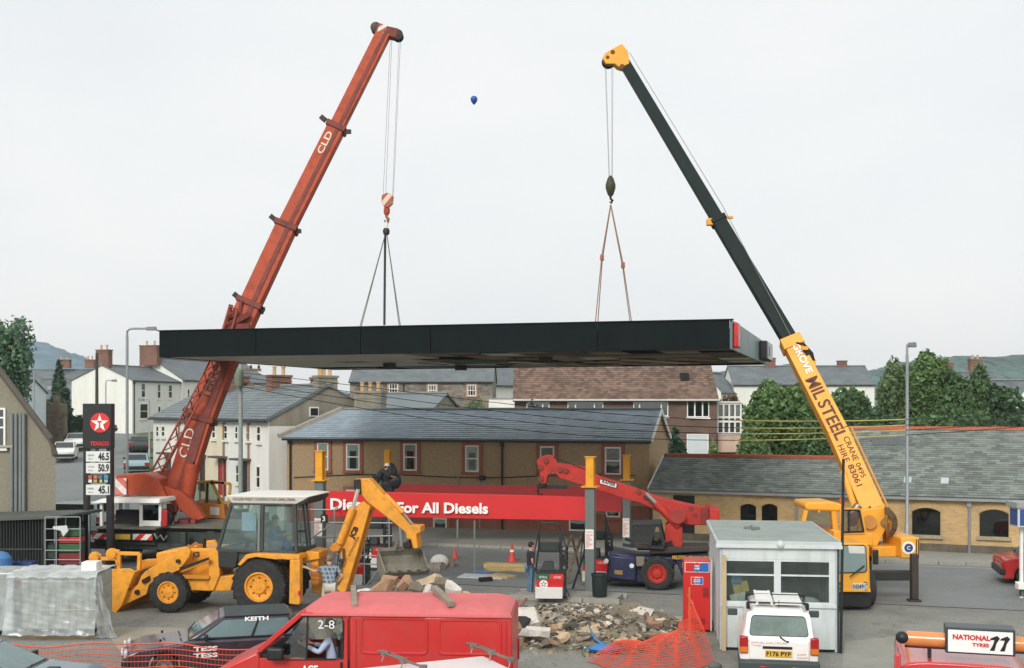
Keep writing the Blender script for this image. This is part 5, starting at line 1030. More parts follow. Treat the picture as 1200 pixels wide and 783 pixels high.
# digging bucket turned across the digger: axis ba, mouth towards bn
ba=V((.84,.54,0)); bn=V((.54,-.84,0)); bc=J(472,658,YB); bc=V((bc.x,YB,bc.z)); bwid=.62
prof=[(.46,-.22),(.3,-.36),(.05,-.41),(-.2,-.33),(-.36,-.1),(-.36,.14),(-.24,.31)]
B3=lambda k,n,z: bc+ba*k+bn*n+V((0,0,z)); mb=MB()
for (n0,z0_),(n1,z1_) in zip(prof,prof[1:]): mb.hexa([B3(-bwid,n0,z0_),B3(bwid,n0,z0_),B3(bwid,n1,z1_),B3(-bwid,n1,z1_),B3(-bwid,n0*.93,z0_*.93),B3(bwid,n0*.93,z0_*.93),B3(bwid,n1*.93,z1_*.93),B3(-bwid,n1*.93,z1_*.93)])
part('bucket_shell',mb,bstl,dg,smooth=50)
for s_ in (-1,1): part('bucket_plate',MB().ext([B3(s_*bwid,n,z) for n,z in prof],ba*.035*s_),bstl,dg,bevel=.008)
part('bucket_lip',MB().bar(B3(-bwid,.45,-.21),B3(bwid,.45,-.21),.06,.05),bstl,dg); part('bucket_back_beam',MB().bar(B3(-bwid,-.26,.33),B3(bwid,-.26,.33),.1,.09),bstl,dg)
for i in range(5): k=-bwid+.06+i*(2*bwid-.12)/4; part('bucket_tooth',MB().bar(B3(k,.44,-.21),B3(k,.62,-.14),.09,.05,.05,.02),bstl,dg)
for k in (-.12,.12): part('bucket_lug',MB().ext([B3(k-.02,-.36,.1),B3(k-.02,-.05,.5),B3(k-.02,-.3,.55),B3(k-.02,-.46,.25)],ba*.04),bstl,dg)
q=J(*z5([(415,455)])[0],.7); d=(J(*z5([(450,385)])[0],.7)-q).normalized(); text('JCB',blackT,dg,(q.x+.02,.70,q.z),d,V((-d.z,0,d.x)),height=.2,width=.36,bold=.05)
q=J(*z5([(392,550)])[0],.7); text('SITEMASTER',M('small_black_print',(60,46,30),.6),dg,(q.x,.70,q.z),d,V((-d.z,0,d.x)),height=.07,width=.62)
mb=MB()
for k in range(5): 
    a=J(*z5([(180,600+k*24)])[0],.7); mb.bar((a.x,.6,a.z),(a.x+.2,.6,a.z),.03,.03)
part('coil_spring',mb,M('spring_red',(190,96,50),.5),dg)
mb=MB()
for k,(q0,q1) in enumerate((((350,560),(300,690)),((360,500),(330,640)),((300,560),(240,640)))): a,b=J(*z5([q0])[0],.75),J(*z5([q1])[0],.75); mb.path([(a.x,.66,a.z),((a.x+b.x)/2+.1,.6,(a.z+b.z)/2),(b.x,.66,b.z)],.03,6)
part('hydraulic_hose',mb,blackP,dg)
# ================================================================= blue and red yard crane
TRp=V((gx(770,36.6),36.6,0)); rc=thing('yard_crane','navy blue wheeled yard crane with a low red boom behind the petrol pumps','mobile crane',TRp,R(-8)); TR=WM(rc)
def Q(px,py,y=0.): return hit(TR,px,py,y)
def z6(l): return [(580+x*.2809,520+y*.2809) for x,y in l]
def z8(l): return [(700+x*.1661,580+y*.1661) for x,y in l]
def rp2(l,y0,y1,mat,name,bevel=.03,par=None,yref=None): return part(name,MB().ext([V((p.x,y0,p.z)) for p in (Q(a,b,y0 if yref is None else yref) for a,b in l)],(0,y1-y0,0)),mat,par or rc,bevel=bevel)
wheel(rc,(0,.2,.53),(0,-1,0),.53,.4,rapR,.56,14,28); wheel(rc,(0,2.0,.53),(0,1,0),.53,.4,rapR,.56,14,28); wheel(rc,(2.6,.2,.53),(0,-1,0),.53,.4,rapR,.56,14,28); wheel(rc,(2.6,2.0,.53),(0,1,0),.53,.4,rapR,.56,14,28)
rp2(z8([(80,400),(280,440),(640,440),(790,430),(790,470),(620,480),(520,500),(470,475),(400,470),(350,500),(330,560),(320,620),(200,620),(80,600)]),.3,1.9,navy,'chassis',.04)
rp2(z8([(85,424),(275,447),(275,610),(85,590)]),.12,2.1,navy,'front_hood',.05); rp2(z8([(520,440),(790,420),(790,600),(610,600),(560,480)]),.2,2.,navy,'rear_body',.04)
rp2(z8([(525,430),(790,430),(790,456),(525,458)]),.14,.2,M('ochre_lettering_band',(52,50,56),.6),'name_band',.005)
q=Q(*z8([(530,454)])[0],.13); text('MILSTEEL CRANE HIRE',M('ochre_paint',(206,160,60),.6),rc,(q.x,.13,q.z),(1,0,0),(0,0,1),height=.12,width=1.15,bold=.03)
q=Q(*z8([(600,512)])[0],.19); text('MILSTEEL',MC['ochre_paint'],rc,(q.x,.19,q.z),(1,0,0),(0,0,1),height=.16,width=.75,bold=.03)
rp2(z8([(272,440),(332,440),(332,505),(275,505)]),.05,.3,M('grey_step_box',(120,116,100),.7,dirt=.4),'tool_box',.02)
for l in ((243,500),(63,466)): q=Q(*z8([l])[0],.1); part('lamp',MB().tube((q.x,.16,q.z),(q.x,.06,q.z),.075,n=14),M('lamp_white',(220,224,220),.2),rc)
rp2(z8([(120,530),(178,535),(178,565),(122,560)]),.1,.125,M('badge_ochre',(150,120,66),.5),'badge',.004)
mb=MB()
for y in (.35,1.9):
    for a,b in (((250,220),(248,360)),((250,220),(440,215)),((405,220),(365,370)),((440,215),(470,360)),((180,350),(250,365)),((248,362),(470,372))): p,q=Q(*z8([a])[0],.35),Q(*z8([b])[0],.35); mb.bar((p.x,y,p.z),(q.x,y,q.z),.09,.09,up=(0,1,0))
for a in ((250,220),(440,215)): p=Q(*z8([a])[0],.35); mb.bar((p.x,.35,p.z),(p.x,1.9,p.z),.09,.09)
cbn=part('cab_frame',mb,M('cab_frame_dark',(34,40,44),.5),rc)
part('cab_roof',MB().ext([V((p.x,.3,p.z)) for p in (Q(*q,.35) for q in z8([(246,212),(444,206),(446,218),(246,224)]))],(0,1.65,0)),blackP,cbn); 
part('side_glass',MB().ext([V((p.x,.38,p.z)) for p in (Q(*q,.35) for q in z8([(256,226),(402,224),(365,360),(254,358)]))],(0,.012,0)),Mglass('yard_glass',(.45,.52,.52),.1),cbn); part('back_panel',MB().ext([V((p.x,1.85,p.z)) for p in (Q(*q,.35) for q in z8([(256,226),(402,224),(365,360),(254,358)]))],(0,.012,0)),Mglass('yard_glass',(.45,.52,.52),.1),cbn)
q=Q(*z8([(335,355)])[0],1.); part('seat',MB().b(q.x-.25,q.x+.25,.8,1.3,q.z-.15,q.z).b(q.x+.2,q.x+.3,.8,1.3,q.z,q.z+.5),dsl,rc,bevel=.04)
q=Q(*z8([(400,330)])[0],1.); part('control_levers',MB().path([(q.x,.9,q.z-.3),(q.x+.1,.9,q.z),(q.x+.3,.95,q.z+.2)],.05,6).bar((q.x,.6,q.z-.25),(q.x+.6,.6,q.z+.0),.1,.2),greasy,rc)
rp2(z8([(370,372),(680,366),(790,368),(790,400),(370,420)]),.5,1.7,M('turret_brown',(62,54,50),.7,dirt=.4),'turret',.03)
rp2(z8([(478,220),(520,190),(600,230),(602,360),(510,395),(476,350)]),.7,.85,rapR,'boom_mast',.02); rp2(z8([(478,220),(520,190),(600,230),(602,360),(510,395),(476,350)]),1.5,1.65,rapR,'boom_mast',.02,yref=.7)
z3=lambda l:[(580+x*.2555,420+y*.2555) for x,y in l]
YR=.9
bo=rp2(z3([(190,470),(212,450),(240,442),(268,450),(282,480),(420,500),(475,540),(620,588),(690,612),(712,630),(700,672),(615,652),(580,640),(330,560),(300,552),(268,520),(240,540),(236,575),(208,575),(205,520)]),YR,YR+.4,rapR,'boom',.02)
rp2(z3([(690,615),(760,640),(900,672),(982,684),(982,765),(880,765),(830,745),(720,690),(660,660)]),YR-.05,YR+.5,rapR,'boom_base',.03)
rp2(z3([(985,690),(1030,692),(1030,744),(985,744)]),YR-.6,YR+1.0,rapR,'counterweight',.03)
rp2(z3([(945,684),(982,682),(982,765),(945,762)]),YR-.12,YR+.55,M('dark_red_drum',(130,44,40),.6,dirt=.5,dc=(50,36,34)),'rear_drum',.02)
a,b=Q(*z3([(975,670)])[0],YR),Q(*z3([(975,685)])[0],YR); part('beacon',MB().tube(b,a,.06,n=10),rapR,rc)
rp2(z3([(480,552),(562,574),(560,598),(478,574)]),YR-.012,YR-.004,blackP,'name_plate',.002); q=Q(*z3([(484,570)])[0],YR-.02); d=(Q(*z3([(560,593)])[0],YR-.02)-q).normalized(); rp2(z3([(483,556),(558,576),(556,594),(482,573)]),YR-.02,YR-.014,whiteP,'name_plate',.001)
text('RAPIER',blackT,rc,(q.x+.04,YR-.022,q.z+.0),d,V((-d.z,0,d.x)),width=.46,height=.1,bold=.03)
a,b=Q(*z3([(690,620)])[0],.7),Q(*z3([(842,770)])[0],.7); m_=a.lerp(b,.3); part('lift_ram',MB().tube((m_.x,.72,m_.z),(b.x,.72,b.z),.13,n=12),rapR,rc); part('ram_rod',MB().tube((a.x,.72,a.z),(m_.x,.72,m_.z),.08,n=10),steel,rc)
q=Q(*z3([(840,720)])[0],.8); part('winch_drum',MB().lathe([(.22,-.1),(.24,-.08),(.24,-.04),(.14,-.03),(.14,.3),(.24,.3),(.24,.34)],(q.x,.8,q.z),(0,-1,0),18),M('winch_red',(160,50,44),.6,var=.2,dirt=.4,dc=(60,44,40)),rc)
mb=MB()
for q in ((210,500),(235,470),(212,552),(325,515),(300,510),(660,610),(690,640),(900,690),(920,720)): p=Q(*z3([q])[0],YR); mb.tube((p.x,YR,p.z),(p.x,YR-.06,p.z),.09,n=10)
parts('pivot_pin',mb,MC['dark_red_drum'],rc)
rp2(z3([(208,540),(236,540),(232,590),(206,590)]),YR+.05,YR+.35,greasy,'boom_head',.02)
mb=MB(); a=Q(*z3([(200,590)])[0],YR+.2); part('spreader_bar',MB().b(a.x-.05,a.x+.95,YR+.15,YR+.25,a.z-.06,a.z+.06),greasy,rc)
part('hook',MB().path([(a.x,YR+.2,a.z+.1),(a.x-.02,YR+.2,a.z-.2),(a.x+.08,YR+.2,a.z-.32),(a.x+.12,YR+.2,a.z-.22)],.04,6),greasy,rc)
a,b=Q(*z3([(268,470)])[0],YR),Q(*z3([(480,545)])[0],YR); part('wire_rope',MB().path([(a.x,YR-.05,a.z+.12),(b.x,YR-.05,b.z+.1)],.012,5),greasy,rc)
# ================================================================= cars
def inset(q,mu0,mu1,mv0,mv1):
    a,b,c,d=q; f=lambda u,v:(a.lerp(b,u)).lerp(d.lerp(c,u),v); return [f(mu0,mv0),f(1-mu1,mv0),f(1-mu1,1-mv1),f(mu0,1-mv1)]
def car(name,label,loc,rz,Ln,W,belt,hood,roof,yb,yr,rgb,group=None,trim=blackP,glass=carglass,wr=.29,sidew=2,boot=None,cat='car',rin=.16,wax=(.17,.8),plate=('',None),tail=True,rough=.3,two=None,bumper=None,gm=.03):
    """+y forward, origin under the tail; yb/yr: rear and front of the cabin at belt and roof"""
    t=thing(name,label,cat,loc,rz,group); nm='%s_%d_%d_%d'%((name,)+tuple(rgb)); paint=M('paint_'+nm,rgb,rough,var=.04,vs=1,dirt=.12,dc=mul(rgb,.7) if 0 else (120,116,108),coat=.5)
    boot=boot or belt; y1,y2=Ln*wax[0],Ln*wax[1]; ar=wr+.05; z0=.2
    def arc(yc): return [(yc+ar*math.cos(math.pi-math.pi*i/8),wr+ar*math.sin(math.pi*i/8)) for i in range(9)]
    out=[(.06,z0)]+[(y1-ar,z0)]+arc(y1)+[(y1+ar,z0),(y2-ar,z0)]+arc(y2)+[(y2+ar,z0),(Ln-.08,z0),(Ln,.42),(Ln-.04,hood-.12),(Ln-.3,hood-.02),(yb[1]+.1,hood+.06),(yb[1],belt),(yb[0],belt),(yb[0]-.05,boot),(.06,boot-.04),(0,boot-.18),(0,.42)]
    body=part('body',MB().ext([(-W/2,y,z) for y,z in out],(W,0,0)),paint,t,bevel=.05,seg=3)
    w0=W/2-.05; w1=W/2-rin; B=[V((-w0,yb[0],belt-.01)),V((w0,yb[0],belt-.01)),V((w0,yb[1],belt-.01)),V((-w0,yb[1],belt-.01))]; U=[V((-w1,yr[0],roof)),V((w1,yr[0],roof)),V((w1,yr[1],roof)),V((-w1,yr[1],roof))]
    cb=part('cabin',MB().hexa(B+U),paint,t,bevel=.06,seg=3)
    def pane_(q,m,nm):
        qq=inset(q,*m); n=(qq[1]-qq[0]).cross(qq[3]-qq[0]).normalized(); part(nm+'_seal',MB().ext([p+n*.001 for p in inset(q,m[0]-.02,m[1]-.02,m[2]-.035,m[3]-.035)],n*.006),blackP,cb,smooth=0); return part(nm,MB().ext([p+n*.008 for p in qq],n*.005),glass,cb,smooth=0)
    pane_([B[2],B[3],U[3],U[2]],(.07,.07,.1,.1),'windscreen'); pane_([B[0],B[1],U[1],U[0]],(.09,.09,.14,.12),'rear_window')
    for q in ([B[1],B[2],U[2],U[1]],[B[3],B[0],U[0],U[3]]):
        e=[.07,.54,.93] if sidew==2 else [.05,.34,.66,.95] if sidew==3 else [.06,.94]
        for a,b in zip(e,e[1:]): pane_(q,(a+gm*.5,1-b+gm*.5,.12,.14),'side_window')
    bm_=bumper or trim
    part('bumper',MB().b(-W/2-.015,W/2+.015,-.06,.12,.32,.55),bm_,t,bevel=.04,seg=3); part('bumper',MB().b(-W/2-.015,W/2+.015,Ln-.14,Ln+.06,.3,.5),bm_,t,bevel=.04,seg=3)
    for s in (-1,1):
        if tail: part('tail_light',MB().b(s*W/2-.02 if s<0 else W/2-.3,-W/2+.3 if s<0 else W/2+.02,-.015,.08,boot-.36,boot-.14),M('tail_light_red',(170,30,34),.25),t,bevel=.015)
        part('headlight',MB().b(s*(W/2-.2)-.17,s*(W/2-.2)+.17,Ln-.06,Ln+.012,.54,.68),M('headlight_glass',(206,212,212),.12),t,bevel=.02)
        part('mirror',MB().box((s*(W/2+.1),yb[1]-.42,belt+.08),(.18,.09,.12)),trim,t,bevel=.025)
        for yc in (y1,y2): wheel(t,(s*(W/2-.11),yc,wr),(s,0,0),wr,.18,M('wheel_silver',(150,152,152),.35,.5,var=.1),.62,0,20)
    if plate[1]: 
        pl=part('number_plate',MB().b(-.26,.26,-.075,-.06,.42,.53) if plate[0]=='' else MB().b(-.26,.26,-.03,-.012,plate[2],plate[2]+.12),plate[1],t)
    return t
ylp=M('rear_plate_yellow2',(226,178,58),.45); wlp=M('front_plate_white',(224,224,216),.45)
# white estate in front of the kiosk
es=thing('estate_car','white estate car with roof rack backed up to the camera in front of the kiosk','car',(gx(913,23.6),23.6,0),R(-10)); es.scale=(1,1,1.14)
W=1.56; wpaint=M('estate_white',(240,240,236),.3,var=.02,dirt=.1,dc=(190,186,176),coat=.4); grey=M('estate_bumper_grey',(58,70,70),.6,var=.08,dirt=.2)
TE=WM(es)
def EP(px,py,y=0.): return hit(TE,px,py,y)
hw=W/2
# tail section lofted so that the sides lean in above the belt
rings=[(0.0,[(hw-.04,.42),(hw-.02,.7),(hw-.03,.88)],.0),]
def ring(y,zb,wb,zr,wr_): return [V((-wb,y,.36)),V((-wb-.01,y,.7)),V((-wb+.02,y,zb)),V((-wr_,y,zr-.06)),V((-wr_+.1,y,zr)),V((wr_-.1,y,zr)),V((wr_,y,zr-.06)),V((wb-.02,y,zb)),V((wb+.01,y,.7)),V((wb,y,.36))]
sec=[(0.02,.80,hw-.03,.86,hw-.1),(.05,.86,hw-.01,.92,hw-.1),(.33,.88,hw,1.36,hw-.22),(.5,.88,hw,1.41,hw-.2),(1.6,.88,hw,1.44,hw-.19),(2.3,.88,hw,1.4,hw-.2),(2.85,.88,hw-.01,.98,hw-.1),(3.6,.74,hw-.06,.8,hw-.14)]
mb=MB()
for s_ in sec: mb.v+=ring(*s_)
n=10
for i in range(len(sec)-1):
    for j in range(n): mb.f.append((i*n+j,i*n+(j+1)%n,(i+1)*n+(j+1)%n,(i+1)*n+j))
mb.f+=[tuple(range(n))[::-1],tuple(range((len(sec)-1)*n,len(sec)*n))]
part('body',mb,wpaint,es,bevel=.05,seg=4,smooth=60)
zl=lambda z:.05+(z-.92)/(1.36-.92)*.28       # slope of the tailgate
def tg(x,z,o=0.): return V((x,zl(z)-.012-o,z-o*.6))
hwx=lambda z:.66-(z-.92)*.24
def rr(x0,z0,x1,z1,k,o,sl=.0):                 # rounded window outline on the tailgate
    pts=[]
    for cx,cz_,a0 in ((x1-k,z0+k,-90),(x1-k,z1-k,0),(-(x1-k),z1-k,90),(-(x1-k),z0+k,180)):
        for i in range(5): a=R(a0+i*22.5); z=cz_+k*math.sin(a); pts.append(tg((cx+k*math.cos(a))*(1-sl*(z-z0)),z,o))
    return pts
tgt=part('tailgate',MB().ext(rr(0,.9,.69,1.375,.06,-.004,.18),V((0,-.012,-.004))),wpaint,es,smooth=0)
part('window_seal',MB().ext(rr(0,.985,.605,1.325,.07,.008,.3),V((0,-.008,-.003))),blackP,tgt,smooth=0)
part('rear_window',MB().ext(rr(0,1.0,.59,1.31,.065,.014,.3),V((0,-.006,-.002))),M('estate_glass',(104,122,116),.05,var=.3,vs=2.2,spec=.8),tgt,smooth=0)
part('wiper',MB().bar(tg(.02,.99,.03),tg(.17,.9,.035),.03,.02).tube(tg(.17,.9,.02),tg(.17,.9,.04),.035,n=8),blackP,tgt)
part('hatch_panel',MB().b(-.6,.6,-.02,.03,.56,.9),wpaint,es,bevel=.02)
part('number_plate_recess',MB().b(-.33,.26,-.036,-.018,.765,.81),blackP,es)
pl=part('number_plate',MB().b(-.28,.26,-.04,-.018,.62,.74),ylp,es,bevel=.006); text('F176 PYP',M('plate_black',(30,26,20),.5),pl,(-.255,-.041,.638),(1,0,0),(0,0,1),height=.085,width=.49,bold=.03)
for s in (-1,1):
    tl=part('tail_light',MB().b(min(s*.62,s*.79),max(s*.62,s*.79),-.035,.12,.67,.97),M('tail_light_red',(176,40,40),.25),es,bevel=.02); part('indicator',MB().b(min(s*.63,s*.785),max(s*.63,s*.785),-.042,-.03,.69,.79),M('amber_lens',(206,120,40),.25),tl)
    part('mirror',MB().box((s*(hw+.12),2.55,1.02),(.22,.08,.13)),grey,es,bevel=.02); part('fog_lamp',MB().b(s*.32-.08,s*.32+.08,-.125,-.1,.4,.47),MC['tail_light_red'],es,bevel=.02)
    for yc in (.75,3.0): wheel(es,(s*(hw-.1),yc,.29),(s,0,0),.29,.18,MC['wheel_silver'],.62,0,20)
part('bumper',MB().b(-hw-.03,hw+.03,-.12,.3,.3,.56),grey,es,bevel=.05,seg=3); part('underside',MB().b(-hw+.1,hw-.1,.1,3.4,.14,.34),darkin,es)
redl=M('faded_red_print',(206,120,116),.6); text('SAMUEL ELECTRICAL',redl,es,(-.56,-.021,.855),(1,0,0),(0,0,1),height=.045,width=.72); text('Tredegar',redl,es,(-.56,-.021,.80),(1,0,0),(0,0,1),height=.035,width=.22); text('0495',redl,es,(.36,-.021,.66),(1,0,0),(0,0,1),height=.035,width=.18); text('290471',redl,es,(.36,-.021,.6),(1,0,0),(0,0,1),height=.035,width=.24)
for s in (-1,1):
    q0,q1=V((s*(hw-.2),.42,1.42)),V((s*(hw-.19),1.9,1.47)); part('roof_rail',MB().bar(q0,q1,.03,.04),blackP,es)
mb=MB()
for yy in (.6,1.7): mb.bar((-hw+.16,yy,1.5),(hw-.16,yy,1.5),.04,.03).b(-hw+.14,-hw+.2,yy-.03,yy+.03,1.38,1.5).b(hw-.2,hw-.14,yy-.03,yy+.03,1.38,1.5)
parts('roof_bar',mb,blackP,es); part('aerial',MB().tube((.02,.55,1.42),(.02,.42,1.58),.006,n=5),blackP,es)
lw=M('ladder_white',(226,226,222),.5,dirt=.2); mb=MB().bar((-.42,.55,1.49),(-.42,2.2,1.49),.05,.05).bar((-.12,.55,1.49),(-.12,2.2,1.49),.05,.05)
for i in range(7): mb.bar((-.42,.7+i*.23,1.5),(-.12,.7+i*.23,1.5),.035,.035)
mb.b(-.4,-.12,.6,.9,1.47,1.53)
solo('ladder',mv(mb,TE),lw,'white folded ladder strapped on the roof rack of the white estate','ladder')
solo('roof_board',mv(MB().b(-.05,.5,.55,2.0,1.475,1.5),TE),lw,'flat white board lying on the roof rack beside the ladder','board')
# rally car
rl=car('rally_car','dark maroon hatchback with white lettering between the red van and the digger',(-4.45,26.0,0),R(105),4.02,1.62,.84,.73,1.3,(.25,2.78),(.55,2.02),(52,46,56),sidew=2,glass=M('rally_glass',(92,116,120),.06,var=.3,vs=.8,spec=.8),rough=.3,tail=False)
part('roof_band',MB().b(-.66,.66,.6,1.98,1.295,1.315),M('roof_dark_teal',(44,56,60),.35),rl)
# +x of the car is the side away from its left; the camera sees the side at -x or +x
TRL=WM(rl); s_=1 if (TRL.to_3x3()@V((1,0,0))).y<0 else -1
o=V((s_*.655,1.62 if s_>0 else 1.2,1.235)); 
dirx=TRL.to_3x3().inverted()@V((1,0,0)); dirx=V((0,dirx.y,0)).normalized(); oo=V((s_*.664,1.42,1.21)); 
text('KEITH',whiteT,rl,V((s_*.70,1.55,1.195)),dirx,V((-s_*.22,0,1)),height=.09,width=.5,bold=.04)
for r in (0,1): text('TESS',whiteT,rl,V((s_*.825,2.62,.62-r*.14)),dirx,(0,0,1),height=.1,width=.5,bold=.04)
part('bonnet_pin',MB().box((.5,3.3,.83),(.05,.05,.05)).box((-.5,3.3,.83),(.05,.05,.05)).bar((.3,2.95,.86),(-.2,2.9,.86),.03,.02),blackP,rl); part('wiper',MB().bar((.1,2.74,.9),(.55,2.6,1.0),.02,.02),blackP,rl)
part('spot_lamp',MB().tube((.45,4.06,.6),(.45,4.1,.6),.09,n=14).tube((-.45,4.06,.6),(-.45,4.1,.6),.09,n=14),M('headlight_glass',(206,212,212),.12),rl)
# teal car, lower left
tc_=car('saloon_car','teal grey saloon car cut off by the lower left corner of the picture',(gx(-146,21.7),21.75,0),R(-92),4.25,1.64,.92,.84,1.34,(.5,3.02),(.95,2.06),(88,116,122),sidew=2,glass=M('teal_glass',(96,122,122),.06,var=.3,vs=.9,spec=.8),rough=.2)
mb=MB(); part('chrome_trim',MB().path([(.72,1.0,1.27),(.70,2.02,1.275),(.745,2.3,1.19),(.80,2.98,.935)],.016,6),chrome,tc_); part('wiper',MB().bar((.5,3.06,.97),(.05,3.0,1.0),.025,.02).bar((.4,3.1,.93),(.75,3.12,.93),.08,.05),blackP,tc_); part('bonnet_scoop',MB().b(-.2,.55,3.2,3.45,.86,.92),blackP,tc_,bevel=.03)
# white car with roof bars, bottom centre
rz_=math.atan2(-.43,-.903)-R(90)
wl=car('white_van','white van roof with two roof bars at the bottom edge, before the red van',(-.045,18.6,0),rz_,4.3,1.66,1.05,.95,1.7,(.06,3.0),(.14,2.4),(240,240,238),sidew=1,rough=.3)
ang=rz_
for (q0,q1) in (((443,763),(499,783)),((547,754),(602,774))):
    a,b=[V(((p[0]-600)*Y/F,Y,1.82)) for p,Y in ((q0,F*(H-1.82)/(q0[1]-478)),(q1,F*(H-1.82)/(q1[1]-478)))]
    mb=MB().tube(a,b,.022,n=8).tube(a+V((.06,.05,0)),b.lerp(a,.55)+V((.06,.05,0)),.016,n=6)
    for f in (.15,.55,.95): p=a.lerp(b,f); mb.box(p,(.12,.07,.07)).path([p,p+V((-.04,-.06,-.12))],.012,5)
    part('roof_bar',mb,M('roof_bar_grey',(130,120,112),.4,.5,var=.2),wl,w=True)
# red breakdown van lower right with its lamp bar
rv=thing('breakdown_van','red van at the lower right corner carrying an orange lamp bar on its roof','van',(gx(1052,18.6),18.6,0),R(-17))
vr=M('breakdown_red',(198,62,64),.22,var=.05,dirt=.1,coat=.5); mb=MB(); pr=[]
TVR=WM(rv)
for i in range(13): a=math.pi*i/12; pr.append((1.0-1.0*math.copysign(abs(math.cos(a))**.45,math.cos(a)),1.5+.24*math.sin(a)**.7))
pr=[(0,.3)]+pr+[(2,.3)]
part('body',MB().ext([(x,0,z) for x,z in pr],(0,2.6,0)),vr,rv,bevel=.03,smooth=50); part('bonnet',MB().hexa([(.1,2.6,.3),(1.9,2.6,.3),(1.85,4.0,.3),(.15,4.0,.3),(.1,2.6,1.1),(1.9,2.6,1.1),(1.8,3.9,.85),(.2,3.9,.85)]),vr,rv,bevel=.06)
part('rear_window',MB().b(.25,1.75,-.012,-.002,1.0,1.38),carglass,rv); part('corner_pillar',MB().bar((-.03,-.05,.4),(.0,-.05,1.86),.1,.1),vr,rv,bevel=.03); part('bumper',MB().b(-.03,2.03,-.12,.1,.35,.55),blackP,rv,bevel=.04)
for x,s in ((.12,-1),(1.88,1)):
    for y in (.7,3.3): wheel(rv,(x,y,.32),(s,0,0),.32,.2,MC['wheel_silver'],.6,0,20)
a=TVR.inverted()@P(1057,747,18.45); part('mirror_ball',MB().ball(a,.1),blackP,rv)
A_=TVR.inverted()@P(1064,748,18.9); d_=V((1,0,-.0)); lb=part('lamp_bar',MB().tube(A_,A_+d_*2.3,.125,n=18).ball(A_,(.06,.125,.125)),M('orange_lens',(222,140,78),.18,var=.1,vs=4,coat=.5),rv)
part('bracket',MB().b(A_.x+.3,A_.x+.36,A_.y-.05,A_.y+.05,1.5,A_.z-.08).b(A_.x+1.9,A_.x+1.96,A_.y-.05,A_.y+.05,1.5,A_.z-.08).b(A_.x-.05,A_.x+2.3,A_.y-.06,A_.y+.06,A_.z-.14,A_.z-.11),blackP,lb)
x0=A_.x+.6; zc=A_.z+.04; sb=part('sign_box',MB().b(x0-.04,x0+1.0,A_.y-.22,A_.y+.22,zc-.2,zc+.22),M('sign_frame_dark',(52,60,64),.4),rv,bevel=.015)
sf=part('sign_face',MB().b(x0,x0+.96,A_.y-.235,A_.y-.222,zc-.17,zc+.18),M('sign_face_white',(240,240,238),.3,var=.02),rv)
text('NATIONAL',M('sign_red_text',(206,44,46),.4),sf,(x0+.07,A_.y-.24,zc+.03),(1,0,0),(0,0,1),height=.085,width=.56,bold=.04); text('TYRES',MC['sign_red_text'],sf,(x0+.36,A_.y-.24,zc-.07),(1,0,0),(0,0,1),height=.06,width=.25,bold=.04)
for k in (0,1):
    o=x0+.62+k*.15; part('road_emblem',MB().ext([(o,A_.y-.24,zc-.12),(o+.07,A_.y-.24,zc-.12),(o+.10,A_.y-.24,zc+.0),(o+.15,A_.y-.24,zc+.08),(o+.11,A_.y-.24,zc+.12),(o+.02,A_.y-.24,zc+.08),(o+.0,A_.y-.24,zc+.05),(o+.07,A_.y-.24,zc+.05),(o+.05,A_.y-.24,zc-.02)],(0,-.003,0)),blackT,sf,smooth=0)
# red car on the road at the right edge
car('saloon_car','red saloon car on the road at the right edge, tail towards the digger',(gx(1169,38.6),38.6,0),R(-103),4.2,1.66,.9,.82,1.34,(.55,3.0),(1.0,2.2),(196,44,48),rough=.2)
# cars on the hill road
def hc(name,label,px,py,rz,rgb,sc_=1.,Y=None,**k):
    for Y in [y*.5 for y in range(110,260)]:
        if H-ter(Y)-(py-478)*Y/F<0: break
    return car(name,label,(gx(px,Y),Y,ter(Y)+.01),rz,4.2,1.66,.92,.84,1.36,(.4,3.0),(.9,2.2),rgb,**k)
hc('saloon_car','white saloon car coming down the hill road beside the price sign',79,538,R(196),(232,232,228))
hc('estate_car','white estate parked higher up the hill road behind the white saloon',92,526,R(196),(236,236,234))
hc('saloon_car','dark hatchback climbing the hill road in front of the white house',163,531,R(16),(50,58,58))
hc('hatchback_car','pale blue car half hidden behind the orange counterweight on the hill road',160,556,R(16),(150,178,186))
hc('hatchback_car','small grey car just round the top bend of the hill road',136,508,R(30),(70,76,80))
e2=car('estate_car','silver blue estate car parked behind the price sign posts',(gx(126,53.5),53.5,0),R(80),4.3,1.7,.95,.86,1.42,(.1,3.0),(.2,2.2),(186,200,206),sidew=3,rough=.25)
# ================================================================= red van
TVp=V((gx(480,20.5),20.5,0)); vn=thing('panel_van','red panel van with its driver leaning at the open window, bottom centre','van',TVp,R(-4)); TV=WM(vn)
def Vn(px,py,y=0.): return hit(TV,px,py,y)
def z7(l): return [(240+x/3,680+y/3) for x,y in l]
red=M('van_red',(200,50,48),.32,var=.08,vs=.7,dirt=.45,dc=(166,78,68),coat=.2,bump=.12,bs=1.6); redtop=M('van_roof_red',(206,104,104),.5,var=.08,vs=2,dirt=.3,dc=(226,140,140))
Wv=1.8; zg=Vn(480,720).z; xr=Vn(600,722).x; xf=Vn(354,718).x; xd=Vn(408,719).x; xA=Vn(301,762).x; zA=Vn(301,762).z; xw=Vn(352,712).x
zbelt=Vn(400,773).z
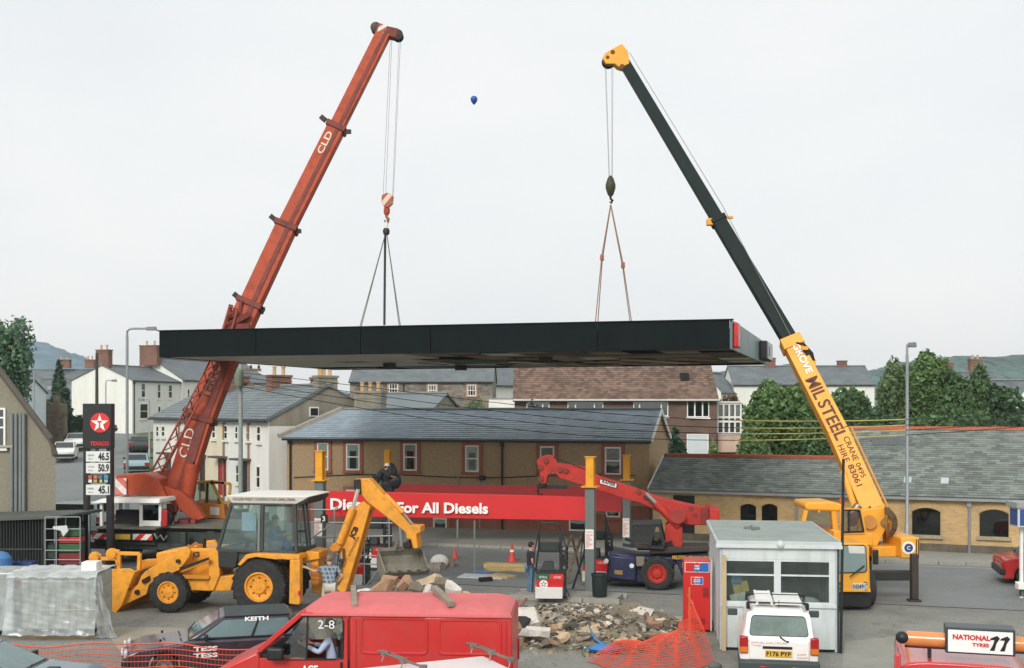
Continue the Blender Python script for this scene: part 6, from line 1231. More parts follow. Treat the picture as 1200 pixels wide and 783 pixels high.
# rear box with pressed panels
part('body',MB().b(xd+.01,xr,0,Wv,.32,zg-.02),red,vn,bevel=.06,seg=3)
def rrect(x0,x1,z0,z1,k):
    o=[]
    for cx,cz_,a0 in ((x1-k,z0+k,-90),(x1-k,z1-k,0),(x0+k,z1-k,90),(x0+k,z0+k,180)):
        for i in range(5): a=R(a0+i*22.5); o.append((cx+k*math.cos(a),cz_+k*math.sin(a)))
    return o
for a,b in (((422,723),(502,768)),((513,725),(588,769))):
    p,q=Vn(*a),Vn(*b); o1=rrect(p.x,q.x,q.z,p.z,.09); o2=rrect(p.x+.035,q.x-.035,q.z+.035,p.z-.035,.07); mb=MB(); n=len(o1)
    vs=[(x,-.004,z) for x,z in o1]+[(x,-.02,z) for x,z in rrect(p.x+.012,q.x-.012,q.z+.012,p.z-.012,.08)]+[(x,-.02,z) for x,z in o2]+[(x,-.004,z) for x,z in rrect(p.x+.05,q.x-.05,q.z+.05,p.z-.05,.06)]
    mb.add(vs,[(r*n+i,r*n+(i+1)%n,(r+1)*n+(i+1)%n,(r+1)*n+i) for r in range(3) for i in range(n)]+[tuple(range(3*n,4*n))]); part('pressed_panel',mb,red,vn,smooth=25)
mb=MB()
for x in (xd+.14,xr-.1): mb.b(x,x+.012,-.006,.0,.4,zg-.1)
mb.b(xd,xr,-.008,0,1.02,1.05); part('panel_seam',mb,M('van_seam',(150,34,38),.5),vn)
part('rain_gutter',MB().b(xf-.02,xr,-.035,.01,zg-.045,zg-.01).b(xf-.02,xr,Wv-.01,Wv+.035,zg-.045,zg-.01),redtop,vn,bevel=.008)
# ribbed roof
pr=[]; n=48
for i in range(n+1):
    t=i/n; y=.0+Wv*t; e=min(t,1-t)*2; z=zg+.13*(1-(1-min(1,e*2.2))**2.4)**.6*1.0; rib=.022 if .12<t<.88 and int(t*26)%2 else 0; pr.append((y,z+rib))
x0,x1=xf+.02,xr-.03; mb=MB(); ring_=lambda x,k,dz:[V((x,Wv/2+(y-Wv/2)*k,zg-.02+(z-zg+.02)*dz)) for y,z in pr]+[V((x,Wv/2+Wv/2*k,zg-.03)),V((x,Wv/2-Wv/2*k,zg-.03))]
rs=[ring_(x0-.02,.9,.35),ring_(x0+.07,.95,.75),ring_(x0+.22,1,1),ring_(x1-.35,1,1),ring_(x1-.12,.985,.8),ring_(x1,.96,.3)]; m_=len(rs[0])
for r in rs: mb.v+=r
for i in range(len(rs)-1):
    for j in range(m_): mb.f.append((i*m_+j,i*m_+(j+1)%m_,(i+1)*m_+(j+1)%m_,(i+1)*m_+j))
mb.f+=[tuple(range(m_))[::-1],tuple(range((len(rs)-1)*m_,len(rs)*m_))]
part('roof',mb,redtop,vn,smooth=30)
# cab: sides with window openings, pillars, bonnet
nose=[(xd,.35),(xd,zbelt),(xA+.06,zbelt-.0),(xA,zA-.02),(Vn(262,782).x,Vn(262,782).z),(xA-.95,.95),(xA-1.0,.45),(xA-.95,.35)]
for y in (0,Wv-.05): part('door' if y==0 else 'offside_door',MB().xz([(xd,.35),(xd,zbelt),(xA+.05,zbelt),(xA+.05,.35)],y,y+.05),red,vn,bevel=.01)
part('bonnet',MB().ext([(x,.03,z) for x,z in [(xA+.05,.35),(xA+.05,zbelt-.02),(xA,zA-.03),(Vn(262,782).x,Vn(262,782).z),(xA-.9,.98),(xA-.95,.45),(xA-.9,.35)]],(0,Wv-.06,0)),red,vn,bevel=.05,seg=3)
mb=MB()
for y in (.06,Wv-.06): mb.bar((xA+.02,y,zA-.02),(xf+.0,y+(.05 if y<1 else -.05),zg),.09,.07,up=(0,1,0)).bar((xd-.04,y-.01 if y<1 else y+.01,zbelt-.02),(xd-.04,y+.0,zg),.11,.1,up=(0,1,0)).bar((xf,y,zg-.04),(xd,y,zg-.04),.1,.09,up=(0,1,0))
mb.bar((xf,.05,zg-.02),(xf,Wv-.05,zg-.02),.08,.1); part('cab_frame',mb,red,vn,bevel=.012)
part('door_seam',MB().b(xd-.012,xd+.004,-.012,.004,.4,zg-.1),blackP,vn)
part('window_rubber',MB().path([Vn(*q,-.01) for q in z7([(350,125),(480,125),(487,150),(484,272),(460,278),(232,280),(350,125)])],.016,6),blackP,vn)
part('window_rubber',MB().bar(Vn(*z7([(362,128)])[0],.02),Vn(*z7([(357,278)])[0],.02),.03,.03,up=(0,1,0)),blackP,vn)
wq=[V((xA+.03,.1,zA)),V((xA+.03,Wv-.1,zA)),V((xf-.02,Wv-.16,zg-.05)),V((xf-.02,.16,zg-.05))]; nn=(wq[1]-wq[0]).cross(wq[3]-wq[0]).normalized()
part('windscreen',MB().ext(wq,nn*.012),Mglass('van_glass',(.75,.82,.82),.14),vn,smooth=0); part('windscreen_rubber',MB().path([p+nn*.01 for p in wq+[wq[0]]],.025,6),blackP,vn)
part('quarter_glass',MB().ext([V((p.x,.045,p.z)) for p in (Vn(*q,.03) for q in z7([(352,130),(358,278),(240,278)]))],(0,.008,0)),Mglass('van_glass',(.75,.82,.82),.14),vn,smooth=0)
part('dash',MB().b(xA+.05,xA+.4,.1,Wv-.1,zbelt-.15,zbelt+.06),dsl,vn,bevel=.03); part('floor',MB().b(xA,xd,.06,Wv-.06,.4,.5),darkin,vn); part('bulkhead',MB().b(xd-.02,xd+.0,.06,Wv-.06,.5,zg-.1),darkin,vn)
part('seat',MB().b(xd-.55,xd-.1,.2,.7,1.0,1.15).b(xd-.2,xd-.06,.2,.7,1.1,1.75),dsl,vn,bevel=.05); part('steering_wheel',MB().path([V((xA+.5+.1*math.sin(a),.45+.2*math.cos(a),zbelt+.08+.17*math.sin(a))) for a in [i*.3142*2 for i in range(11)]],.016,6),dsl,vn)
p,q=Vn(*z7([(218,238)])[0],-.2),Vn(*z7([(280,283)])[0],-.2); part('mirror',MB().b(p.x,q.x-.02,-.24,-.12,q.z,p.z),blackP,vn,bevel=.04,seg=3)
text('2-8',whiteT,vn,Vn(*z7([(398,170)])[0],.03)+V((0,0,0)),(1,0,0),(0,0,1),height=.15,width=.3) ; part('side_glass',MB().ext([V((p.x,.04,p.z)) for p in (Vn(*q,.03) for q in z7([(366,130),(478,130),(482,205),(364,205)]))],(0,.006,0)),Mglass('van_side_glass',(.8,.86,.86),.06,film=.03),vn,smooth=0)  # thin film on the side glass painted for its white reflection
text('ACE',whiteT,vn,Vn(*z7([(340,330)])[0],-.008),(1,0,0),(0,0,1),height=.16,width=.3,bold=.03); part('door_handle',MB().b(xd-.14,xd-.1,-.03,-.002,zbelt-.28,zbelt-.04),blackP,vn,bevel=.005)
for x in (xA-.25,xr-.95):
    for y,s in ((.12,-1),(Wv-.12,1)): wheel(vn,(x,y,.33),(0,s,0),.33,.2,MC['wheel_silver'],.6,0,20)
part('rub_strip',MB().b(xd+.02,xr-.02,-.03,-.001,.86,.93),blackP,vn); part('door_hinge',MB().b(xA+.12,xA+.2,-.02,-.001,zbelt-.35,zbelt-.2),red,vn); part('fuel_cap',MB().b(xd+.05,xd+.2,-.012,-.001,zbelt-.34,zbelt-.18),M('van_red',(204,48,48)),vn,bevel=.01); part('bumper',MB().b(xA-1.02,xA-.9,0,Wv,.35,.6),blackP,vn,bevel=.03); part('tail_light',MB().b(xr-.02,xr+.02,.02,.16,1.0,1.4).b(xr-.02,xr+.02,Wv-.16,Wv-.02,1.0,1.4),MC['tail_light_red'],vn)
tb=M('old_timber_bar',(142,132,118),.85,var=.25,vs=5,bump=.3)
def wood(a,b,w_,h,label): return solo('timber',MB().bar(a,b,w_,h),tb,label,'timber',bevel=.006)
zr_=zg+.2
wood(TV@Vn(416,711,.15)+V((0,0,.0)),TV@V((Vn(412,700,1.3).x,1.45,zg+.24)),.1,.1,'short timber bar lying across the front of the red van roof')
wood(TV@V((Vn(529,709,.12).x,.12,zg+.17)),TV@V((Vn(514,700,1.3).x-.12,1.5,zg+.24)),.12,.1,'longer timber bar laid slantwise across the rear of the red van roof')
# ================================================================= canopy columns and red fascia signs
def column(px,Y,ytop,ymid,wpx,label,notice=None):
    x=gx(px,Y); w_=wpx*Y/F; zt=H-(ytop-478)*Y/F; zm=H-(ymid-478)*Y/F; t=thing('canopy_column',label,'column',(x,Y,0),math.atan2(-.287,.958),group='columns of the dismantled canopy')
    part('shaft',MB().b(-w_/2,w_/2,-w_/2,w_/2,0,zm),greyP,t,bevel=.012)
    mb=MB().b(-w_*.42,w_*.42,-w_*.45,-w_*.33,zm+.04,zt-.03).b(-w_*.42,w_*.42,w_*.33,w_*.45,zm+.04,zt-.03).b(-.02,.02,-w_*.33,w_*.33,zm+.04,zt-.03).b(-w_*.43,-w_*.36,-w_*.4,w_*.4,zm+.04,zt-.03)
    part('steel_stub',mb,yelS,t); part('top_plate',MB().b(-w_*.55,w_*.55,-w_*.55,w_*.55,zt-.03,zt),yelS,t); part('splice_plate',MB().b(-w_*.85,w_*.85,-w_*.85,w_*.85,zm,zm+.04),yelS,t)
    if notice:
        za,zb=H-(notice[1]-478)*Y/F,H-(notice[0]-478)*Y/F; nb=part('notice',MB().b(-w_*.46,w_*.46,-w_/2-.012,-w_/2-.003,za,zb),whiteP,t); k=MB(); n=8
        for i in range(n): z=zb-(zb-za)*(.12+.8*i/n); k.b(-w_*.34,w_*(.34 if i%3 else .2),-w_/2-.016,-w_/2-.012,z-.028,z)
        text('NO SMOKING',redS,nb,(-w_*.36,-w_/2-.016,zb-.1),(1,0,0),(0,0,1),width=w_*.72,height=.045); text('SWITCH OFF\nENGINE\nNO NAKED\nLIGHTS\nPETROLEUM\nSPIRIT',redS,nb,(-w_*.36,-w_/2-.016,za+.05),(1,0,0),(0,0,1),width=w_*.72,height=(zb-za)*.68)
    return t
column(692,35.7,535,571,11,'canopy column with yellow stub at the right end of the front red sign',(620,643))
column(375.5,36.9,528,563.5,10.5,'canopy column with yellow stub at the left end of the front red sign',(607,628))
column(734.5,47.,533,563,8.5,'canopy column with yellow stub behind the red crane boom',(607,629))
column(454.5,48.2,527,558,8,'canopy column with yellow stub by the worker in the white helmet')
def sign(label,a,b,th,mat,name='fascia_sign'):
    a0,a1=a; b0,b1=b; d=V((b0.x-a0.x,b0.y-a0.y,0)).normalized(); n=V((-d.y,d.x,0))*th
    t=thing(name,label,'sign',((a0.x+b0.x)/2,(a0.y+b0.y)/2,min(a0.z,b0.z)))
    part('panel',MB().hexa([a0,b0,b0+n,a0+n,a1,b1,b1+n,a1+n]),mat,t,w=True,bevel=.008); return t,d
t,d=sign('red fascia sign with white diesel lettering between the two front columns',(P(381.5,605,36.75),P(381.5,575.5,36.75)),(P(686,610,35.75),P(686,582.5,35.75)),.22,redS)
o=P(387,597.6,36.7); o2=P(463,602.3,36.42); e2_=P(571,605.6,36.1)
text('Diesel',whiteT,t,P(387,597.6,36.65),d,(0,0,1),width=1.38,height=.37,bold=.035,w=True)
a=P(465.5,601.2,36.40); b=P(572,606.2,36.06); dd=(b-a).normalized(); text('For All Diesels',whiteT,t,a+V((0,-.02,0)),d,(0,0,1),width=(b-a).length,height=.345,bold=.035,w=True)
parts('back_strut',MB().bar(P(556,610,36.1),P(556,672,36.1),.05,.05).bar(P(536,609,36.2),P(536,630,36.2),.05,.05),greyP,t,w=True)
sign('darker red back sign behind the front one, between the two rear columns',(P(462,596,48.0),P(462,567.5,48.0)),(P(729,600,47.0),P(729,571,47.0)),.22,redD)
# ================================================================= fuel price sign
t=thing('price_sign','tall black fuel price sign with red star roundel and three white prices','sign',(gx(114,41.),41.,0)); Y=41.
for a,b in ((97.5,102.5),(124.5,130.5)): part('post',MB().b(gx(a,Y),gx(b,Y),Y,Y+.3,0,H-(474-478)*Y/F),blackP,t,w=True)
zz=lambda py:H-(py-478)*Y/F
part('cabinet',MB().b(gx(97,Y),gx(131,Y),Y-.03,Y+.33,zz(526),zz(473)),blackP,t,w=True,bevel=.02)
rd_=part('roundel',MB().lathe([(.35,0),(.35,.025),(0,.025)],P(117.5,495.5,Y-.03),(0,-1,0),36),M('roundel_red',(216,48,44),.4),t,w=True)
def starpts(c,r,y,k=.4,rot=0): return [V((c.x+(r if i%2==0 else r*k)*math.sin(rot+i*math.pi/5),y,c.z+(r if i%2==0 else r*k)*math.cos(i*math.pi/5+rot))) for i in range(10)]
c=P(117.5,496.2,Y); part('star',MB().ext(starpts(c,.32,Y-.06),(0,-.008,0)),whiteT,rd_,w=True,smooth=0); text('T',MC['roundel_red'],rd_,V((c.x,Y-.072,c.z-.15)),(1,0,0),(0,0,1),height=.24,width=.15,bold=.05,align='C',w=True)
text('TEXACO',MC['roundel_red'],t,V((gx(106,Y),Y-.035,zz(522.3))),(1,0,0),(0,0,1),width=(128-106)*Y/F,height=.15,bold=.04,w=True)
for y0,y1,pr,sm in ((529,541,'46.5','UNLEADED'),(542.5,554.5,'50.9','4 STAR'),(568,580,'45.1','DIESEL')):
    pp=part('price_panel',MB().b(gx(101,Y),gx(129,Y),Y-.02,Y+.1,zz(y1),zz(y0)),M('price_panel_white',(226,228,224),.4,var=.03),t,w=True); text(pr,blackT,pp,V((gx(115.4,Y),Y-.024,zz(y1-1.5))),(1,0,0),(0,0,1),height=(y1-y0-2.8)*Y/F,width=12.6*Y/F,bold=.035,w=True); text(sm,M('price_small_blue',(60,70,110),.5),pp,V((gx(103,Y),Y-.024,zz(y0+5.5))),(1,0,0),(0,0,1),width=7.5*Y/F,height=.06,w=True); text('litre',MC['price_small_blue'],pp,V((gx(104,Y),Y-.024,zz(y1-2.5))),(1,0,0),(0,0,1),width=5*Y/F,height=.05,w=True)
ip=part('service_panel',MB().b(gx(102,Y),gx(128,Y),Y-.02,Y+.1,zz(566),zz(556)),blackP,t,w=True)
for x0,x1,y0,y1,c in ((104,108,557,561,(200,90,50)),(110,114,557,561,(200,120,60)),(115,120,557,561,(90,110,130)),(122,127,556.5,561,(70,140,180)),(104,108,562,565.5,(220,220,214)),(110,114,562,565.5,(196,160,90)),(117,120,562,565.5,(210,196,90)),(122.5,126.5,562,565.5,(150,190,206))): part('pictogram',MB().b(gx(x0,Y),gx(x1,Y),Y-.03,Y-.021,zz(y1),zz(y0)),M('pictogram_%d_%d'%(c[0],c[1]),c,.5),ip,w=True)
# ================================================================= kiosk
TKd=V((.993,-.12,0)); TK=frame2((5.02,27.72),TKd); kk=thing('kiosk','white panelled kiosk with two wide windows and grey flat roof behind the white estate','kiosk',TK.translation,TK.to_euler().z)
km=M('kiosk_pale_grey',(204,212,212),.5,var=.07,vs=.8,dirt=.5,dc=(150,156,152),streak=True); kw=2.69; kd=4.9; kh=2.6
def K(px,py,y=0.): return hit(TK,px,py,y)
xa,xb,xc,xd_=[K(q,680).x for q in (850,908.5,913.5,973)]; zw0=K(900,706.5).z; zw1=K(900,656.5).z; zt_=K(900,674).z
part('front_panel',MB().b(.02,kw-.02,-.02,.06,.06,zw0-.06),km,kk,bevel=.006); part('front_fascia',MB().b(.02,kw-.02,-.02,.06,zw1+.02,kh-.1),km,kk,bevel=.006)
mb=MB().b(.02,xa,-.018,.06,zw0-.06,zw1+.02).b(xb,xc,-.018,.06,zw0-.06,zw1+.02).b(xd_,kw-.02,-.018,.06,zw0-.06,zw1+.02); parts('window_post',mb,km,kk)
part('window_sill',MB().b(0,kw,-.07,.06,zw0-.1,zw0-.02),km,kk,bevel=.008)
kg=Mglass('kiosk_glass',(.9,.95,.92),-.03,film=.17,filmc=(120,130,126))  # grey film painted on to lighten the dark interior
for a,b in ((xa,xb),(xc,xd_)):
    wf=MB().b(a,b,-.012,.05,zw0-.02,zw0+.03).b(a,b,-.012,.05,zw1-.03,zw1+.02).b(a,b,-.012,.05,zt_-.02,zt_+.02).b(a,a+.03,-.014,.05,zw0,zw1).b(b-.03,b,-.014,.05,zw0,zw1); w_=part('window',wf,km,kk)
    part('pane',MB().b(a,b,.02,.028,zw0,zw1),kg,w_)
side=MB()
for y0 in (0,1.22,2.45,3.67): side.b(-.02,.04,y0+.03,y0+1.19,.1,kh-.15)
for i in range(4): part('side_panel',MB().b(-.02,.04,i*1.225+.03,i*1.225+1.19,.06,kh-.12),km,kk,bevel=.006); part('side_panel',MB().b(kw-.04,kw+.02,i*1.225+.03,i*1.225+1.19,.06,kh-.12),km,kk,bevel=.006)
mb=MB()
for x in (-.03,kw-.03): 
    for i in range(5): mb.b(x,x+.07,i*1.22-.02,i*1.22+.05,.0,kh-.05)
parts('corner_post',mb,M('kiosk_post',(178,190,192),.5,dirt=.2),kk); part('dark_corner_strip',MB().b(kw+.02,kw+.07,-.03,.03,.0,kh-.1),M('strip_dark',(52,64,64),.5),kk)
part('back_wall',MB().b(0,kw,kd-.06,kd,.06,kh-.1),M('kiosk_lining',(190,196,190),.8,var=.15),kk); part('floor',MB().b(0,kw,0,kd,.02,.08),darkin,kk)
rfm=M('felt_roof',(150,160,154),.9,var=.12,vs=.9,dirt=.5,dc=(120,128,120))
kr=part('roof',MB().b(-.12,kw+.12,-.1,kd+.1,kh-.1,kh+.02),M('roof_edge',(190,198,200),.5),kk,bevel=.01); part('roof_felt',MB().b(-.06,kw+.06,-.03,kd+.04,kh+.02,kh+.035),rfm,kr); part('roof_drip',MB().b(-.13,kw+.13,-.125,-.1,kh-.14,kh-.06),km,kr)
for i in range(1,5): part('felt_lap',MB().b(-.06,kw+.06,i*1.0,i*1.0+.05,kh+.035,kh+.042),rfm,kr)
part('roof_conduit',MB().path([(1.0,3.2,kh+.06),(.85,2.6,kh+.06),(1.1,2.4,kh+.05),(.9,2.2,kh+.05)],.02,6).box((.95,2.6,kh+.06),(.4,.2,.05)),M('conduit_grey',(110,112,108),.7),kr)
q=K(914.5,638.5,-.1); part('bulkhead_lamp',MB().ball((q.x,-.14,q.z),(.09,.07,.09)).tube((q.x,-.12,q.z),(q.x,-.09,q.z),.11,n=16),M('lamp_glass_white',(196,204,204),.2),kk)
q=K(848,700,-.1); solo('timber_batten',mv(MB().b(q.x-.04,q.x+.05,-.2,-.14,0,2.28),TK),plank,'pale timber batten propped upright against the front left corner of the kiosk','batten')
pol=K(983,538,-.05); solo('pole',MB().tube(TK@V((kw+.1,-.06,0)),TK@V((kw+.16,-.06,pol.z)),.035,n=8),blackP,'thin black pole standing at the right front corner of the kiosk','pole')
# things on the shelf behind the windows
part('shelf',MB().b(.1,kw-.1,.1,.5,zw0-.12,zw0-.08),km,kk)
def shelfbox(px0,py0,px1,py1,c,label,rot=0):
    a=K(px0,py1,.2); b=K(px1,py0,.2); m_=Matrix.Rotation(R(rot),3,'Y'); mb=MB().box(((a.x+b.x)/2,.22,(a.z+b.z)/2),(b.x-a.x,.08,b.z-a.z),m_); return solo('display_box',mv(mb,TK),M('box_%d_%d_%d'%c,c,.5,var=.25,vs=9),label,'box')
shelfbox(857,674,869,685,(90,140,180),'blue display box propped highest in the left kiosk window'); shelfbox(859,682,877,694,(206,176,90),'yellow display box leaning in the left kiosk window',-12); o=shelfbox(856,695,875,706,(214,210,206),'white printed box leaning at the bottom of the left kiosk window',-16)
solo('paper_heap',mv(MB().ball((K(948,703).x,.25,zw0-.02),(.3,.14,.15),10,6),TK),M('paper_white',(206,210,206),.8,var=.2,vs=8,bump=.8),'crumpled white paper heap on the shelf in the right kiosk window','paper')
q=K(930,672,3.5); part('amber_panel',MB().b(q.x-.3,q.x+.3,kd-.09,kd-.065,1.0,2.2),M('panel_amber',(176,130,60),.6),kk)  # flat amber panel on the kiosk back wall
# ================================================================= cola vending machine
TVM=frame2((4.45,29.95),TKd); vm=thing('vending_machine','tall red drinks vending machine with blue and white cola logo beside the kiosk','vending machine',TVM.translation,TVM.to_euler().z)
h_=1.84; part('cabinet',MB().b(0,.69,0,.75,.04,h_),M('vending_red',(206,44,40),.3,var=.03,dirt=.1,dc=(150,40,36)),vm,bevel=.02,seg=3); part('side_trim',MB().b(.69,.72,.0,.7,.02,h_),M('vending_trim',(206,206,200),.5),vm)
hd=part('header',MB().b(.03,.66,-.012,-.001,h_-.30,h_-.04),whiteP,vm); part('header_red',MB().b(.045,.28,-.017,-.013,h_-.285,h_-.055),MC['vending_red'],hd); bl=M('cola_blue',(40,104,186),.35); part('header_blue',MB().b(.41,.645,-.017,-.013,h_-.285,h_-.055),bl,hd)
def cola(par,x,z,r,y):
    part('emblem',MB().lathe([(r,0),(r,.004),(0,.004)],(x,y,z),(0,-1,0),28),whiteP,par); n=14
    top=[(x+r*.92*math.cos(math.pi*i/n),z+r*.92*math.sin(math.pi*i/n)) for i in range(n+1) if math.sin(math.pi*i/n)>.32]; bot=[(a,2*z-b) for a,b in top]
    part('emblem_top',MB().ext([(a,y-.005,b) for a,b in top],(0,-.003,0)),MC['vending_red'],par,smooth=0); part('emblem_bottom',MB().ext([(a,y-.005,b) for a,b in bot],(0,-.003,0)),bl,par,smooth=0); text('PEPSI',bl,par,(x,y-.004,z-r*.22),(1,0,0),(0,0,1),width=r*1.7,height=r*.44,bold=.03,align='C')
cola(hd,.345,h_-.17,.13,-.013)
lb=part('logo_label',MB().b(.19,.50,-.008,-.001,h_-.62,h_-.42),whiteP,vm); part('label_red',MB().b(.2,.30,-.012,-.009,h_-.61,h_-.43),MC['vending_red'],lb); part('label_blue',MB().b(.39,.49,-.012,-.009,h_-.61,h_-.43),bl,lb); cola(lb,.345,h_-.52,.085,-.009)
part('coin_panel',MB().b(.5,.64,-.012,-.001,.9,1.15),M('vending_dark_red',(150,34,34),.4),vm); part('dispense_slot',MB().b(.15,.55,-.01,-.001,.2,.34),M('vending_dark_red',(150,34,34),.4),vm)
solo('timber_block',mv(MB().b(.8,1.05,.2,.6,0,.14),TVM),plank,'timber block on the ground between the vending machine and the kiosk','block')
# ================================================================= pump islands and pumps
def island(px0,px1,py,w_):
    a=G(px0,py); b=G(px1,py); d=E1; ln=(b-a).length; mb=MB(); n=int(ln/.9); o=struct('pump_island',MB().hexa([a+d*.13+E2*.1,a+d*(ln-.13)+E2*.1,a+d*(ln-.13)+E2*(w_-.1),a+d*.13+E2*(w_-.1)]+[p+V((0,0,.13)) for p in (a+d*.13+E2*.1,a+d*(ln-.13)+E2*.1,a+d*(ln-.13)+E2*(w_-.1),a+d*.13+E2*(w_-.1))]),pavem)
    k=None
    for i in range(n):
        for s in (0,w_-.13):
            c=a+d*(ln*(i+.5)/n)+E2*(s+.065)
            if k is None: k=part('kerb_stone',MB().box((0,0,.06),(ln/n-.015,.13,.16)),kerbm,o,bevel=.02); k.location=c; k.rotation_euler=(0,0,math.atan2(-.287,.958))
            else: share('kerb_stone',k,o,c,(0,0,math.atan2(-.287,.958)))
    return o
island(597,728,702,1.3); island(396,470,692,1.2)
pmR=M('pump_red',(206,40,44),.35,dirt=.15,dc=(140,40,40)); pmK=M('pump_black',(36,42,42),.5,dirt=.15); pmG=M('pump_green',(20,104,74),.4); 
def pump(label,p,full=True):
    t=thing('fuel_pump',label,'fuel pump',(p.x,p.y,.13),math.atan2(-.05,1),group='fuel pumps'); W_=.84
    part('plinth',MB().b(-W_/2,W_/2-.03,-.03,.5,0,.34),M('pump_white',(226,226,222),.5,dirt=.15) if full else pmK,t,bevel=.01)
    r_=part('cabinet',MB().b(-W_/2+.03,W_/2,0,.5,.34,.74),pmR,t,bevel=.01)
    part('product_panel',MB().b(-W_/2+.03,0.0,-.015,-.001,.56,.73),pmG,r_); part('product_panel',MB().b(.01,W_/2,-.015,-.001,.56,.73),M('pump_red_bright',(214,56,52),.4),r_); text('PETROL',whiteT,r_,(-.3,-.017,.6),(1,0,0),(0,0,1),width=.24,height=.07); text('4 STAR',whiteT,r_,(.12,-.017,.6),(1,0,0),(0,0,1),width=.22,height=.07)
    em=part('roundel',MB().lathe([(.125,0),(.125,.012),(0,.012)],(-.17,-.002,.43),(0,-1,0),24),whiteP,r_); c_=V((-.17,0,.43)); mbs=MB().ext(starpts(c_,.1,-.016),(0,-.004,0)); part('star',mbs,blackT,em,smooth=0); part('star_centre',MB().ext(starpts(c_,.062,-.021),(0,-.003,0)),whiteT,em,smooth=0)
    part('side_panel',MB().b(W_/2,W_/2+.09,.05,.45,0,.78),pmK,t,bevel=.01); part('shelf',MB().b(-W_/2+.02,W_/2+.09,-.02,.52,.741,.80),pmK,t,bevel=.01)
    part('nozzle_housing',MB().hexa([(-.28,.1,.8),(.14,.1,.8),(.14,.4,.8),(-.28,.4,.8),(-.16,.14,1.08),(.12,.14,1.08),(.12,.36,1.08),(-.16,.36,1.08)]),pmK,t,bevel=.02)
    part('display_head',MB().b(-.3,.3,.1,.4,1.36,1.66),pmK,t,bevel=.02); part('display',MB().b(-.24,.2,.085,.099,1.42,1.6),M('display_dark',(60,70,66),.15),t)
    mb=MB().path([(-.42,.25,.78),(-.32,.25,1.5),(-.3,.25,2.1),(-.25,.25,2.22),(.15,.25,2.22),(.3,.25,2.16),(.34,.25,1.95)],.028,8).bar((.34,.25,.8),(.34,.25,1.98),.1,.06); part('hose_mast',mb,pmK,t)
    mb=MB(); 
    for k in range(5): z=.92+k*.13; mb.path([(.46+.09*math.cos(a*.7),.2+.03*k,z+.1*math.sin(a*.7)) for a in range(10)],.018,5)
    mb.path([(.34,.25,1.95),(.5,.2,1.5),(.52,.2,1.0),(.44,.15,.4),(.6,.1,.05),(.4,.0,.06)],.022,6); mb.path([(-.3,.25,2.1),(-.44,.2,1.4),(-.5,.1,.6),(-.52,.05,.2)],.02,6); part('hose',mb,blackP,t)
    part('nozzle',MB().bar((.36,.15,1.2),(.5,.1,1.05),.05,.12).tube((.5,.1,1.05),(.56,.08,.9),.02,n=6),M('nozzle_black',(28,30,30),.5),t); return t
p1=pump('red and white fuel pump on the island beside the standing man',G(644,702.5,.13)+V((.0,.15,0)))
def pump2(label,px,Y): d_=dup(p1,(gx(px,Y),Y,.13),math.atan2(-.25,1),label); return d_
pump2('second fuel pump half hidden behind the front right column',697,37.6); pump2('fuel pump behind the digger boom with its green panel showing',411,37.0); pump2('dark fuel pump behind the scaffold rails left of the digger bucket',437,41.)
solo('litter_bin',MB().lathe([(.2,0),(.22,.03),(.24,.62),(.26,.64),(.26,.7),(.2,.7),(.2,.5)],G(703,700,.13)+V((0,.1,0)),(0,0,1),14),M('bin_green_black',(34,46,44),.6),'dark round litter bin at the foot of the front right column','bin')
# step ladder behind the pump
a=G(659,684); b=G(681,678); tp=P(676,628,37.9); mb=MB()
sl=thing('step_ladder','brown wooden step ladder standing open behind the near fuel pump','ladder',(gx(668,38),38,0))
wd=M('ladder_wood',(128,110,88),.8,var=.2)
for dx in (-.18,.18):
    part('stile',MB().bar((dx-.32,-.1,0),(dx+.22,.0,1.62),.05,.08),wd,sl); part('back_stile',MB().bar((dx+.6,.5,0),(dx+.24,.05,1.6),.04,.06),wd,sl)
for i in range(6): f=(i+1)/6.5; part('tread',MB().box((-.32+.54*f,-.1+.1*f,1.62*f),(.40,.13,.03)),wd,sl)
solo('prop',MB().bar(G(671,690),P(684,650,37.4),.05,.05),blackP,'dark diagonal prop leaning towards the front right column','prop')
# scaffold tower behind the digger boom
sct=thing('scaffold_tower','pale tube scaffold tower round the front left column','scaffold',(gx(410,36.2),36.2,0)); Ys=36.0
tubes=[((346,597),(393,597.5)),((346,612),(460,613)),((366,630),(460,628)),((386,650),(460,652)),((386,660),(460,662)),((392,597),(392,690)),((427,606),(427,695)),((456,604),(456,695)),((352,597),(352,690)),((352,640),(392,612)),((427,690),(456,650))]
for a,b in tubes: part('scaffold_tube',MB().tube(P(*a,Ys),P(*b,Ys),.022,n=8),steelG,sct,w=True)
for a in ((392,597),(427,606),(456,604)): part('scaffold_tube',MB().tube(P(*a,Ys+1.2),V((P(*a,Ys+1.2).x,Ys+1.2,0)),.022,n=8),steelG,sct,w=True); part('scaffold_tube',MB().tube(P(*a,Ys),P(*a,Ys)+V((0,1.2,0)),.022,n=8),steelG,sct,w=True)
part('number_board',MB().b(gx(376,Ys-.05),gx(384,Ys-.05),Ys-.06,Ys-.03,P(0,612,Ys).z,P(0,603,Ys).z),blackP,sct,w=True); text('3',whiteT,sct,V((gx(378,Ys),Ys-.065,P(0,611,Ys).z)),(1,0,0),(0,0,1),height=.17,bold=.03,w=True)
plat=solo('scaffold_board',MB().box(P(448,588,45),(1.4,.9,.06)),plank,'timber platform board under the worker in the white helmet','board')
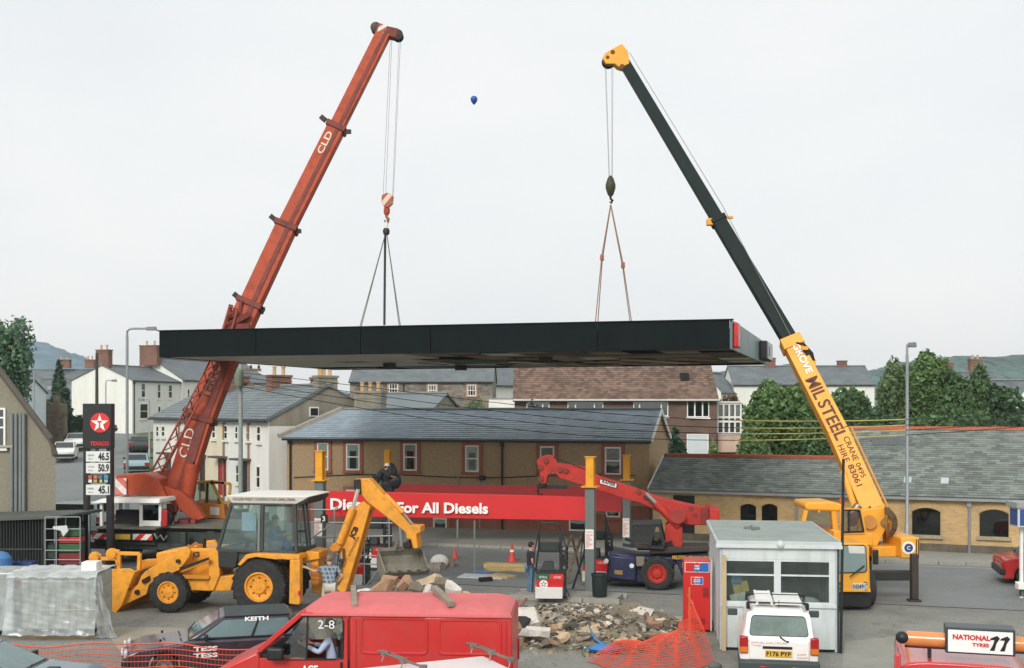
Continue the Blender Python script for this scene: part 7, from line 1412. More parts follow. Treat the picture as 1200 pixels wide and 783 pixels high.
for dx in (-.6,.6): solo('trestle',MB().bar(P(448,588,45)+V((dx,0,-.03)),V((P(448,588,45).x+dx*1.3,45,0)),.07,.07).bar(P(448,588,45)+V((dx,.3,-.03)),V((P(448,588,45).x+dx*1.3,45.7,0)),.07,.07),steelG,'%s steel trestle leg pair under the helmeted worker platform'%('left' if dx<0 else 'right'),'trestle')
rd=random.Random(8); mb=MB()
for i in range(7): mb.ball(P(459+rd.uniform(-6,9),565+rd.uniform(-14,14),45.2),(rd.uniform(.2,.34),.25,rd.uniform(.25,.4)),8,6)
solo('black_sheeting',mb,M('black_sheet',(32,34,36),.5,bump=1.,bs=5),'crumpled black sheeting draped by the rear left column stub','sheeting')
# ================================================================= traffic cones
def cone(label,px,py,hpx,white=True):
    p=G(px,py); h_=hpx*p.y/F; t=thing('traffic_cone',label,'cone',(p.x,p.y,.004),0,group='traffic cones'); cr=M('cone_red',(206,70,60),.6,dirt=.3)
    part('base',MB().b(-h_*.3,h_*.3,-h_*.3,h_*.3,0,.035),cr,t,bevel=.01); part('body',MB().lathe([(h_*.22,.035),(h_*.2,.06),(h_*.05,h_),(.02,h_)],(0,0,0),(0,0,1),16),cr,t)
    if white: r0,r1=h_*.2-h_*.15*.35,h_*.2-h_*.15*.68; part('reflective_band',MB().lathe([(r0+.004,h_*.36),(r1+.004,h_*.68)],(0,0,0),(0,0,1),16),whiteP,t)
    return t
cone('small plain red traffic cone on the road to the right of the digger bucket',533,655,14,False); cone('taller red and white traffic cone left of the standing man',600,658.5,21)
# ================================================================= boards and odds and ends lying by the road
def lying(px0,py0,px1,py1,w_,th,mat,label,z=0.,name='board',cat='board',group=None): a,b=G(px0,py0,z),G(px1,py1,z); return solo(name,MB().bar(a+V((0,0,th/2)),b+V((0,0,th/2)),w_,th),mat,label,cat,group,bevel=.006)
ply=M('yellow_timber',(206,180,122),.8,var=.15,vs=3,dirt=.3); whb=M('white_board',(206,212,214),.6,dirt=.2)
lying(569,665,619,667,.5,.16,ply,'thick pale timber beam at the back of the boards on the forecourt'); lying(570,669,596,668,.5,.1,ply,'short pale timber offcut lying in front of the long beam')
lying(596,668,619,670,.4,.12,ply,'pale timber piece lying right of the short offcut'); lying(540,675,592,677,.9,.03,whb,'white sheet board lying flat left of the standing man'); lying(556,670,576,672,.4,.05,M('blue_sheet',(90,130,176),.5),'small blue board on the white sheet')
lying(576,675,600,678,.5,.08,plank,'brown plank laid across the end of the white sheet'); lying(562,682,576,681,.2,.14,greasy,'dark metal lump on the ground in front of the white sheet',name='scrap_metal',cat='scrap')
solo('sack',MB().ball(G(515,665)+V((0,0,.2)),(.34,.26,.28),12,8),M('sack_white',(206,206,200),.8,var=.15,bump=.8,bs=8),'white sack on the ground right of the digger bucket','sack')
solo('crate',MB().box(G(526,664)+V((0,0,.15)),(.4,.35,.3)),timber,'brown wooden crate beside the white sack','crate',bevel=.01)
solo('drum',MB().lathe([(.24,0),(.26,.05),(.26,.2),(.24,.22),(.26,.24),(.26,.5),(.2,.5)],G(505,668),(.9,-.4,.1),14),M('drum_pale',(150,140,130),.5,dirt=.5),'pale drum lying behind the digger bucket','drum')
# ================================================================= rubble
rubm=M('rubble_earth',(130,122,104),.95,var=.3,vs=1.5,bump=1.,bs=7,dirt=.5,dc=(92,84,72))
def mound(name,c,rx,ry,h_,seed,n=46):
    rd=random.Random(seed); mb=MB(); ph=[(rd.uniform(1,4),rd.uniform(1,4),rd.uniform(0,6)) for _ in range(6)]
    for j in range(n+1):
        for i in range(n+1):
            u,v=i/n*2-1,j/n*2-1; r_=math.hypot(u,v); f=max(0,1-r_)**.8; z=h_*f*(.72+.28*sum(math.sin(a*u*2+b*v*2+p) for a,b,p in ph)/3)+rd.uniform(-.05,.07)*(f>0)-.03
            mb.v.append(V((c.x+u*rx,c.y+v*ry,z)))
    for j in range(n):
        for i in range(n): q=j*(n+1)+i; mb.f.append((q,q+1,q+n+2,q+n+1))
    return struct(name,mb,rubm,0,kind='stuff')
mound('rubble_heap',V((-2.55,29.4,0)),1.9,1.5,1.15,3); mound('rubble_heap',V((-4.7,29.7,0)),1.1,1.0,.5,9,24); mound('rubble_heap',V((1.9,30.7,0)),2.9,3.5,.26,4); mound('rubble_heap',V((3.2,31.4,0)),1.35,1.1,.62,5)
def chunk(rd,s):
    mb=MB().ball((0,0,0),(s*rd.uniform(.7,1.2),s*rd.uniform(.5,1),s*rd.uniform(.35,.8)),rd.choice((5,6,7)),rd.choice((3,4)))
    mb.v=[p+V((rd.uniform(-1,1),rd.uniform(-1,1),rd.uniform(-1,1)))*s*.22 for p in mb.v]; return mb
rd=random.Random(21)
for nm,rgb,cnt,flat in (('grey',(150,146,134),1500,.5),('tan',(168,146,118),800,.35),('dark',(88,82,72),900,.6),('pale',(196,192,180),420,.3)):
    mb=MB(); cm=M('rubble_stone_'+nm,rgb,.95,var=.25,vs=3,bump=.6,bs=14,isl=.3,dirt=.4,dc=(104,92,78))
    for i in range(cnt):
        if rd.random()<.42: c=V((-2.55,29.4,0)); rx,ry,hh=1.95,1.5,1.1
        else: c=V((1.95,30.6,0)); rx,ry,hh=2.85,3.4,.4
        a=rd.uniform(0,6.28); r_=rd.random()**.55*rd.uniform(.9,1.12); p=c+V((math.cos(a)*r_*rx,math.sin(a)*r_*ry,hh*max(0,1-r_)**.8*.8+.01)); s=.015+.11*rd.random()**3.2+(.1 if rd.random()<.02 else 0); q=chunk(rd,s); e=Euler((rd.uniform(-.5,.5),rd.uniform(-.5,.5),rd.uniform(0,6))).to_matrix(); mb.add([e@V((v.x*1.2,v.y,v.z*flat))+p for v in q.v],q.f)
    struct('rubble_stones',mb,cm,0,kind='stuff')
cols=[(196,172,140),(176,140,112),(206,200,190),(120,112,98),(150,120,96)]
cms=[M('broken_concrete_%d'%i,c,.95,var=.25,vs=2.5,bump=.7,bs=10,dirt=.4,dc=(110,98,84)) for i,c in enumerate(cols)]
def slab(px,py,Y,sx,sy,sz,rx,ry,rz,mi,label,name='concrete_slab',cat='slab'):
    c=P(px,py,Y); rd=random.Random(int(px*7+py)); e=Euler((R(rx),R(ry),R(rz))).to_matrix(); n=7
    ring=[V((math.cos(6.283*i/n+rd.uniform(-.3,.3))*sx/2*rd.uniform(.75,1.2),math.sin(6.283*i/n+rd.uniform(-.3,.3))*sy/2*rd.uniform(.75,1.2),0)) for i in range(n)]
    J3=lambda k:V((rd.uniform(-1,1)*k,rd.uniform(-1,1)*k,rd.uniform(-1,1)*k)); k=min(sx,sy)*.09; lo=[p*rd.uniform(.8,1.08)-V((0,0,sz/2))+J3(k) for p in ring]; hi=[p*rd.uniform(.75,1.0)+V((0,0,sz/2))+J3(k) for p in ring]; mb=MB(); mid=V((0,0,sz*.55))+J3(k)
    vs=[c+e@p for p in lo+hi+[mid]]; mb.add(vs,[tuple(range(n))[::-1]]+[(i,(i+1)%n,n+(i+1)%n,n+i) for i in range(n)]+[(n+i,n+(i+1)%n,2*n) for i in range(n)]); return solo(name,mb,cms[mi] if isinstance(mi,int) else mi,label,cat,group='broken slabs on the rubble' if name=='concrete_slab' else None,smooth=20)
# pile behind the van
solo('timber_post',MB().bar(P(432,696,28.6),P(459,681,28.8),.13,.12,.3,.28),cms[1],'long pale broken post sticking up out of the rubble behind the van','post')
slab(456,684,28.7,.42,.34,.36,20,10,30,1,'blocky orange-brown lump at the end of the pale broken post'); slab(474,684,28.6,.36,.3,.3,30,40,10,1,'second orange-brown lump right of the broken post')
slab(427,697,28.2,.5,.4,.2,10,-10,20,2,'white lump at the left foot of the rubble pile behind the van'); slab(500,682,29.2,.9,.5,.16,-20,-14,25,0,'long tan slab crowning the right half of the rubble behind the van')
slab(500,696,28.3,.3,.3,.46,25,30,60,2,'white upright lump in the middle of the rubble behind the van'); slab(530,690,28.6,.62,.34,.16,20,24,-20,2,'pale slab sloping down the right side of the rubble behind the van')
slab(547,699,28.6,.5,.4,.14,10,14,-15,0,'small tan slab at the right foot of the rubble behind the van'); slab(516,684,29.,.6,.4,.2,30,-10,40,3,'dark grey lump behind the white upright lump'); slab(486,692,28.3,.4,.36,.34,40,10,20,3,'dark lump between the orange-brown and white lumps')
solo('brick_stack',MB().box(P(452,697,27.9),(1.3,.3,.14)),brickO,'row of reddish bricks along the front of the rubble behind the van','bricks',bevel=.01)
solo('red_plastic',MB().ext([P(460,672,33),P(473,671,33),P(470,679,33),P(463,678,33)],(0,.2,0)),redS,'red plastic scrap behind the rubble under the digger bucket','scrap')
# pile right of the van
slab(622,741,28.4,1.2,.55,.16,4,4,-4,2,'long whitish slab lying at the left of the low rubble by the van'); slab(614,727,28.9,1.0,.95,.12,30,-8,10,2,'tilted pale slab with a dark hole above the long whitish slab')
slab(611,729,28.62,.5,.42,.05,30,-8,10,M('hole_dark',(50,48,46),.9),'dark square opening in the tilted pale slab','drain_opening','opening')
slab(602,737,27.6,.36,.36,.36,20,30,0,4,'brown lump beside the rear of the red van'); slab(606,752,27.5,.3,.25,.2,10,0,0,4,'small brown lump near the ground behind the red van')
slab(748,721,31.2,.9,.7,.1,38,-12,8,2,'large pale slab tilted on top of the low rubble'); slab(735,722,31.6,.5,.5,.14,20,-10,30,2,'smaller pale slab beside the large tilted one')
solo('bent_panel',MB().ext([P(681,719,32.),P(733,713,32.6),P(734,716,32.6),P(706,725,31.4)],V((0,.05,.05))),blackP,'long dark bent panel lying along the back of the low rubble','panel')
solo('drain_grating',MB().bar(G(762,724),G(800,726),.35,.1),M('grate_pale',(170,168,150),.7,var=.3,vs=12),'pale slotted drain channel beside the vending machine','drain')
rd=random.Random(77)
for i in range(34):
    px=rd.uniform(622,785); py=rd.uniform(716,762); Y=F*(H-.15)/(py-478); slab(px,py-2,Y,rd.uniform(.16,.5),rd.uniform(.14,.36),rd.uniform(.05,.14),rd.uniform(-30,30),rd.uniform(-30,30),rd.uniform(0,180),rd.choice((0,3,3,4,1)),'broken stone lump lying loose on the low rubble heap between the van and the kiosk')
blu=M('blue_rope',(70,130,186),.6)
solo('blue_pipe',MB().path([G(692,738,.3),G(697,748,.25),G(708,757,.1),G(718,763,.05)],.03,6),blu,'curved blue pipe running down the low rubble','pipe'); solo('blue_hose',MB().path([G(682,766,.05),G(684,761,.15),G(690,760,.12),G(698,763,.05)],.025,6),M('teal_hose',(90,130,140),.6),'short teal hose loop at the front of the low rubble','hose')
solo('blue_sack',MB().ball(G(708,760,.1),(.4,.2,.1),10,6),M('blue_sack',(60,128,196),.6,var=.2,bump=.8,bs=6),'flat blue sack at the edge of the orange netting','sack')
solo('orange_hose',MB().path([G(590,716,.05),G(606,712,.05),G(622,695,.06),G(632,690,.3)],.02,6),M('orange_hose',(206,110,80),.6),'thin orange hose trailing from the near pump towards the van','hose')
# ================================================================= orange netting
onet=M('orange_net',(226,84,60),.6,var=.12,vs=3)
def net(name,label,cat,fun,nu,nv,r,mat=onet,rv=None):
    mb=MB()
    for j in range(nv+1):
        pts=[fun(i/nu,j/nv) for i in range(nu+1)]; mb.path(pts,r*(1.6 if j in (0,nv) else 1),4)
    for i in range(nu+1): mb.path([fun(i/nu,j/nv) for j in range(nv+1)],rv or r*.8,4)
    return solo(name,mb,mat,label,cat)
def barrier(u,v):
    a=V((gx(-10,24.05),24.05,0)); b=V((gx(330,23.6),23.6,0)); p=a.lerp(b,u); return V((p.x,p.y+.04*math.sin(u*23),.12+.80*v-.05*math.sin(u*9)*(v)-.04*math.sin(u*math.pi*3)**2))
net('barrier_mesh','orange plastic barrier mesh stretched in front of the rally car','barrier',barrier,80,7,.009,rv=.003)
def heap(u,v):                                   # gathered netting trailing from a stake by the vending machine
    l=[(812,716,1.15),(838,776,.03)]; 
    a=G(690,776,.03).lerp(G(812,760,.03),u); t=v
    top=V((gx(808,28.9),28.9,1.12)); foot0=G(688+150*u,775+14*math.sin(u*3),.03); k=(u**1.6)
    mid=G(735+95*u,752+10*u,.12); crest=mid.lerp(top,k); p=foot0.lerp(crest,t); return p+V((.05*math.sin(u*31+v*5),.06*math.sin(v*9+u*17),.04*math.sin(u*25)*t*(1-k*.7)+.16*math.sin(t*math.pi)*(1-k)))
net('safety_netting','heap of orange safety netting hitched up at the foot of the vending machine','netting',heap,64,22,.008)
solo('stake',MB().tube(V((gx(808,28.95),28.95,0)),V((gx(808,28.95),28.95,1.3)),.025,n=8),M('stake_orange',(206,120,60),.6),'orange stake holding up the netting at the vending machine','stake')
solo('grey_boot',MB().ball(G(838,781,.08),(.16,.1,.1)),M('weight_grey',(96,100,98),.7,dirt=.4),'small grey weight at the right foot of the netting','weight')
# ================================================================= wrapped pallet of blocks
Yp=29.; z2=lambda py:H-(py-478)*Yp/F; bx0,bx1=gx(26,Yp),gx(112.5,Yp); bz0,bz1=z2(737),z2(673.5); pal=thing('block_pallet','pallet of grey concrete blocks wrapped in clear plastic in the left foreground','pallet',((bx0+bx1)/2,Yp+.6,0))
nb,nr,nd=11,4,3; bw=(bx1-bx0)/nb; bh=(bz1-bz0)/nr; b0=None; rd=random.Random(2); blk=M('concrete_block',(160,160,148),.95,var=.12,vs=5,bump=.5,bs=30)
for k in range(nd):
    for j in range(nr):
        for i in range(nb):
            l=V((bx0+(i+.5)*bw,Yp+.2+k*.4,bz0+(j+.5)*bh))-pal.location+V((rd.uniform(-.003,.003),rd.uniform(-.012,.004),0))
            if b0 is None: b0=part('concrete_block',MB().box((0,0,0),(bw-.008,.39,bh-.006)),blk,pal,bevel=.006,seg=1); b0.location=l
            else: share('concrete_block',b0,pal,l)
mb=MB()
for y in (0,.5,1.0): mb.b(bx0,bx1,Yp+y,Yp+y+.14,.0,.09)
for x in range(7): q=bx0+(bx1-bx0-.14)*x/6; mb.b(q,q+.14,Yp,Yp+1.16,.1,.13)
part('pallet_base',mb,timber,pal,w=True); mb=MB()
for py in (681.5,714.5): mb.b(bx0-.01,bx1+.01,Yp-.016,Yp-.008,z2(py)-.012,z2(py)+.012)
part('strap',mb,M('strap_cream',(206,206,190),.5),pal,w=True)
film=Mglass('plastic_film',(.93,.95,.95),.04,.25,film=.32,filmc=(216,226,228)); filmT=Mglass('plastic_film_thick',(.9,.93,.93),.06,.3,film=.42,filmc=(232,236,236))
def ruf(x,y): return .5*math.sin(x*9+1.3*math.sin(y*7))+.3*math.sin(x*23-y*5)+.2*math.sin(y*31+x*11)
mb=MB(); nu,nv=60,34
for j in range(nv+1):                                     # front fall of the sheet
    for i in range(nu+1): u,v=i/nu,j/nv; x=bx0-.34+(bx1-bx0+.36)*u; mb.v.append(V((x-.1*(1-v)*(u<.1),Yp-.05-.12*(1-v)**3-.025*ruf(u*2,v*2),bz1+.03-(1-v)*(bz1-.08)+.02*ruf(u*3,v)*(1-v))))
for j in range(nv):
    for i in range(nu): q=j*(nu+1)+i; mb.f.append((q,q+1,q+nu+2,q+nu+1))
solo('plastic_sheet',mb,film,'clear plastic sheet hanging down the front of the block pallet','sheet',smooth=180)
mb=MB(); nv=16
for j in range(nv+1):
    for i in range(nu+1): u,v=i/nu,j/nv; x=bx0-.36+(bx1-bx0+.4)*u; y=Yp-.09+v*1.5; mb.v.append(V((x,y,bz1+.05+.018*ruf(u*3,v*3)-(.12+.02*ruf(u*4,0) if j==0 else 0))))
for j in range(nv):
    for i in range(nu): q=j*(nu+1)+i; mb.f.append((q,q+1,q+nu+2,q+nu+1))
solo('plastic_cover',mb,filmT,'milky plastic cover folded over the top of the block pallet','sheet',smooth=180)
mb=MB(); nv=24
for j in range(nv+1):
    for i in range(17):
        u,v=i/16,j/nv; x=bx1+.02+(.10+.38*(1-v)**1.5)*u+.03*math.sin(v*13+u*9); mb.v.append(V((x,Yp-.1+.15*u+.05*math.sin(u*14+v*4),bz1-.02-(bz1-.05)*(1-v)*1. -.02*u)))
for j in range(nv):
    for i in range(16): q=j*17+i; mb.f.append((q,q+1,q+18,q+17))
solo('plastic_flap',mb,film,'loose plastic flap hanging off the right side of the block pallet','sheet',smooth=180)
solo('white_box',MB().b(gx(95,29.3),gx(113,29.3),29.3,29.7,bz1+.05,bz1+.27),M('white_box_card',(232,232,228),.6,dirt=.1),'small white box sitting on the right end of the wrapped pallet','box',bevel=.01)
pl2=thing('block_pallet','second wrapped stack of blocks cut off by the left edge of the picture','pallet',(gx(-20,29.6),30,0)); part('stack',MB().b(-13.9,-12.75,29.5,30.5,.1,1.55),blk,pl2,w=True,bevel=.02); part('wrapping',MB().b(-13.95,-12.68,29.4,30.6,.1,1.62),Mglass('thick_film',(.8,.84,.85),.1,.25,film=.42,filmc=(226,232,234)),pl2,w=True,bevel=.06,seg=3)
# ================================================================= dark cage store on the left
Yc=39.; zc=lambda py,Y=Yc:H-(py-478)*Y/F; cg=thing('cage_store','dark steel cage store with a flat roof along the left edge','cage',(gx(30,Yc),Yc,0)); cgm=M('cage_dark_green',(52,62,58),.6,var=.2,dirt=.3)
x0,x1=gx(-60,Yc),gx(52,Yc); part('roof',MB().hexa([(x0,Yc-.2,zc(612)),(x1+.6,Yc-.2,zc(607)),(x1+1.1,Yc+2.4,zc(607)),(x0,Yc+2.4,zc(612)),(x0,Yc-.2,zc(608)),(x1+.6,Yc-.2,zc(604)),(x1+1.1,Yc+2.4,zc(604)),(x0,Yc+2.4,zc(608))]),M('cage_roof_grey',(84,92,86),.8,var=.2,dirt=.4),cg,w=True)
mb=MB()
for i in range(34): x=x0+(x1-x0)*i/33; mb.tube((x,Yc,0),(x,Yc,zc(610)),.018,n=5,cap=False)
part('bars',mb,cgm,cg,w=True,kind='stuff'); part('rail',MB().b(x0,x1,Yc-.03,Yc+.03,1.0,1.05).b(x0,x1,Yc-.03,Yc+.03,.05,.1).b(x1-.04,x1+.03,Yc-.03,Yc+.03,0,zc(607)),cgm,cg,w=True); part('back_panel',MB().b(x0,x1,Yc+2.2,Yc+2.25,0,zc(611)),darkin,cg,w=True); part('end_panel',MB().b(x1+.4,x1+.44,Yc+.3,Yc+2.3,0,zc(607)),darkin,cg,w=True)
rc_=thing('roll_cage','galvanised roll cage holding red and green crates beside the dark store','roll cage',(gx(74,38.6),38.6,0)); Yr=38.5; mb=MB()
for px in (53,66,94): 
    for y in (Yr,Yr+.8): mb.tube((gx(px,Yr),y,.1),(gx(px,Yr),y,zc(606,Yr)),.022,n=6)
for py in (620,633,645,656,606): mb.tube(P(53,py,Yr),P(94,py,Yr),.016,n=6)
part('frame',mb,steelG,rc_,w=True); part('base',MB().b(gx(53,Yr),gx(94,Yr),Yr,Yr+.8,.12,.18),steelG,rc_,w=True)
for px in (56,91): part('castor',MB().tube((gx(px,Yr),Yr+.1,.06),(gx(px,Yr),Yr+.15,.06),.06,n=12),rubber,rc_,w=True)
def crate(px0,px1,py0,py1,c,label,y=.1):
    o=MB().b(gx(px0,Yr),gx(px1,Yr),Yr+y,Yr+y+.5,zc(py1,Yr),zc(py0,Yr)); t_=solo('bottle_crate',o,M('crate_%d_%d_%d'%c,c,.5,var=.15),label,'crate',bevel=.012); mb=MB(); n=5
    for i in range(n): a=gx(px0,Yr)+(gx(px1,Yr)-gx(px0,Yr))*(i+.5)/n; mb.tube((a,Yr+y+.12,zc(py0,Yr)),(a,Yr+y+.12,zc(py0,Yr)+.1),.03,.02,n=6)
    part('bottle_necks',mb,M('bottle_glass_green',(40,70,46),.2),t_,w=True,kind='stuff'); return t_
crate(67,92,630,637,(186,46,44),'bright red crate on the middle level of the roll cage'); crate(67,92,638,648,(44,92,50),'green crate in the roll cage below the bright red one'); crate(67,92,649,662,(120,36,40),'dark red crate at the bottom right of the roll cage'); crate(67,92,621,629,(40,80,48),'dark green crate at the top of the roll cage'); crate(54,65,640,655,(36,60,48),'dark green crate at the left of the roll cage')
crate(22,50,655,666,(44,64,120),'dark blue crate behind the pallet, left of the roll cage',-.9)
solo('cloth',MB().ext([P(62,617,38.4),P(78,616,38.4),P(80,622,38.4),P(74,629,38.4),P(71,622,38.4),P(62,620,38.4)],(0,.05,0)),M('rag_white',(206,210,208),.8,bump=.6,bs=8),'white rag hung over the top rail of the roll cage','rag')
solo('barrel',MB().lathe([(.36,0),(.4,.1),(.42,.5),(.38,.95),(.25,1.1),(.1,1.15)],(gx(-1,37),37,.05),(0,0,1),18),M('barrel_blue',(70,124,180),.5,var=.1),'blue plastic barrel at the left edge behind the wrapped pallet','barrel')
# ================================================================= booth on the right edge
Yb_=35.2; zb_=lambda py:H-(py-478)*Yb_/F; bt=thing('booth','white framed glazed booth with a blue and red sign at the right edge','booth',(gx(1210,Yb_),Yb_,0)); bx=gx(1192,Yb_)+.1
for x in (bx,bx+2.0):
    for y in (Yb_,): part('post',MB().b(x,x+.09,y,y+.09,0,zb_(598)),whiteP,bt,w=True)
part('base_wall',MB().b(bx,bx+2.09,Yb_-.01,Yb_+.08,.05,zb_(686)),M('booth_base',(96,96,92),.7),bt,w=True); part('sill',MB().hexa([(bx-.12,Yb_-.14,zb_(690)),(bx+2.2,Yb_-.14,zb_(690)),(bx+2.2,Yb_+.1,zb_(690)),(bx-.12,Yb_+.1,zb_(690)),(bx-.12,Yb_-.14,zb_(684)),(bx+2.2,Yb_-.14,zb_(684)),(bx+2.2,Yb_+.1,zb_(682)),(bx-.12,Yb_+.1,zb_(682))]),whiteP,bt,w=True)
part('glazing',MB().b(bx+.09,bx+2.,Yb_+.03,Yb_+.04,zb_(683),zb_(618)),Mglass('booth_glass',(.7,.76,.76),.1),bt,w=True)
sg=part('roof_sign',MB().b(bx-.2,bx+2.3,Yb_-.3,Yb_+.35,zb_(617),zb_(594)),M('booth_sign_white',(206,212,212),.5),bt,w=True,bevel=.02); part('roof',MB().b(bx-.28,bx+2.4,Yb_-.38,Yb_+.4,zb_(594),zb_(588)),M('booth_roof',(150,158,156),.6),bt,w=True)
part('sign_blue',MB().b(bx-.212,bx-.2,Yb_-.25,Yb_+.25,zb_(615),zb_(596)),M('sign_blue',(50,84,140),.4),sg,w=True); part('sign_blue',MB().b(bx-.15,bx+.02,Yb_-.312,Yb_-.3,zb_(615),zb_(596)),M('sign_blue',(50,84,140),.4),sg,w=True); text('N',redS,sg,V((bx+.12,Yb_-.304,zb_(612))),(1,0,0),(0,0,1),height=.28,bold=.04,w=True)
# ================================================================= people
def skinmesh(name,J_,E_,mat,parent,sub=2,smooth=180):
    nm=list(J_); me=bpy.data.meshes.new(name); me.from_pydata([tuple(J_[k][0]) for k in nm],[(nm.index(a),nm.index(b)) for a,b in E_],[]); o=bpy.data.objects.new(name,me); col.objects.link(o)
    o.modifiers.new('s','SKIN'); sv=me.skin_vertices[0].data
    for i,k in enumerate(nm):
        r=J_[k][1]; sv[i].radius=r if isinstance(r,tuple) else (r,r); sv[i].use_root=(i==0)
    s=o.modifiers.new('u','SUBSURF'); s.levels=sub; s.render_levels=sub; dg_=bpy.context.evaluated_depsgraph_get(); dg_.update(); m2=bpy.data.meshes.new_from_object(o.evaluated_get(dg_)); bpy.data.objects.remove(o); m2.name=name; uv_=m2.uv_layers.new(name='UVMap')
    for l_ in m2.loops: v_=m2.vertices[l_.vertex_index].co; uv_.data[l_.index].uv=(v_.x+v_.y*.6,v_.z)
    m2.materials.clear(); m2.materials.append(mat); m2.polygons.foreach_set('use_smooth',[True]*len(m2.polygons)); oo=bpy.data.objects.new(name,m2); col.objects.link(oo); oo.parent=parent; return oo
BASE=dict(pelvis=(0,0,.95),belly=(0,0,1.1),chest=(0,.01,1.3),neck=(0,.0,1.48),chin=(0,.03,1.56),head=(0,.02,1.64),crown=(0,.0,1.71),shL=(-.17,0,1.41),elL=(-.23,-.02,1.14),wrL=(-.25,.06,.90),shR=(.17,0,1.41),elR=(.23,-.02,1.14),wrR=(.25,.06,.90),hipL=(-.09,0,.90),knL=(-.1,.02,.5),anL=(-.1,-.03,.09),toL=(-.12,.14,.04),hipR=(.09,0,.90),knR=(.1,.02,.5),anR=(.1,-.03,.09),toR=(.12,.14,.04))
def person(label,loc,rz,pose,shirt,trous,hairm=hair,short=True,helmet=None,sc_=1.,legs=True):
    t=thing('person',label,'person',loc,rz); B={k:V(v)*sc_ for k,v in {**BASE,**pose}.items()}; q=sc_
    def hand(J_,E_,s):
        w_,e=B['wr'+s],B['el'+s]; d=(w_-e).normalized(); sd=d.cross(V((0,1,0))); sd=sd.normalized() if sd.length>.1 else V((1,0,0)); nn=d.cross(sd).normalized(); pm=w_+d*.07*q; J_['palm'+s]=(pm,(.034*q,.018*q)); E_.append(('wr'+s,'palm'+s))
        for f,(off,ln) in enumerate(((-.03,.07),(-.01,.08),(.01,.075),(.028,.058))):
            a=pm+d*.035*q+sd*off*q; b=a+d*ln*.5*q; c=b+(d*.7+nn*.5).normalized()*ln*.5*q; J_['f%s%d'%(s,f)]=(a,.0085*q); J_['g%s%d'%(s,f)]=(b,.008*q); J_['h%s%d'%(s,f)]=(c,.0065*q); E_+= [('palm'+s,'f%s%d'%(s,f)),('f%s%d'%(s,f),'g%s%d'%(s,f)),('g%s%d'%(s,f),'h%s%d'%(s,f))]
        a=pm-d*.03*q-sd*.035*q; b=a-sd*.02*q+d*.035*q; J_['t1'+s]=(a,.011*q); J_['t2'+s]=(b,.009*q); E_+=[('wr'+s,'t1'+s),('t1'+s,'t2'+s)]
    J_={'pelvis':(B['pelvis'],(.13*q,.1*q)),'belly':(B['belly'],(.125*q,.095*q)),'chest':(B['chest'],(.14*q,.1*q)),'neck':(B['neck'],.052*q),'chin':(B['chin'],(.06*q,.068*q)),'head':(B['head'],(.076*q,.095*q)),'crown':(B['crown'],(.066*q,.08*q))}; E_=[('pelvis','belly'),('belly','chest'),('chest','neck'),('neck','chin'),('chin','head'),('head','crown')]
    for s in 'LR':
        J_['sh'+s]=(B['sh'+s],.055*q); J_['el'+s]=(B['el'+s],.04*q); J_['wr'+s]=(B['wr'+s],(.028*q,.022*q)); E_+=[('chest','sh'+s),('sh'+s,'el'+s),('el'+s,'wr'+s)]; hand(J_,E_,s)
        J_['hip'+s]=(B['hip'+s],.085*q); J_['kn'+s]=(B['kn'+s],.055*q); J_['an'+s]=(B['an'+s],.038*q); J_['to'+s]=(B['to'+s],(.035*q,.03*q)); E_+=[('pelvis','hip'+s),('hip'+s,'kn'+s),('kn'+s,'an'+s),('an'+s,'to'+s)]
    fw=((B['chin']-B['head']).cross(V((1,0,0)))); hd=B['head']; upv=(B['crown']-B['chin']).normalized(); sdv=(B['shR']-B['shL']).normalized(); f=upv.cross(sdv).normalized()
    body=skinmesh('body',J_,E_,skin,t)
    # face: nose, brows, eyes, mouth, ears
    c=hd-upv*.015*q; part('nose',MB().bar(c+f*.09*q+upv*.012*q,c+f*.118*q-upv*.028*q,.018*q,.016*q,.03*q,.024*q),skin,body,bevel=.006*q); mbe=MB()
    for s in (-1,1): mbe.ball(c+f*.088*q+sdv*.032*q*s+upv*.018*q,.011*q,8,6)
    part('eyes',mbe,M('eye_dark',(50,40,36),.2),body); mbe=MB()
    for s in (-1,1): mbe.ball(c+sdv*.083*q*s-upv*.005*q,(.014*q,.022*q,.032*q),8,6)
    part('ears',mbe,skin,body); part('mouth',MB().bar(c+f*.088*q-upv*.062*q-sdv*.024*q,c+f*.088*q-upv*.062*q+sdv*.024*q,.012*q,.01*q),M('lips',(150,90,80),.5),body)
    m=MB().ball((0,0,0),1,14,10); m.v=[hd+upv*(.034*q+p.z*.098*q)+sdv*p.x*.088*q+f*(-.016*q+p.y*.104*q) for p in m.v if 1]
    keep=[fc for fc in m.f if not all(((m.v[i]-hd).dot(f)>.045*q and (m.v[i]-hd).dot(upv)<.055*q) or (m.v[i]-hd).dot(upv)<-.03*q+max(0,(m.v[i]-hd).dot(f))*.6 for i in fc)]; m.f=keep
    if helmet: 
        part('hair',m,hairm,body); part('helmet',MB().lathe([(.13*q,0),(.128*q,.015*q),(.108*q,.02*q),(.105*q,.06*q),(.085*q,.1*q),(.04*q,.122*q),(.0,.125*q)],hd+upv*.045*q,upv,18),helmet,t)
    else: part('hair',m,hairm,body)
    k=1.14; JS={x:(J_[x][0],tuple(v*k for v in (J_[x][1] if isinstance(J_[x][1],tuple) else (J_[x][1],)*2))) for x in J_}
    S={x:JS[x] for x in ('belly','pelvis','chest')}; S['pelvis']=(B['pelvis']+V((0,0,.0)),(.165*q,.135*q)); S['belly']=(B['belly'],(.16*q,.13*q)); S['chest']=(B['chest'],(.185*q,.14*q)); S['collar']=(B['chest'].lerp(B['neck'],.72),.07*q); Es=[('belly','pelvis'),('belly','chest'),('chest','collar')]
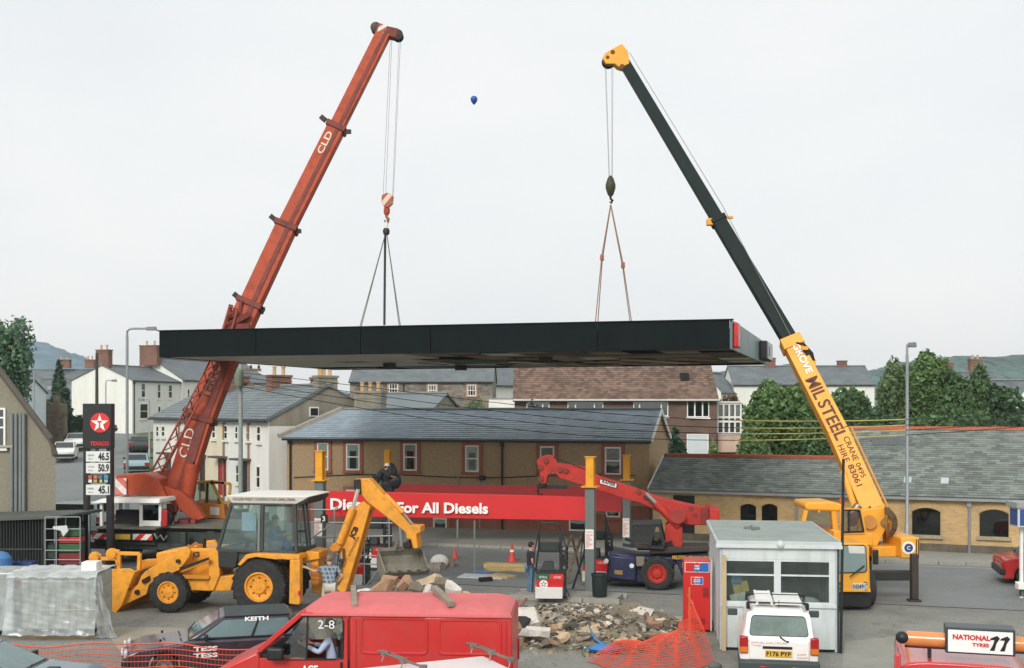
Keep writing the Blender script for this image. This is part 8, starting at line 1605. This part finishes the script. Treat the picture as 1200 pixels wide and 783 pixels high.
    for s in 'LR':
        S['sh'+s]=(B['sh'+s],.078*q); Es.append(('chest','sh'+s)); 
        if short: S['sl'+s]=(B['sh'+s].lerp(B['el'+s],.72),.064*q); Es.append(('sh'+s,'sl'+s))
        else: S['el'+s]=(B['el'+s],.054*q); S['cf'+s]=(B['el'+s].lerp(B['wr'+s],.86),.041*q); Es+=[('sh'+s,'el'+s),('el'+s,'cf'+s)]
    skinmesh('shirt',S,Es,shirt,t)
    T_={'pelvis':(B['pelvis']-V((0,0,.02*q)),(.165*q,.13*q))}; Et=[]; Sh={}
    for s in 'LR': T_['hip'+s]=(B['hip'+s],.112*q); T_['kn'+s]=(B['kn'+s],.072*q); T_['an'+s]=(B['an'+s]+(B['kn'+s]-B['an'+s])*.06,.062*q); Et+=[('pelvis','hip'+s),('hip'+s,'kn'+s),('kn'+s,'an'+s)]
    skinmesh('trousers',T_,Et,trous,t)
    for s in 'LR': skinmesh('shoe',{'a':(B['an'+s]-V((0,0,.03*q)),(.05*q,.045*q)),'b':(B['an'+s].lerp(B['to'+s],.6)-V((0,0,.01)),(.05*q,.038*q)),'c':(B['to'+s]+(B['to'+s]-B['an'+s])*.1,(.04*q,.03*q))},[('a','b'),('b','c')],M('shoe_dark',(48,42,38),.6),t)
    return t
jeans=M('blue_jeans',(92,122,150),.9,var=.2,vs=5); 
# the man standing by the pump, looking up to the right
g_=G(622,698.5); up=dict(chin=(0,.055,1.56),head=(0,.035,1.64),crown=(0,-.01,1.71),wrL=(-.23,.05,.9),elL=(-.22,-.04,1.15),elR=(.22,-.03,1.15),wrR=(.23,.1,.92),anL=(-.1,-.06,.09),toL=(-.12,.12,.04),knL=(-.1,.0,.5))
person('person standing by the near pump looking up, dark t-shirt and blue jeans',(g_.x,g_.y,0),R(-72),up,M('navy_tshirt',(42,44,58),.9,var=.15,vs=6),jeans,sc_=.955)
# man in the checked shirt leaning on the back of the digger
ck=Mbrick('checked_shirt',(92,108,128),(58,70,96),(136,146,150),.1,.1,.02,.9,.2,0,.0)
pose=dict(pelvis=(0,0,.93),belly=(0,.06,1.08),chest=(0,.16,1.27),neck=(.0,.26,1.42),chin=(.0,.33,1.48),head=(.0,.34,1.57),crown=(.0,.33,1.65),shL=(-.18,.2,1.37),elL=(-.36,.36,1.26),wrL=(-.56,.46,1.33),shR=(.18,.18,1.37),elR=(.34,.08,1.14),wrR=(.26,.3,.98),knL=(-.14,.05,.5),knR=(.13,-.02,.48),anR=(.14,-.2,.09),toR=(.15,-.03,.04))
person('person in a checked shirt and pale trousers leaning on the back of the digger',(gx(386,29.6),29.6,.3),R(8),pose,ck,M('pale_trousers',(190,184,168),.9,var=.1,vs=5),hairm=M('grey_brown_hair',(120,104,90),.8,var=.3,vs=20),sc_=1.0)
# helmeted worker up by the rear column
pp=P(443,588,45); bend=dict(pelvis=(0,0,.92),belly=(0,.08,1.04),chest=(0,.22,1.18),neck=(0,.34,1.28),chin=(0,.42,1.3),head=(0,.44,1.38),crown=(0,.43,1.46),shL=(-.17,.26,1.26),elL=(-.22,.42,1.06),wrL=(-.16,.62,1.0),shR=(.17,.26,1.26),elR=(.24,.4,1.06),wrR=(.2,.62,1.0))
person('person in a white helmet and dark clothes bending beside the rear left column',(gx(441,45),45.,P(443,588,45).z+.035),R(-80),bend,M('dark_jacket',(52,58,56),.9,var=.2,vs=5),M('dark_work_trousers',(44,48,50),.9),helmet=M('helmet_white',(206,206,196),.4),short=False,sc_=.95)
# digger driver in blue
sit=lambda z:dict(pelvis=(0,0,z),belly=(0,.0,z+.15),chest=(0,.03,z+.35),neck=(0,.05,z+.52),chin=(0,.09,z+.6),head=(0,.08,z+.68),crown=(0,.06,z+.75),shL=(-.18,.04,z+.46),elL=(-.24,.16,z+.22),wrL=(-.16,.4,z+.26),shR=(.18,.04,z+.46),elR=(.24,.16,z+.22),wrR=(.16,.4,z+.26),hipL=(-.1,.03,z-.03),knL=(-.14,.45,z-.0),anL=(-.14,.5,z-.42),toL=(-.15,.66,z-.46),hipR=(.1,.03,z-.03),knR=(.14,.45,z-.0),anR=(.14,.5,z-.42),toR=(.15,.66,z-.46))
boiler=M('blue_overalls',(54,104,170),.85,var=.15,vs=5)
p=TJ@V((sx+.02,.95,0)); person('person in blue overalls driving the digger, seen through the cab glass',(p.x,p.y,0),R(-99),sit(1.93),boiler,boiler,short=False,sc_=1.0)
# van driver with his arm at the wheel
pose=sit(1.1); pose.update(elR=(.24,.16,1.34),wrR=(.12,.44,1.42),elL=(-.28,.2,1.34),wrL=(-.14,.5,1.44))
p=TV@V((xd-.36,.42,0)); person('person in a pale blue shirt at the wheel of the red van',(p.x,p.y,.06),R(86),pose,M('pale_blue_shirt',(176,190,214),.9,var=.08,vs=6),M('dark_trousers',(50,54,64),.9),short=False)
# crane operator
p=P(256,604,47.2); person('person in dark blue clothes in the orange crane operator cab',(p.x,p.y,p.z-1.0),R(-80),sit(.95),M('operator_blue',(52,84,130),.9),M('operator_trousers',(44,50,60),.9),short=False)
# ================================================================= air
hz_=MB().b(-1300,1300,-90,1500,-1.2,70); mh=bpy.data.materials.new('haze_air'); mh.use_nodes=True; t_=mh.node_tree; t_.nodes.clear()
pv_=N(t_,'ShaderNodeVolumePrincipled'); pv_.inputs['Color'].default_value=(.93,.97,1,1); pv_.inputs['Density'].default_value=.00028; o_=N(t_,'ShaderNodeOutputMaterial'); t_.links.new(pv_.outputs[0],o_.inputs['Volume'])
struct('haze',hz_,mh,0,kind='stuff')
GR={'house':'houses round the yard','bush':'bushes behind the sheds','tree':'trees beyond the roofs','street lamp':'street lamps','crate':'crates','board':'boards lying on the ground','person':'people on the site','rope':'hoist ropes','hook block':'crane hook blocks','mobile crane':'mobile cranes','car':'parked and passing cars','van':'vans','pole':'poles','timber':'timber bars on the van roof','pallet':'wrapped pallets of blocks','box':'boxes','sling':'lifting slings','sheet':'plastic sheets over the blocks','trestle':'trestles','sign':'red and black signs'}
for o in list(col.objects):
    if o.parent is None and o.get('category') in GR and not o.get('group'): o['group']=GR[o['category']]
bc_=P(555.5,117.5,45); mb=MB().lathe([(.002,-.17),(.02,-.165),(.06,-.13),(.115,-.05),(.14,.03),(.128,.1),(.08,.15),(.02,.17),(.001,.171)],bc_,(0,0,1),18)  # balloon shape added for a small blue dot in the sky
o=solo('balloon',mb,M('balloon_blue',(34,84,166),.3,var=.1,vs=4),'small blue dot built as a balloon in the sky between the two crane booms','balloon',smooth=60); part('knot',MB().lathe([(.004,.012),(.02,-.012),(.004,-.014)],bc_-V((0,0,.175)),(0,0,1),8),MC['balloon_blue'],o,w=True)
